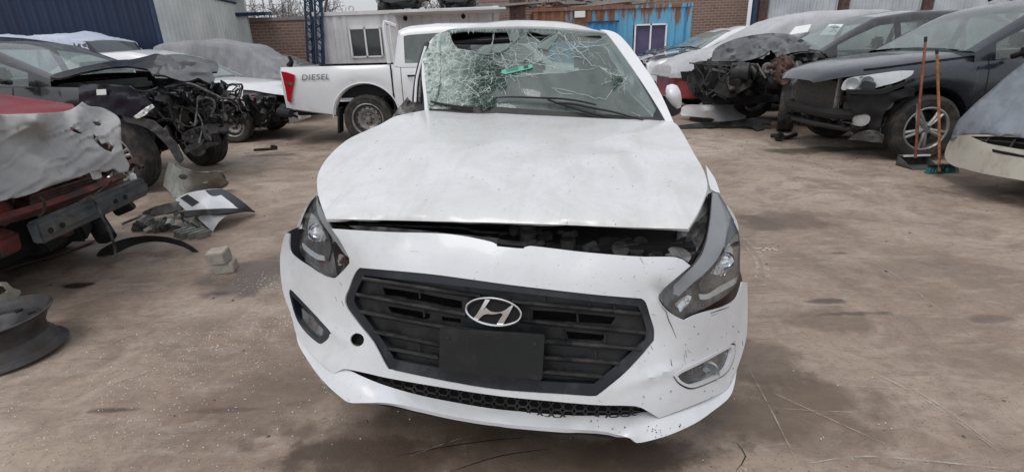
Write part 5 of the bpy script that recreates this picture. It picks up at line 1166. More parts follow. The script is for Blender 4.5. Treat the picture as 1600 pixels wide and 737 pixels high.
green_house(sv, SV, M['blue_black'], M['bglass'])
interior(sv, SV); underbody(sv, SV, -2.2, 1.2, .28, .8, .75); seam(sv, SV, (.82, -.15))
for x in (1.37, -1.35):
    for s_ in (-1, 1): wheel(SV, x, s_ * .835, .37, .235, 'alloy', side=s_, steer=R(0) if x < 0 else R(-4))
for s_ in (-1, 1):
    MB().tube([(sv.w(.7) and .62, s_ * .93, 1.12), (.60, s_ * 1.05, 1.16)], .03, 8).box((.60, s_ * 1.10, 1.18), (.12, .20, .15), bev=.045).build('side_mirror', M['black'], SV)
    MB().tube([(-.3, s_ * .60, 1.76), (-.5, s_ * .60, 1.80), (-1.5, s_ * .60, 1.79), (-1.8, s_ * .60, 1.72)], .016, 6, .1).build('roof_rail', M['black'], SV)
# bonnet shut line and crease on the near side
P = [(x, sv.lower(x)[7][0] + .003, sv.lower(x)[7][1] + .006) for x in np.linspace(.9, 2.05, 14)]
MB().tube(P, .006, 4).build('bonnet_gap', M['void'], SV)
DS = Depth([(1315, 135, 6.06), (1428, 111, 5.73), (1403, 129, 5.74), (1355, 118, 5.90), (1363, 139, 5.85)])
HS = [(1314, 138), (1319, 127), (1330, 121), (1355, 117.5), (1403, 111), (1428, 110.5), (1424, 118), (1403, 128), (1380, 134), (1363, 138.5), (1335, 141), (1316, 141)]
hl_ = traced('headlight', HS, DS, M['lens'], SV, th=.004, step=6)
traced('lamp_housing', HS, DS.back(.06), M['silver'], hl_, th=.01, step=8)
for (x, y, r_) in ((1332, 131, .065), (1356, 128, .062)):
    c = DS.back(.05).pt(x, y); Mx = Matrix.Translation(c) @ Matrix.Rotation(R(90), 4, 'X') @ Matrix.Rotation(R(-38), 4, 'Y')
    MB().lathe([(r_, .05), (r_ * .9, .02), (r_ * .5, -.0), (0, -.01)], Mx, 24).build('reflector', M['silver'], hl_, world=True)
    MB().lathe([(0, .035), (r_ * .3, .03), (r_ * .45, .01)], Mx, 16).build('bulb_lens', M['fog_lens'], hl_, world=True)
traced('headlight', [(1234, 132), (1240, 118), (1250, 107), (1254, 108), (1252, 118), (1243, 128)], Depth([(1234, 132, 7.5), (1254, 108, 7.4), (1252, 125, 7.3)]), M['fog_lens'], SV, th=.03, step=4)
# exposed front end
MB().box((2.12, .0, .68), (.04, 1.0, .50), bev=.01).build('radiator', M['radiator'], SV)
MB().box((2.15, .47, .68), (.05, .05, .50), bev=.01).build('radiator_tank', M['alloy'], SV); MB().box((2.10, 0, .90), (.08, 1.30, .06), bev=.01).box((1.98, .60, .66), (.08, .10, .48), bev=.01).box((1.98, -.60, .66), (.08, .10, .48), bev=.01).build('core_support', M['void'], SV)
mb = MB(); mb.tube([(1.98, -.80, .52), (2.20, -.5, .52), (2.26, 0, .53), (2.20, .5, .52), (1.98, .80, .52)], .05, 8, .08, flat=1.2); mb.build('bumper_beam', M['black'], SV)
MB().tube([(1.9, -.8, .38), (2.15, -.45, .36), (2.2, 0, .36), (2.15, .45, .36), (1.95, .72, .34)], .035, 8, .08).build('lower_beam', M['plastic'], SV)
mb = junk(MB(), (1.75, .45, .42), (2.1, .82, .90), 16, (.06, .2), 3); hoses(mb, (1.8, .4, .4), (2.15, .85, .95), 14, (.006, .014), 9); mb.build('bracketry', M['darkened'], SV)
mb = junk(MB(), (2.0, -.6, .3), (2.2, .6, .5), 14, (.04, .15), 4); mb.build('front_brackets', M['plastic'], SV)
c_ = lambda P: cc(2.4575, 1200, 0, P)
DLN = Depth([(1330, 150, 5.95), (1400, 150, 5.78), (1330, 215, 6.05), (1375, 215, 5.85), (1420, 145, 5.76)])
traced('arch_liner', c_([(300, 368), (420, 362), (540, 340), (562, 345), (560, 370), (520, 375), (470, 400), (440, 450), (430, 500), (440, 545), (410, 550), (380, 545), (300, 540), (330, 515), (315, 490), (330, 430), (310, 400)]), DLN, M['black'], SV, th=.02, step=6, bump=lambda x, y: .03 * noise.noise(Vector((x / 14, y / 12, 3))))
traced('torn_liner', c_([(310, 535), (345, 510), (400, 500), (445, 520), (440, 548), (400, 545)]), DLN.back(-.05), M['greyplast'], SV, th=.006, step=4, bump=lambda x, y: .03 * noise.noise(Vector((x / 8, y / 6, 5))))
traced('bumper_bracket', c_([(300, 345), (420, 345), (500, 325), (560, 300), (566, 312), (500, 340), (430, 362), (300, 362)]), DLN.back(-.03), M['black'], SV, th=.02, step=5)

# ---- wrecked black SUV behind it
BR = thing('wrecked_suv', 'black wrecked SUV with a crushed front and two papers in its windscreen', 'car', (5.78, 9.02, 0), R(180))
br = Spec(2.4, -2.3, [(2.4, .7), (2.0, .82), (1.4, .90), (-1.8, .90), (-2.3, .78)], [(2.4, .35), (-2.3, .35)], [(2.4, .95), (1.5, 1.13), (.95, 1.20), (-2.3, 1.2)], [(2.4, .9), (1.5, 1.0), (.95, 1.06), (-1.8, 1.12), (-2.3, 1.05)],
          [(.98, 1.18), (.5, 1.45), (.12, 1.63), (-.5, 1.70), (-1.5, 1.69), (-2.0, 1.5), (-2.25, 1.15)], (1.37, -1.3), .36, .98, .10, -1.75, -2.2, wr=.70, wb=.94, wins=((-.12, .75), (-1.1, -.22), (-1.9, -1.2)))
lower_body(br, BR, M['black_paint'], keep=lambda x, j: x < 1.05 and (j < 7 or x < 1.0), caps=False)
green_house(br, BR, M['black_paint'], M['bglass']); interior(br, BR); underbody(br, BR, -2.2, 1.0, .28, .8, .75)
wheel(BR, 1.37, .80, .36, .23, 'alloy', side=1, steer=R(62)); wheel(BR, 1.2, -.80, .36, .23, 'alloy', side=-1); wheel(BR, -1.3, .80, .36, .23, side=1); wheel(BR, -1.3, -.80, .36, .23, side=-1)
MB().tube([(1.25, .62, .55), (1.25, .66, 1.0)], .045, 8).build('strut', M['greymetal'], BR)
mb = MB(); pp = [(1.25 + .07 * math.cos(a), .63 + .07 * math.sin(a), .5 + a * .009) for a in np.linspace(0, 44, 160)]; mb.tube(pp, .011, 5); mb.build('coil_spring', M['greymetal'], BR)
traced('crushed_bonnet', [(1112, 96), (1113, 84), (1120, 74), (1140, 64), (1165, 57), (1192, 53), (1210, 52), (1235, 54), (1262, 66), (1284, 76), (1287, 82), (1268, 80), (1240, 82), (1215, 90), (1205, 78), (1190, 88), (1165, 95), (1140, 96)], Depth([(1112, 94, 9.6), (1150, 62, 9.8), (1210, 53, 9.6), (1284, 78, 8.5), (1215, 88, 8.4), (1150, 95, 8.9)]), M['darkened'], BR, th=.02, step=6, bump=lambda x, y: .13 * noise.noise(Vector((x / 20, y / 11, 2))) + .09 * noise.noise(Vector((x / 7, y / 4, 5))), sharp=12)
traced('crushed_wing', [(1233, 86), (1262, 82), (1290, 84), (1300, 100), (1285, 112), (1262, 120), (1252, 108), (1238, 100)], Depth([(1233, 90, 8.2), (1290, 84, 8.1), (1265, 118, 8.1)]), M['darkened'], BR, th=.02, step=6, bump=lambda x, y: .09 * noise.noise(Vector((x / 12, y / 9, 6))), sharp=12)
traced('crumpled_metal', [(1205, 95), (1222, 85), (1236, 90), (1246, 105), (1240, 120), (1225, 135), (1210, 125), (1203, 110)], Depth([(1205, 95, 8.3), (1240, 100, 8.0), (1220, 130, 8.1)]), M['junkred'], BR, th=.01, step=5, bump=lambda x, y: .10 * noise.noise(Vector((x / 8, y / 7, 6))), sharp=12)
traced('radiator', [(1108, 100), (1160, 92), (1200, 95), (1195, 118), (1165, 125), (1112, 120)], Depth([(1108, 110, 9.4), (1200, 105, 8.9), (1150, 120, 9.2)]), M['plastic'], BR, th=.05, step=8)
for k in range(5):
    y = 100 + k * 5; traced('grille_bar', [(1112, y), (1155, y - 4), (1196, y - 3), (1196, y - 1), (1155, y - 2), (1112, y + 2)], Depth([(1108, 110, 9.33), (1200, 105, 8.83), (1150, 120, 9.13)]), M['black'], BR, th=.02, step=9)
traced('bumper_shell', [(1074, 118), (1084, 108), (1108, 97), (1112, 102), (1092, 116), (1082, 128), (1086, 140), (1100, 148), (1130, 152), (1170, 150), (1215, 148), (1218, 158), (1170, 162), (1120, 162), (1092, 155), (1080, 146), (1073, 132)], Depth([(1074, 120, 9.7), (1108, 98, 9.7), (1130, 155, 9.1), (1215, 152, 8.6)]), M['black'], BR, th=.02, step=6, bump=lambda x, y: .06 * noise.noise(Vector((x / 14, y / 9, 2))))
mb = junk(MB(), (1.35, -.75, .58), (2.35, .75, .98), 46, (.08, .32), 7); mb.build('crushed_front', M['plastic'], BR)
mb = plates(MB(), (1.5, -.8, .58), (2.5, .7, 1.0), 26, (.15, .45), 12, .09); mb.build('torn_panels', M['black'], BR)
mb = hoses(MB(), (1.6, -.8, .55), (2.5, .8, 1.02), 34, (.008, .02), 5, .16); mb.build('loose_hoses', M['greymetal'], BR)
mb = MB(); c = at(1199, 107, 8.35); mb.lathe([(.07, .02), (.09, 0), (.07, -.02), (.03, -.02), (.03, .02), (.07, .02)], Matrix.Translation(c) @ Matrix.Rotation(R(80), 4, 'X'), 18); mb.tube([at(1182, 100, 8.35), at(1188, 110, 8.3), at(1196, 122, 8.3)], .02, 6); mb.tube([at(1208, 100, 8.35), at(1205, 112, 8.3)], .02, 6); mb.build('pulley', M['steel'], BR, world=True)
for P in ([(1243, 42), (1268, 38), (1262, 50), (1232, 55)], [(1296, 38), (1318, 38), (1305, 55), (1280, 55)]):
    pa = traced('windscreen_paper', P, Depth([(1230, 53, 9.9), (1280, 30, 9.9), (1342, 28, 8.65), (1287, 77, 8.35)]).back(-.06), M['paper'], BR, th=.003, step=6, smooth=False)
for P in ([(1302, 44), (1306, 50)], [(1298, 43), (1310, 43)], [(1296, 50), (1302, 48)]):
    MB().tube([Depth([(1230, 53, 9.9), (1280, 30, 9.9), (1342, 28, 8.65), (1287, 77, 8.35)]).back(-.075).pt(*p) for p in P], .008, 4).build('paper_mark', M['ink'], pa, world=True)

# ---- covered red car, silver cover
RC = thing('covered_car', 'red car hidden under the long silver cover, only its smashed bumper showing', 'car', (5.62, 11.35, 0), R(180))
rc = Spec(2.25, -2.5, [(2.25, .6), (2.0, .80), (1.5, .90), (-2.1, .92), (-2.5, .8)], [(2.25, .3), (-2.5, .35)], [(2.25, .92), (1.9, 1.10), (.9, 1.30), (-2.5, 1.35)], [(2.25, .8), (1.8, .92), (.9, 1.1), (-2.5, 1.2)],
          [(.95, 1.28), (.2, 1.68), (-.4, 1.80), (-1.9, 1.80), (-2.4, 1.3)], (1.35, -1.4), .36, .95, .1, -2.0, -2.3, wr=.74)
lower_body(rc, RC, M['red_paint']); underbody(rc, RC, -2.2, 1.9, .25, .7, .8)
for x in (1.35, -1.4):
    for s_ in (-1, 1): wheel(RC, x, s_ * .8, .35, .22, 'steel', side=s_)
traced('bumper_opening', [(1063, 112), (1082, 112), (1088, 122), (1080, 130), (1066, 126)], Depth([(1063, 115, 10.35), (1088, 120, 10.2), (1075, 130, 10.25)]), M['void'], RC, th=.02, step=5)
drape(rc, (5.62, 11.35, 0), 'car_cover', 'silver dusty cover over the tall car, behind the black wrecked SUV', M['cover_silver'], .72, rz=R(180), seed=3, fold=.05, freq=1.4)
# ---- far white cars
def far_car(x, y, lab, seed, nose_dark):
    t = thing('wrecked_car', lab, 'car', (x, y, 0), R(180))
    f = Spec(2.2, -2.3, [(2.2, .6), (2.0, .76), (1.5, .87), (-1.9, .88), (-2.3, .75)], [(2.2, .3), (-2.3, .3)], [(2.2, .93), (1.9, 1.05), (1.0, 1.16), (-2.3, 1.2)], [(2.2, .85), (1.8, .96), (1.0, 1.04), (-2.3, 1.1)],
             [(1.0, 1.15), (.3, 1.55), (-.2, 1.68), (-1.6, 1.68), (-2.2, 1.15)], (1.35, -1.35), .34, 1.0, .15, -1.7, -2.1, wr=.72, wins=((-.1, .8), (-1.0, -.2)))
    lower_body(f, t, M['white2']); green_house(f, t, M['white2'], M['bglass']); underbody(f, t, -2, 1.8, .25, .7, .8)
    for xx in (1.35, -1.35):
        for s_ in (-1, 1): wheel(t, xx, s_ * .78, .34, .22, 'steel', side=s_)
    MB().box((2.14, 0, .78), (.16, .95, .32), bev=.04).box((2.1, 0, .42), (.22, 1.5, .22), bev=.05).build('grille', M['black'], t)
    mb = MB(); mb.lathe([(.06, 0), (.075, .01), (.09, 0)], Matrix.Translation((2.24, 0, .80)) @ Matrix.Rotation(R(90), 4, 'Y'), 20); mb.box((2.24, 0, .8), (.02, .2, .035)); mb.build('emblem', M['chrome'], t)
    for s_ in (-1, 1): MB().box((2.02, s_ * .66, .86), (.28, .26, .13), (0, 0, s_ * R(-30)), bev=.04).build('headlight', M['fog_lens'], t)
    mb = plates(MB(), (1.9, .1, .3), (2.4, .9, .9), 10, (.1, .35), seed, .06); junk(mb, (1.9, .2, .3), (2.3, .8, .6), 10, (.05, .2), seed); mb.build('broken_front', M['plastic'], t)
    return t, f
t1, f1 = far_car(5.75, 14.1, 'white wrecked car with black raised bonnet and chrome grille badge, beside the silver cover', 21, 1)
rows = [[crumple((x, y, 1.10 + .12 * (2.1 - x) + .10 * math.sin((x - .9) * 2.4)), .05, 3) for y in np.linspace(-.75, .75, 12)] for x in np.linspace(2.1, .95, 10)]
MB().grid(rows).build('bonnet', M['black_paint'], t1, solid=.02)
t2, f2 = far_car(6.05, 15.95, 'white wrecked car farthest back, nose against the blue container window', 33, 1)

# ---- near right: white car under a blue grey cover
NR = thing('covered_car', 'cream white car with a scraped bumper under the blue grey cover at the right edge', 'car', (6.45, 3.98, 0), R(180))
nr = Spec(2.1, -2.2, [(2.1, .6), (1.8, .78), (1.3, .86), (-2.2, .8)], [(2.1, .3), (-2.2, .3)], [(2.1, .62), (1.6, .9), (.9, 1.0), (-2.2, 1.0)], [(2.1, .55), (1.6, .8), (.9, .9), (-2.2, .92)], [(.9, 1.0), (.2, 1.4), (-1.2, 1.42), (-1.9, 1.0)], (1.3, -1.3), .31, .9, .15, -1.2, -1.8)
lower_body(nr, NR, M['cream_p']); underbody(nr, NR, -2, 1.9, .2, .5, .8)
for x in (1.3, -1.3):
    for s_ in (-1, 1): wheel(NR, x, s_ * .75, .30, .2, 'steel', side=s_)
DN = Depth([(1477, 244, 5.00), (1487, 216, 4.98), (1510, 212, ('x', 4.22)), (1600, 215, ('x', 4.16)), (1600, 282, ('x', 4.14)), (1510, 264, ('x', 4.2)), (1700, 230, ('x', 4.16)), (1700, 290, ('x', 4.14))])
nb = traced('bumper', c_([(705, 530), (730, 522), (760, 518), (850, 518), (983, 525), (1200, 535), (1200, 735), (983, 694), (900, 680), (820, 665), (760, 650), (715, 638), (690, 622), (679, 603), (680, 580), (690, 555)]), DN, M['cream_p'], NR, holes=[c_([(775, 524), (870, 524), (970, 528), (1100, 540), (1100, 585), (983, 575), (900, 562), (830, 548)])], th=.01, step=7)
traced('bumper_grid', c_([(765, 520), (1120, 530), (1120, 600), (983, 585), (820, 560)]), DN.back(.05), M['void'], NR, th=.01, step=12)
for a, b in (((835, 545), (850, 528)), ((930, 565), (950, 535)), ((1040, 578), (1060, 540)), ((790, 534), (1100, 560))): MB().tube([DN.back(.02).pt(*c_([a])[0]), DN.back(.02).pt(*c_([b])[0])], .008, 6).build('grid_bar', M['greyplast'], NR, world=True)
traced('slot', c_([(860, 572), (890, 578), (983, 596), (983, 606), (900, 592), (862, 584)]), DN.back(-.002), M['void'], nb, th=.003, step=5)
CVR = thing('car_cover', 'blue grey cover over the white car at the right edge', 'car cover', (4.6, 4.3, 0))
traced('cloth', [(1485, 220), (1489, 205), (1496, 190), (1504, 181), (1515, 170), (1530, 156), (1548, 141), (1570, 122), (1600, 98), (1640, 68), (1700, 40), (1780, 20), (1780, 250), (1700, 230), (1640, 222), (1600, 216), (1575, 210), (1560, 213), (1540, 209), (1520, 211), (1505, 209), (1495, 216)],
       Depth([(1487, 216, 4.95), (1496, 190, 5.0), (1530, 156, 4.98), (1570, 122, 4.92), (1600, 98, 4.9), (1600, 216, ('x', 4.12)), (1540, 209, ('x', 4.15)), (1570, 170, ('x', 4.35)), (1600, 150, ('x', 4.45)), (1700, 40, 4.9), (1700, 230, ('x', 4.12)), (1700, 140, ('x', 4.6)), (1540, 180, ('x', 4.28)), (1780, 20, 4.9), (1780, 250, ('x', 4.1))]), M['cover_steel'], CVR, th=.006, step=7,
       bump=lambda x, y: .05 * abs(noise.noise(Vector((x / 45, (y + x * .4) / 22, 2)))) + .02 * noise.noise(Vector((x / 14, (y + x * .6) / 8, 5))), sharp=180)

# ---- left: black wreck
BL = thing('wrecked_suv', 'black wrecked SUV with torn open front and small white sticker on its wing', 'car', (-5.62, 6.48, 0))
bl = Spec(2.2, -2.5, [(2.2, .7), (1.9, .82), (1.4, .90), (-1.8, .92), (-2.5, .8)], [(2.2, .40), (-2.5, .35)], [(2.2, .95), (1.5, 1.16), (.80, 1.26), (-2.5, 1.2)], [(2.2, 1.05), (1.5, 1.12), (.80, 1.16), (-2.5, 1.15)],
          [(.85, 1.24), (.45, 1.42), (.1, 1.58), (-.3, 1.66), (-1.0, 1.69), (-1.9, 1.66), (-2.4, 1.2)], (1.40, -1.35), .40, .85, .0, -1.9, -2.3, wr=.72, wb=.94, wins=((-.25, .62), (-1.2, -.35)))
lower_body(bl, BL, M['black_paint'], keep=lambda x, j: x < 1.30 and (j < 6 or x < .82) or (x < 1.62 and 3 <= j < 6), caps=False)
green_house(bl, BL, M['black_paint'], M['bglass']); interior(bl, BL); underbody(bl, BL, -2.3, .95, .3, .85, .78); seam(bl, BL, (.45,))
wheel(BL, 1.34, -.80, .40, .25, 'alloy', side=-1, steer=R(-12)); wheel(BL, 1.42, .62, .38, .25, 'alloy', side=1, steer=R(-25)); wheel(BL, -1.35, -.8, .38, .24, side=-1); wheel(BL, -1.35, .8, .38, .24, side=1)
MB().tube([(.52, -.93, 1.22), (.5, -1.08, 1.25)], .03, 8).box((.48, -1.12, 1.27), (.12, .22, .17), bev=.05).build('side_mirror', M['black_paint'], BL)
DHB = Depth([(75, 118, 5.75), (180, 94, 6.9), (250, 84, 6.6), (320, 92, 7.0), (343, 103, 6.9), (335, 130, 6.3), (270, 118, 5.9), (215, 108, 5.8), (150, 113, 5.75), (160, 104, 6.0)])
traced('crumpled_bonnet', [(72, 119), (105, 110), (140, 102), (178, 95), (205, 93), (228, 88), (243, 84), (251, 85), (268, 88), (290, 89), (312, 93), (322, 91), (338, 97), (343, 104), (339, 112), (331, 113), (336, 122), (330, 132), (310, 122), (290, 127), (268, 122), (258, 118), (240, 117), (230, 108), (200, 104), (170, 106), (130, 113), (95, 122)], DHB, M['darkened'], BL, th=.02, step=6,
       bump=lambda x, y: (.12 * noise.noise(Vector((x / 24, y / 12, 2))) + .05 * noise.noise(Vector((x / 9, y / 6, 5)))) * min(1, max(.06, (x - 180) / 70)), sharp=14, corner=30)
c_ = lambda P: cc(3.07, 0, 0, P)
DF = Depth([(122, 132, 5.58), (239, 166, 5.54), (182, 178, 5.54), (200, 135, 5.56), (280, 240, 5.6)])
traced('bent_wing', c_([(375, 405), (500, 404), (620, 412), (660, 440), (740, 505), (650, 568), (600, 555), (520, 545), (450, 520), (380, 505)]), DF.back(-.02), M['blue_black'], BL, th=.01, step=7, bump=lambda x, y: .015 * noise.noise(Vector((x / 22, y / 10, 2))), corner=30)
traced('torn_wing_edge', c_([(640, 560), (700, 515), (730, 500), (738, 515), (720, 530), (690, 555), (655, 570)]), DF.back(-.05), M['paper'], BL, th=.01, step=3, bump=lambda x, y: .02 * noise.noise(Vector((x / 4, y / 4, 2))))
traced('wing_sticker', c_([(462, 430), (508, 428), (510, 455), (464, 457)]), DF.back(-.045), M['paper'], BL, th=.003, step=6, smooth=False)
traced('arch_liner', c_([(580, 552), (640, 568), (700, 570), (760, 600), (810, 650), (850, 700), (880, 770), (865, 785), (845, 770), (800, 700), (740, 640), (680, 605), (600, 585)]), DF.back(-.01), M['greyplast'], BL, th=.02, step=5, bump=lambda x, y: .02 * noise.noise(Vector((x / 8, y / 8, 2))))
LO, HI = (1.30, -.72, .50), (2.05, .85, 1.10)
mb = junk(MB(), (1.3, -.65, .45), (1.95, .8, 1.0), 60, (.06, .24), 17); mb.build('engine', M['plastic'], BL)
mb = plates(MB(), LO, (2.15, .85, 1.05), 22, (.12, .4), 32, .09); mb.build('torn_sheet', M['darkened'], BL)
mb = hoses(MB(), (1.5, -.75, .6), (2.12, .6, 1.05), 60, (.006, .016), 25, .13); mb.build('wiring_tangle', M['black'], BL)
mb = hoses(MB(), (1.75, -.75, .5), (2.14, .5, 1.05), 26, (.005, .012), 29, .11); mb.build('metal_pipes', M['dullalu'], BL)
mb = junk(MB(), (1.85, -.7, .5), (2.05, .6, .95), 14, (.03, .10), 8); mb.build('engine_brackets', M['dullalu'], BL)
traced('crossmember', c_([(870, 640), (960, 605), (1110, 590), (1112, 600), (1080, 640), (1000, 640), (960, 700), (900, 730), (890, 715), (930, 690), (875, 670)]), Depth([(290, 210, 5.9), (360, 195, 6.6), (300, 235, 5.9)]), M['greyplast'], BL, th=.03, step=5, bump=lambda x, y: .05 * noise.noise(Vector((x / 9, y / 7, 2))))
traced('bent_rail', c_([(900, 720), (960, 690), (1040, 680), (1060, 670), (1060, 690), (1000, 710), (930, 750)]), Depth([(290, 240, 5.9), (345, 222, 6.4), (300, 230, 6.0)]), M['greymetal'], BL, th=.03, step=5)
for P in ([(700, 440), (720, 500), (780, 560), (860, 600)], [(790, 420), (900, 400), (1000, 440), (1060, 470)], [(620, 430), (700, 440), (760, 420)], [(760, 540), (800, 580), (830, 560)], [(940, 480), (1000, 470), (1030, 500), (1010, 560)]):
    MB().tube([at(x / 3.07, y / 3.07, 5.75 + .0012 * (x - 700)) for x, y in P], .014, 6, .04).build('pipe', M['dullalu'] if P[0][0] > 750 else M['greymetal'], BL, world=True)

# ---- white wreck with stripes
WS_ = thing('wrecked_car', 'white wrecked car with red and blue stripes on its front corner', 'car', (-6.0, 9.75, 0))
wsx = Spec(2.15, -2.2, [(2.15, .55), (1.95, .72), (1.5, .84), (-1.8, .86), (-2.2, .7)], [(2.15, .25), (-2.2, .3)], [(2.15, .80), (1.8, .95), (.9, 1.06), (-2.2, 1.05)], [(2.15, .74), (1.7, .86), (.9, .95), (-2.2, 1.0)], [(.9, 1.05), (.2, 1.42), (-.3, 1.53), (-1.2, 1.50), (-2.0, 1.05)], (1.3, -1.3), .31, .9, .12, -1.3, -1.9, wr=.70, wins=((-.1, .7), (-1.1, -.2)))
lower_body(wsx, WS_, M['white2'], keep=lambda x, j: not (x > 1.55 and j < 6)); green_house(wsx, WS_, M['white2'], M['bglass']); underbody(wsx, WS_, -2, 1.9, .22, .7, .8)
for x in (1.3, -1.3):
    for s_ in (-1, 1): wheel(WS_, x, s_ * .75, .30, .2, 'steel', side=s_)
DWS = Depth([(380, 150, 9.05), (445, 160, 9.7), (400, 145, 9.1), (430, 145, 9.5), (440, 190, 9.6)])
wb_ = traced('bumper', [(378, 150), (392, 146), (415, 142), (424, 141), (432, 150), (440, 162), (444, 168), (430, 168), (404, 177), (400, 180), (395, 168), (386, 158)], DWS, M['white2'], WS_, th=.02, step=5)
traced('red_stripe', [(392, 149), (397, 148), (408, 166), (404, 168)], DWS.back(-.006), M['red_s'], wb_, th=.004, step=3); traced('blue_stripe', [(384, 151), (388, 150), (402, 169), (398, 172)], DWS.back(-.006), M['blue_s'], wb_, th=.004, step=3)
traced('stripe_badge', [(410, 155), (418, 152), (422, 156), (432, 157), (436, 162), (424, 164), (414, 163)], DWS.back(-.006), M['orange'], wb_, th=.004, step=3)
traced('grille', [(402, 179), (430, 168), (442, 170), (445, 180), (436, 188), (404, 194)], DWS.back(.01), M['black'], WS_, th=.04, step=5)
for y in (180, 186): MB().tube([DWS.back(-.01).pt(404, y + 3), DWS.back(-.01).pt(430, y - 4), DWS.back(-.01).pt(442, y - 6)], .015, 6).build('grille_bar', M['plastic'], WS_, world=True)
mb = junk(MB(), (1.5, -.78, .25), (2.0, -.2, .75), 24, (.05, .2), 77); plates(mb, (1.5, -.85, .25), (2.1, .2, .75), 12, (.1, .3), 78, .06); mb.build('broken_front', M['plastic'], WS_)
mb = hoses(MB(), (1.6, -.8, .3), (2.1, -.1, .75), 12, (.006, .014), 79); junk(mb, (1.8, -.8, .55), (2.0, -.4, .75), 5, (.04, .1), 80); mb.build('lamp_remains', M['dullalu'], WS_)
traced('wing_edge', [(340, 126), (365, 126), (400, 134), (415, 141), (395, 146), (370, 150), (345, 148)], Depth([(340, 130, 8.95), (415, 141, 9.3), (370, 148, 8.95)]), M['white2'], WS_, th=.02, step=6)
traced('lamp_hole', [(352, 150), (370, 151), (392, 160), (396, 172), (385, 168), (365, 158)], Depth([(352, 150, 8.9), (396, 172, 9.0), (370, 160, 8.9)]), M['void'], WS_, th=.04, step=5)

# ---- tarp covered vehicle at the back left
TV = thing('parked_van', 'dark van half hidden under the pale blue tarp, in front of the navy shed wall', 'van', (-9.95, 11.2, 0))
tv = Spec(2.3, -2.3, [(2.3, .7), (2.0, .85), (-2.3, .88)], [(2.3, .35), (-2.3, .35)], [(2.3, 1.2), (1.8, 1.3), (-2.3, 1.4)], [(2.3, 1.1), (-2.3, 1.2)], [(2.25, 1.25), (2.0, 1.75), (1.5, 1.84), (-2.1, 1.84), (-2.3, 1.4)], (1.3, -1.3), .34, 2.2, 1.8, -2.0, -2.2, wr=.85, wins=((-1, 1.6),))
lower_body(tv, TV, M['black_paint']); green_house(tv, TV, M['black_paint'], M['dglass'])
for x in (1.3, -1.3):
    for s_ in (-1, 1): wheel(TV, x, s_ * .75, .33, .2, 'steel', side=s_)
drape(tv, (-9.95, 11.2, 0), 'tarp', 'pale blue crumpled tarp thrown over the dark van', M['tarp'], 1.2, a=-2.3, b=1.95, seed=8, fold=.14, freq=2.0, hemfn=lambda x, s_: 1.36 + .14 * math.sin(x * 5.3) + (.25 if x > 1.2 else 0), cat='tarp')

# ---- grey covered car and red car behind
GC = thing('covered_car', 'car entirely under the plain grey cover beside the grey shed wall', 'car', (-6.05, 12.15, 0))
gc = Spec(1.6, -1.5, [(1.6, .6), (1.3, .78), (-1.2, .82), (-1.5, .75)], [(1.6, .3), (-1.5, .3)], [(1.6, .95), (1.0, 1.15), (-1.5, 1.2)], [(1.6, .85), (-1.5, 1.0)], [(1.15, 1.12), (.5, 1.58), (-.3, 1.68), (-1.2, 1.66), (-1.48, 1.5)], (1.0, -.95), .31, 1.1, .4, -1.3, -1.45, wr=.8)
lower_body(gc, GC, M['red_paint'])
for x in (1.0, -.95):
    for s_ in (-1, 1): wheel(GC, x, s_ * .75, .30, .2, 'steel', side=s_)
drape(gc, (-6.05, 12.15, 0), 'car_cover', 'plain grey cover over a whole car, left of the pickup tail light', M['cover_grey'], .72, seed=5, fold=.09, infl=.05, freq=1.7)
RD = thing('red_car', 'red car with only its roof and windscreen showing above the pickup bed', 'car', (-6.35, 14.6, 0))
rd = Spec(2.1, -2.1, [(2.1, .6), (1.8, .8), (-2.1, .75)], [(2.1, .3), (-2.1, .3)], [(2.1, .85), (1.2, 1.02), (-2.1, 1.05)], [(2.1, .8), (-2.1, .98)], [(1.2, 1.02), (.5, 1.36), (0, 1.44), (-1.2, 1.42), (-1.9, 1.05)], (1.3, -1.3), .30, 1.15, .45, -1.2, -1.8, wins=((-.9, .7),))
lower_body(rd, RD, M['red_paint']); green_house(rd, RD, M['red_paint'], M['bglass'])
for x in (1.3, -1.3):
    for s_ in (-1, 1): wheel(RD, x, s_ * .75, .30, .2, 'steel', side=s_)

# ---- near left: red car under a worn cover
RL = thing('stripped_car', 'red stripped car with bare bumper beam, under the worn cover at left', 'car', (-5.0, 3.02, 0))
rl = Spec(2.15, -2.2, [(2.15, .70), (1.8, .80), (-2.2, .82)], [(2.15, .50), (1.8, .3), (-2.2, .3)], [(2.15, .98), (1.5, 1.08), (.6, 1.16), (-2.2, 1.15)], [(2.15, .93), (.6, 1.08), (-2.2, 1.1)], [(.6, 1.16), (-.2, 1.5), (-1.6, 1.5), (-2.1, 1.15)], (1.35, -1.3), .33, .6, -.1, -1.6, -2.0, wins=((-.9, .3),))
lower_body(rl, RL, M['red_paint'], keep=lambda x, j: not (x > 1.75 and j < 6), caps=False); green_house(rl, RL, M['red_paint'], M['dglass']); underbody(rl, RL, -2, 1.9, .22, .85, .75)
for x in (1.35, -1.3):
    for s_ in (-1, 1): wheel(RL, x, s_ * .72, .32, .21, 'steel', side=s_)
wp = lambda px, py, x: at(px, py, ('x', x))
a, b = wp(54, 365, -2.62), wp(222, 291, -2.64)
mb = MB(); u = (b - a); L = np.linalg.norm(u); ang = math.atan2(u[1], u[0]); tl_ = math.asin(u[2] / L)
from mathutils import Euler
Mb = Matrix.Rotation(ang, 4, 'Z') @ Matrix.Rotation(-tl_, 4, 'Y')
mb.box((a + b) / 2, (L, .07, .125), Mb, bev=.012).box((a + b) / 2 + np.array([.04, 0, 0]), (L * .98, .02, .05), Mb, bev=.006)
bb = mb.build('bumper_beam', M['blackmetal'], RL, world=True)
mb = MB()
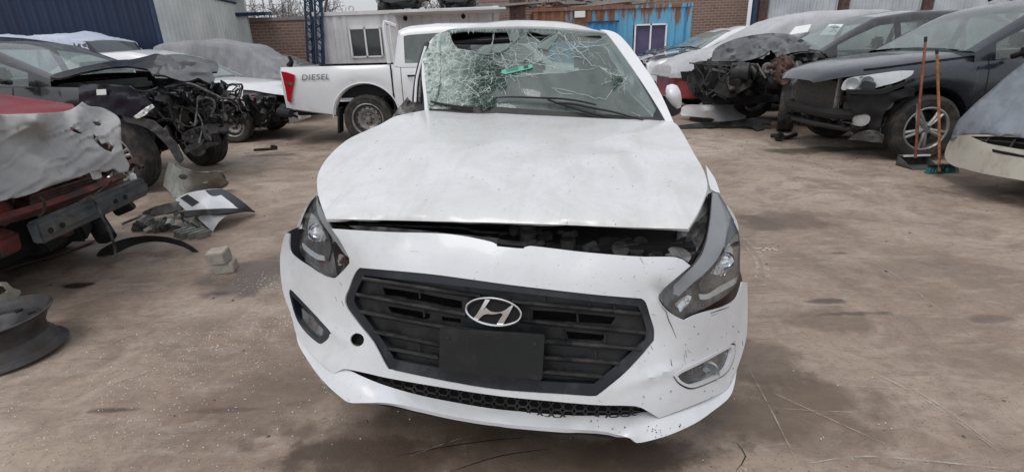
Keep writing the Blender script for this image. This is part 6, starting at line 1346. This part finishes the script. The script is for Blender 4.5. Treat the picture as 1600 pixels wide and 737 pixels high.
for t_ in (.05, .14, .62, .72): p = a + u * t_ + np.array([.052, 0, .0]); mb.lathe([(0, .004), (.016, .004), (.016, 0)], Matrix.Translation(p) @ Matrix.Rotation(R(90), 4, 'Y'), 14)
mb.build('bolt_hole', M['void'], bb, world=True)
MB().tube([wp(-60, 362, -2.72), wp(0, 342, -2.72), wp(60, 324, -2.72), wp(130, 300, -2.74), wp(190, 275, -2.76)], .036, 4, .1, flat=.7).build('crossmember', M['redmetal'], RL, world=True)
MB().tube([wp(-20, 352, -2.82), wp(60, 330, -2.82), wp(130, 305, -2.82), wp(190, 283, -2.82)], .022, 6, .1).build('bonnet_slam_panel', M['junkred'], RL, world=True)
for dy in (0, 5, 10): MB().tube([wp(48, 308 + dy, -2.78), wp(100, 291 + dy, -2.78), wp(150, 276 + dy, -2.78)], .010, 6).build('grille_strip', M['junkred'], RL, world=True)
traced('bonnet', [(-80, 136), (0, 147), (60, 155), (114, 163), (118, 170), (60, 181), (0, 185), (-80, 194)], Depth([(-80, 136, 4.05), (0, 147, 4.0), (114, 163, 3.85), (60, 181, ('z', 1.08)), (0, 185, ('z', 1.09)), (-80, 194, ('z', 1.14))]), M['red_paint'], RL, th=.01, step=8)
mb = MB(); mb.tube([wp(140, 306, -2.6), wp(150, 318, -2.55), wp(160, 340, -2.5), wp(172, 362, -2.48), wp(180, 390, -2.48), wp(181, 402, -2.48)], .008, 6, .05); mb.tube([wp(133, 310, -2.6), wp(150, 302, -2.6), wp(168, 288, -2.65), wp(175, 282, -2.7)], .006, 6, .05); mb.tube([wp(62, 308, -2.65), wp(70, 316, -2.62), wp(66, 334, -2.6), wp(60, 338, -2.6)], .007, 6, .04); mb.build('dangling_wire', M['greymetal'], RL, world=True)
mb = junk(MB(), (1.75, -.9, .35), (2.1, .8, .75), 34, (.05, .2), 91); mb.build('front_frame', M['redmetal'], RL); mb = junk(MB(), (1.7, .1, .2), (2.05, .8, .5), 16, (.06, .2), 92); mb.build('lower_brackets', M['black'], RL)
mb = plates(MB(), (1.9, .4, .5), (2.15, .85, .8), 8, (.08, .22), 93, .05); mb.build('lamp_mount', M['junkred'], RL)
mb = MB().box(wp(150, 272, -2.68), (.03, .06, .06), bev=.006).box(wp(208, 278, -2.66), (.03, .05, .07), bev=.01); mb.build('clip', M['white2'], RL, world=True)
CL = thing('car_cover', 'worn pale grey cover with torn holes, over the red stripped car at the left edge', 'car cover', (-3.2, 3.2, 0))
COV = [(-120, 185), (-40, 181), (0, 179), (60, 177), (100, 174), (118, 167), (128, 159), (134, 162), (140, 166), (158, 168), (174, 175), (186, 185), (189, 200), (190, 222), (195, 243), (203, 258), (200, 268), (187, 270), (178, 263), (165, 268), (150, 266), (135, 272), (110, 281), (70, 294), (30, 308), (0, 313), (-120, 345)]
DCV = Depth([(-120, 185, ('z', 1.2)), (0, 179, ('z', 1.13)), (100, 174, ('z', 1.09)), (134, 161, ('z', 1.12)), (174, 175, ('x', -2.95)), (186, 185, ('x', -2.74)), (190, 222, ('x', -2.66)), (201, 262, ('x', -2.60)), (150, 268, ('x', -2.60)), (70, 294, ('x', -2.60)), (0, 313, ('x', -2.62)), (-120, 345, ('x', -2.6)), (60, 213, ('x', -2.76)), (0, 228, ('x', -2.76)), (130, 196, ('x', -2.76)), (-120, 250, ('x', -2.76)), (60, 250, ('x', -2.66)), (150, 230, ('x', -2.66)), (60, 193, ('z', 1.08)), (120, 182, ('z', 1.06))])
HL = [c_([(445, 585), (470, 582), (488, 595), (475, 605), (458, 600)]), c_([(335, 612), (355, 615), (395, 640), (375, 640), (350, 630)]), c_([(450, 665), (480, 675), (510, 690), (530, 680), (545, 705), (530, 715), (500, 700), (470, 690)])]
HL[2] = c_([(448, 640), (465, 655), (490, 690), (520, 682), (548, 705), (535, 730), (500, 715), (465, 685), (450, 670)])
traced('cloth', COV, DCV, M['cover_old'], CL, holes=HL, th=.005, step=3.5, sharp=180, bump=lambda x, y: .012 * noise.noise(Vector((x / 40, y / 30, 2))) - .030 * (1 - min(1, 5 * abs(noise.noise(Vector(((x * .5 + y * .86) / 16 + .6 * noise.noise(Vector((x / 30, y / 30, 0))), (x * .86 - y * .5) / 150, 7)))))) * (.8 if y > 203 - x * .1 else .25) + .004 * noise.noise(Vector((x / 9, y / 12, 5))))

# ================================================================ loose things on the ground
def gp(px, py, z=0.): return at(px, py, ('z', z))
# steel wheel rim bottom left
c0 = Vector((-2.575, 2.28, .0))
t = thing('wheel_rim', 'bare dark steel wheel rim lying on the concrete at the bottom left', 'wheel rim', tuple(c0))
Mx = Matrix.Translation((0, 0, .01)) @ Matrix.Rotation(R(2), 4, 'X') @ Matrix.Rotation(R(-3), 4, 'Y')
MB().lathe([(.205, .03), (.232, .0), (.24, .004), (.236, .012), (.205, .028), (.198, .06), (.178, .085), (.178, .12), (.195, .15), (.204, .178), (.228, .192), (.236, .203), (.230, .209), (.212, .194), (.196, .176), (.176, .12), (.172, .09), (.19, .055), (.197, .03), (.205, .03)], Mx, 64).build('rim_barrel', M['rust'], t)
mb = MB(); holes = 12; prof = [(.035, .10), (.06, .12), (.085, .135), (.12, .165), (.15, .168), (.178, .150), (.186, .140), (.178, .138), (.15, .155), (.12, .152), (.08, .122), (.035, .09), (.035, .10)]
mb.lathe(prof, Mx, 48); mb.build('disc', M['rust'], t)
mb = MB()
for k in range(8): a = k * math.pi / 4; mb.lathe([(0, .174), (.017, .173), (.017, .15)], Mx @ Matrix.Translation((.140 * math.cos(a), .132 * math.sin(a), 0)), 14)
mb.build('vent_hole', M['void'], t)
# chipped panel left edge
t = thing('chipped_scrap', 'chipped greenish white panel piece just above the steel wheel rim', 'car part', tuple(gp(8, 462)))
traced('panel', [(-30, 440), (0, 440), (10, 440), (20, 449), (32, 453), (33, 458), (25, 466), (10, 472), (-30, 482)], Depth([(-30, 440, ('z', .15)), (20, 449, ('z', .10)), (30, 460, ('z', .02)), (0, 475, ('z', .02)), (10, 455, ('z', .10))]), M['cream_p'], t, holes=[[(-20, 447), (4, 447), (14, 453), (6, 459), (-20, 464)]], th=.01, step=5, bump=lambda x, y: .01 * noise.noise(Vector((x / 6, y / 5, 2))))
# concrete blocks
t = thing('concrete_block', 'broken grey concrete block on the floor left of the sedan', 'block', tuple(gp(348, 433)))
mb = MB(); p = gp(349, 425); mb.box((p[0] + .01, p[1] + .03, .035), (.125, .12, .07), (0, 0, R(14)), bev=.005); mb.build('lower_block', M['concrete'], t, world=True)
mb = MB(); mb.box((p[0] - .015, p[1] + .015, .115), (.125, .12, .085), (R(3), R(-3), R(6)), bev=.006); mb.build('upper_block', M['concrete'], t, world=True)
c_ = lambda P: cc(3.07, 0, 200, P)
t = thing('wing_panel', 'pale greenish inner side of a car wing standing on the floor by the black wreck', 'car part', tuple(gp(300, 300)))
DD = Depth([(265, 249, ('z', .36)), (277, 259, ('z', .33)), (345, 268, ('z', .26)), (313, 268, ('z', .28)), (355, 290, ('z', .05)), (274, 309, ('z', .01)), (257, 290, ('z', .08)), (313, 299, ('z', .04))])
traced('panel', c_([(815, 150), (850, 180), (900, 200), (960, 212), (1060, 208), (1072, 212), (1080, 240), (1098, 262), (1090, 278), (1050, 294), (960, 305), (840, 335), (828, 335), (822, 315), (800, 292), (783, 278), (788, 240), (795, 210)]), DD, M['pale_green'], t, holes=[[(286 + 7 * math.cos(a), 276.5 + 4.2 * math.sin(a)) for a in np.linspace(0, 6.28, 10, endpoint=False)], [(320 + 6 * math.cos(a), 283 + 3 * math.sin(a)) for a in np.linspace(0, 6.28, 10, endpoint=False)]], th=.008, step=6, bump=lambda x, y: .03 * noise.noise(Vector((x / 22, y / 16, 2))))
MB().tube([DD.back(-.01).pt(*p) for p in c_([(815, 152), (850, 180), (900, 200), (960, 212), (1060, 208), (1080, 240)])], .009, 6, .05).build('panel_flange', M['dullalu'], t, world=True)
t = thing('bumper_piece', 'curved white bumper piece with black trim on the floor in front of the wing panel', 'car part', tuple(gp(330, 345)))
DD = Depth([(273, 311, ('z', .16)), (339, 294, ('z', .24)), (384, 319, ('z', .12)), (396, 330, ('z', .02)), (342, 347, ('z', .08)), (332, 361, ('z', .01)), (306, 338, ('z', .12)), (320, 315, ('z', .24)), (355, 325, ('z', .14))])
o_ = traced('shell', c_([(840, 340), (900, 312), (970, 298), (1040, 291), (1080, 298), (1120, 320), (1180, 365), (1220, 398), (1140, 400), (1090, 420), (1050, 450), (1020, 497), (990, 470), (940, 425), (900, 400), (870, 375)]), DD, M['white2'], t, th=.006, step=6)
traced('black_trim', c_([(985, 298), (1045, 292), (1080, 298), (1120, 320), (1180, 365), (1215, 395), (1150, 385), (1110, 355), (1060, 318), (1030, 325), (1005, 318)]), DD.back(-.008), M['frame'], t, th=.006, step=5); traced('black_trim', c_([(862, 335), (900, 318), (955, 355), (920, 376)]), DD.back(-.008), M['frame'], t, th=.006, step=5)
t = thing('trim_strip', 'long flat black trim strip lying across the broken bumper pieces', 'car part', tuple(gp(280, 340)))
traced('strip', c_([(830, 405), (870, 398), (1000, 388), (1130, 385), (1210, 392), (1225, 402), (1150, 402), (1060, 410), (950, 420), (850, 428), (832, 418)]), DD.back(-.05), M['plastic'], t, th=.02, step=5)
t = thing('trim_panel', 'dark grey hollow trim panel leaning left of the white bumper piece', 'car part', tuple(gp(245, 345)))
traced('panel', c_([(690, 400), (760, 372), (850, 352), (885, 360), (870, 390), (800, 410), (740, 425), (690, 432), (670, 425)]), Depth([(225, 335, ('z', .06)), (280, 316, ('z', .16)), (286, 325, ('z', .12)), (228, 341, ('z', .02))]), M['greyplast'], t, th=.02, step=5, bump=lambda x, y: .02 * noise.noise(Vector((x / 9, y / 6, 2))))
t = thing('broken_headlight', 'smashed headlight housing and ribbed bits among the bumper pieces', 'car part', tuple(gp(288, 362)))
c0 = gp(290, 358); mb = MB(); plates(mb, c0 + (-.22, -.06, .02), c0 + (.25, .08, .10), 12, (.08, .22), 41, .05); mb.build('housing', M['pale_green'], t, world=True)
mb = MB()
for k in range(9): p = gp(282 + 4.6 * k, 362 + (k % 3) * 2.2, .03); mb.box(p, (.012, .11, .06), (0, R(20), R(-30)), bev=.002)
mb.build('ribs', M['pale_green'], t, world=True); mb = junk(MB(), c0 + (-.35, -.05, .01), c0 + (-.12, .1, .08), 7, (.03, .09), 42); mb.build('bracket', M['dullalu'], t, world=True)
t = thing('arch_liner', 'black plastic wheel arch liner curved on the floor, nearest the concrete block', 'car part', tuple(gp(230, 385)))
traced('liner', c_([(462, 608), (480, 585), (530, 555), (600, 530), (680, 518), (750, 519), (810, 526), (870, 543), (920, 570), (955, 598), (935, 602), (890, 575), (830, 556), (760, 545), (690, 550), (620, 570), (560, 600), (500, 618), (470, 620)]), Depth([(150, 400, ('z', .0)), (195, 373, ('z', .10)), (244, 369, ('z', .12)), (309, 394, ('z', .0)), (228, 381, ('z', .05)), (182, 395, ('z', .01))]), M['black'], t, th=.01, step=5, bump=lambda x, y: .01 * noise.noise(Vector((x / 9, y / 6, 2))))
t = thing('metal_bracket', 'small bent alloy bracket between the bumper pieces and the bumper beam', 'car part', tuple(gp(225, 352)))
mb = junk(MB(), gp(222, 362) + (-.08, -.03, .01), gp(222, 362) + (.10, .1, .1), 5, (.04, .12), 51); mb.tube([gp(190, 350, .02), gp(215, 340, .05), gp(245, 322, .08)], .012, 6); mb.build('bracket', M['dullalu'], t, world=True)
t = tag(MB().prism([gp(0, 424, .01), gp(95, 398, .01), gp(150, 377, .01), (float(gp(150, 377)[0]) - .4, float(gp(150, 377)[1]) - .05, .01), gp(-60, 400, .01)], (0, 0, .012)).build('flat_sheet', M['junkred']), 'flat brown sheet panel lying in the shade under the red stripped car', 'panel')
# right side debris
t = thing('bumper_piece', 'scuffed white bumper piece lying below the black wrecked SUV', 'car part', tuple(gp(1115, 190)))
DD = Depth([(1062, 182, ('z', .06)), (1070, 165, ('z', .26)), (1150, 163, ('z', .24)), (1168, 172, ('z', .12)), (1165, 186, ('z', .02)), (1100, 188, ('z', .05)), (1110, 172, ('z', .26))])
traced('shell', [(1063, 178), (1065, 168), (1074, 164), (1100, 164), (1130, 163), (1152, 162), (1164, 167), (1171, 174), (1165, 183), (1150, 188), (1125, 190), (1105, 186), (1085, 182), (1066, 181)], DD, M['white2'], t, th=.02, step=5, bump=lambda x, y: .05 * noise.noise(Vector((x / 16, y / 8, 2))))
traced('lamp_hole', [(1078, 183), (1095, 184), (1116, 187), (1112, 191), (1095, 191), (1076, 188)], DD.back(-.03), M['black'], t, th=.02, step=5)
t = thing('bumper_strip', 'long black bumper strip on the floor under the white bumper piece', 'car part', tuple(gp(1130, 196)))
traced('strip', [(1060, 196), (1085, 193), (1130, 190), (1165, 186), (1180, 184), (1206, 189), (1204, 194), (1190, 193), (1195, 200), (1182, 205), (1176, 198), (1150, 195), (1110, 199), (1063, 202)], Depth([(1060, 198, ('z', .03)), (1206, 190, ('z', .12)), (1180, 203, ('z', .02)), (1130, 192, ('z', .08))]), M['plastic'], t, th=.02, step=5, bump=lambda x, y: .05 * noise.noise(Vector((x / 12, y / 6, 2))))
t = thing('suspension_arm', 'small dark suspension parts on the floor in front of the blue grey SUV', 'car part', tuple(gp(1225, 213)))
mb = MB().tube([gp(1205, 212, .04), gp(1215, 212, .05), gp(1228, 215, .03), (gp(1244, 210, .05))], .03, 8, .05).lathe([(.03, .03), (.06, .03), (.06, -.03), (.03, -.03), (.03, .03)], Matrix.Translation(gp(1218, 214, .06)) @ Matrix.Rotation(R(70), 4, 'X'), 16); mb.build('arm', M['black'], t, world=True)
t = tag(MB().box(gp(415, 233, .02), (.35, .07, .03), (0, 0, R(10)), bev=.01).box(gp(428, 230, .04), (.10, .05, .06), (0, .3, R(30)), bev=.01).build('metal_scrap', M['greymetal']), 'small dark scrap of metal on the floor left of the pickup wheel', 'scrap')
mb = MB(); q = random.Random(3)
for k in range(7): p = gp(1184 + k * 4.6, 389 + q.uniform(-1.5, 2), .006); mb.box(p, (q.uniform(.015, .035), .008, .008), (q.uniform(-.3, .3), q.uniform(-.3, .3), q.uniform(-1, 1)))
tag(mb.build('twig_litter', M['cream_p']), 'small pale litter of splinters on the floor right of the sedan headlight', 'litter')
# broom and dustpan
t = thing('broom', 'broom with an orange wooden handle and teal bristles, in front of the SUV wheel', 'broom', tuple(gp(1470, 272)))
b0 = gp(1468, 268, .06); MB().tube([b0, at(1467, 170, 5.27), at(1464, 84, 5.36)], .0125, 10).build('handle', M['wood'], t, world=True); MB().tube([at(1464, 85, 5.36), at(1463.8, 78, 5.37)], .0145, 10).build('handle_cap', M['black'], t, world=True)
mb = MB(); q = random.Random(2); c0 = gp(1470, 270)
MB().box((c0[0], c0[1], .075), (.30, .055, .03), bev=.01).tube([(c0[0], c0[1], .08), b0 + (0, 0, .06)], .02, 8).build('broom_head', M['black'], t, world=True)
for k in range(150):
    x, y = q.uniform(-.16, .16), q.uniform(-.025, .025); mb.tube([(c0[0] + x * .92, c0[1] + y, .065), (c0[0] + x * 1.06, c0[1] + y * 1.8, .004)], [.004, .003], 3)
mb.build('bristles', M['teal'], t, world=True)
t = thing('dustpan', 'grey metal dustpan with a long red brown wooden handle, left of the broom', 'dustpan', tuple(gp(1435, 262)))
MB().tube([at(1430, 247, 5.42), at(1437, 160, 5.55), at(1446, 66, 5.72)], .0135, 10).build('handle', M['wood_r'], t, world=True); MB().tube([at(1446, 66, 5.72), at(1446.5, 58, 5.73)], .015, 10).build('handle_cap', M['black'], t, world=True)
MB().tube([at(1433, 162, 5.52), at(1431, 205, 5.48)], .006, 6).build('wire_binding', M['steel'], t, world=True)
p = gp(1437, 262); x, y = float(p[0]), float(p[1]) + .03; mb = MB()
mb.box((x, y, .006), (.30, .26, .008)).box((x, y + .13, .06), (.30, .010, .11)).prism([(x - .15, y - .13, 0), (x - .15, y + .13, 0), (x - .15, y + .13, .11), (x - .15, y + .02, .07)], (.006, 0, 0)).prism([(x + .15, y - .13, 0), (x + .15, y + .13, 0), (x + .15, y + .13, .11), (x + .15, y + .02, .07)], (-.006, 0, 0)).box((x, y + .09, .115), (.30, .09, .006))
mb.build('pan', M['greyplast'], t, world=True); MB().box((x, y + .045, .118), (.30, .012, .02), bev=.003).build('pan_edge', M['paper'], t, world=True)
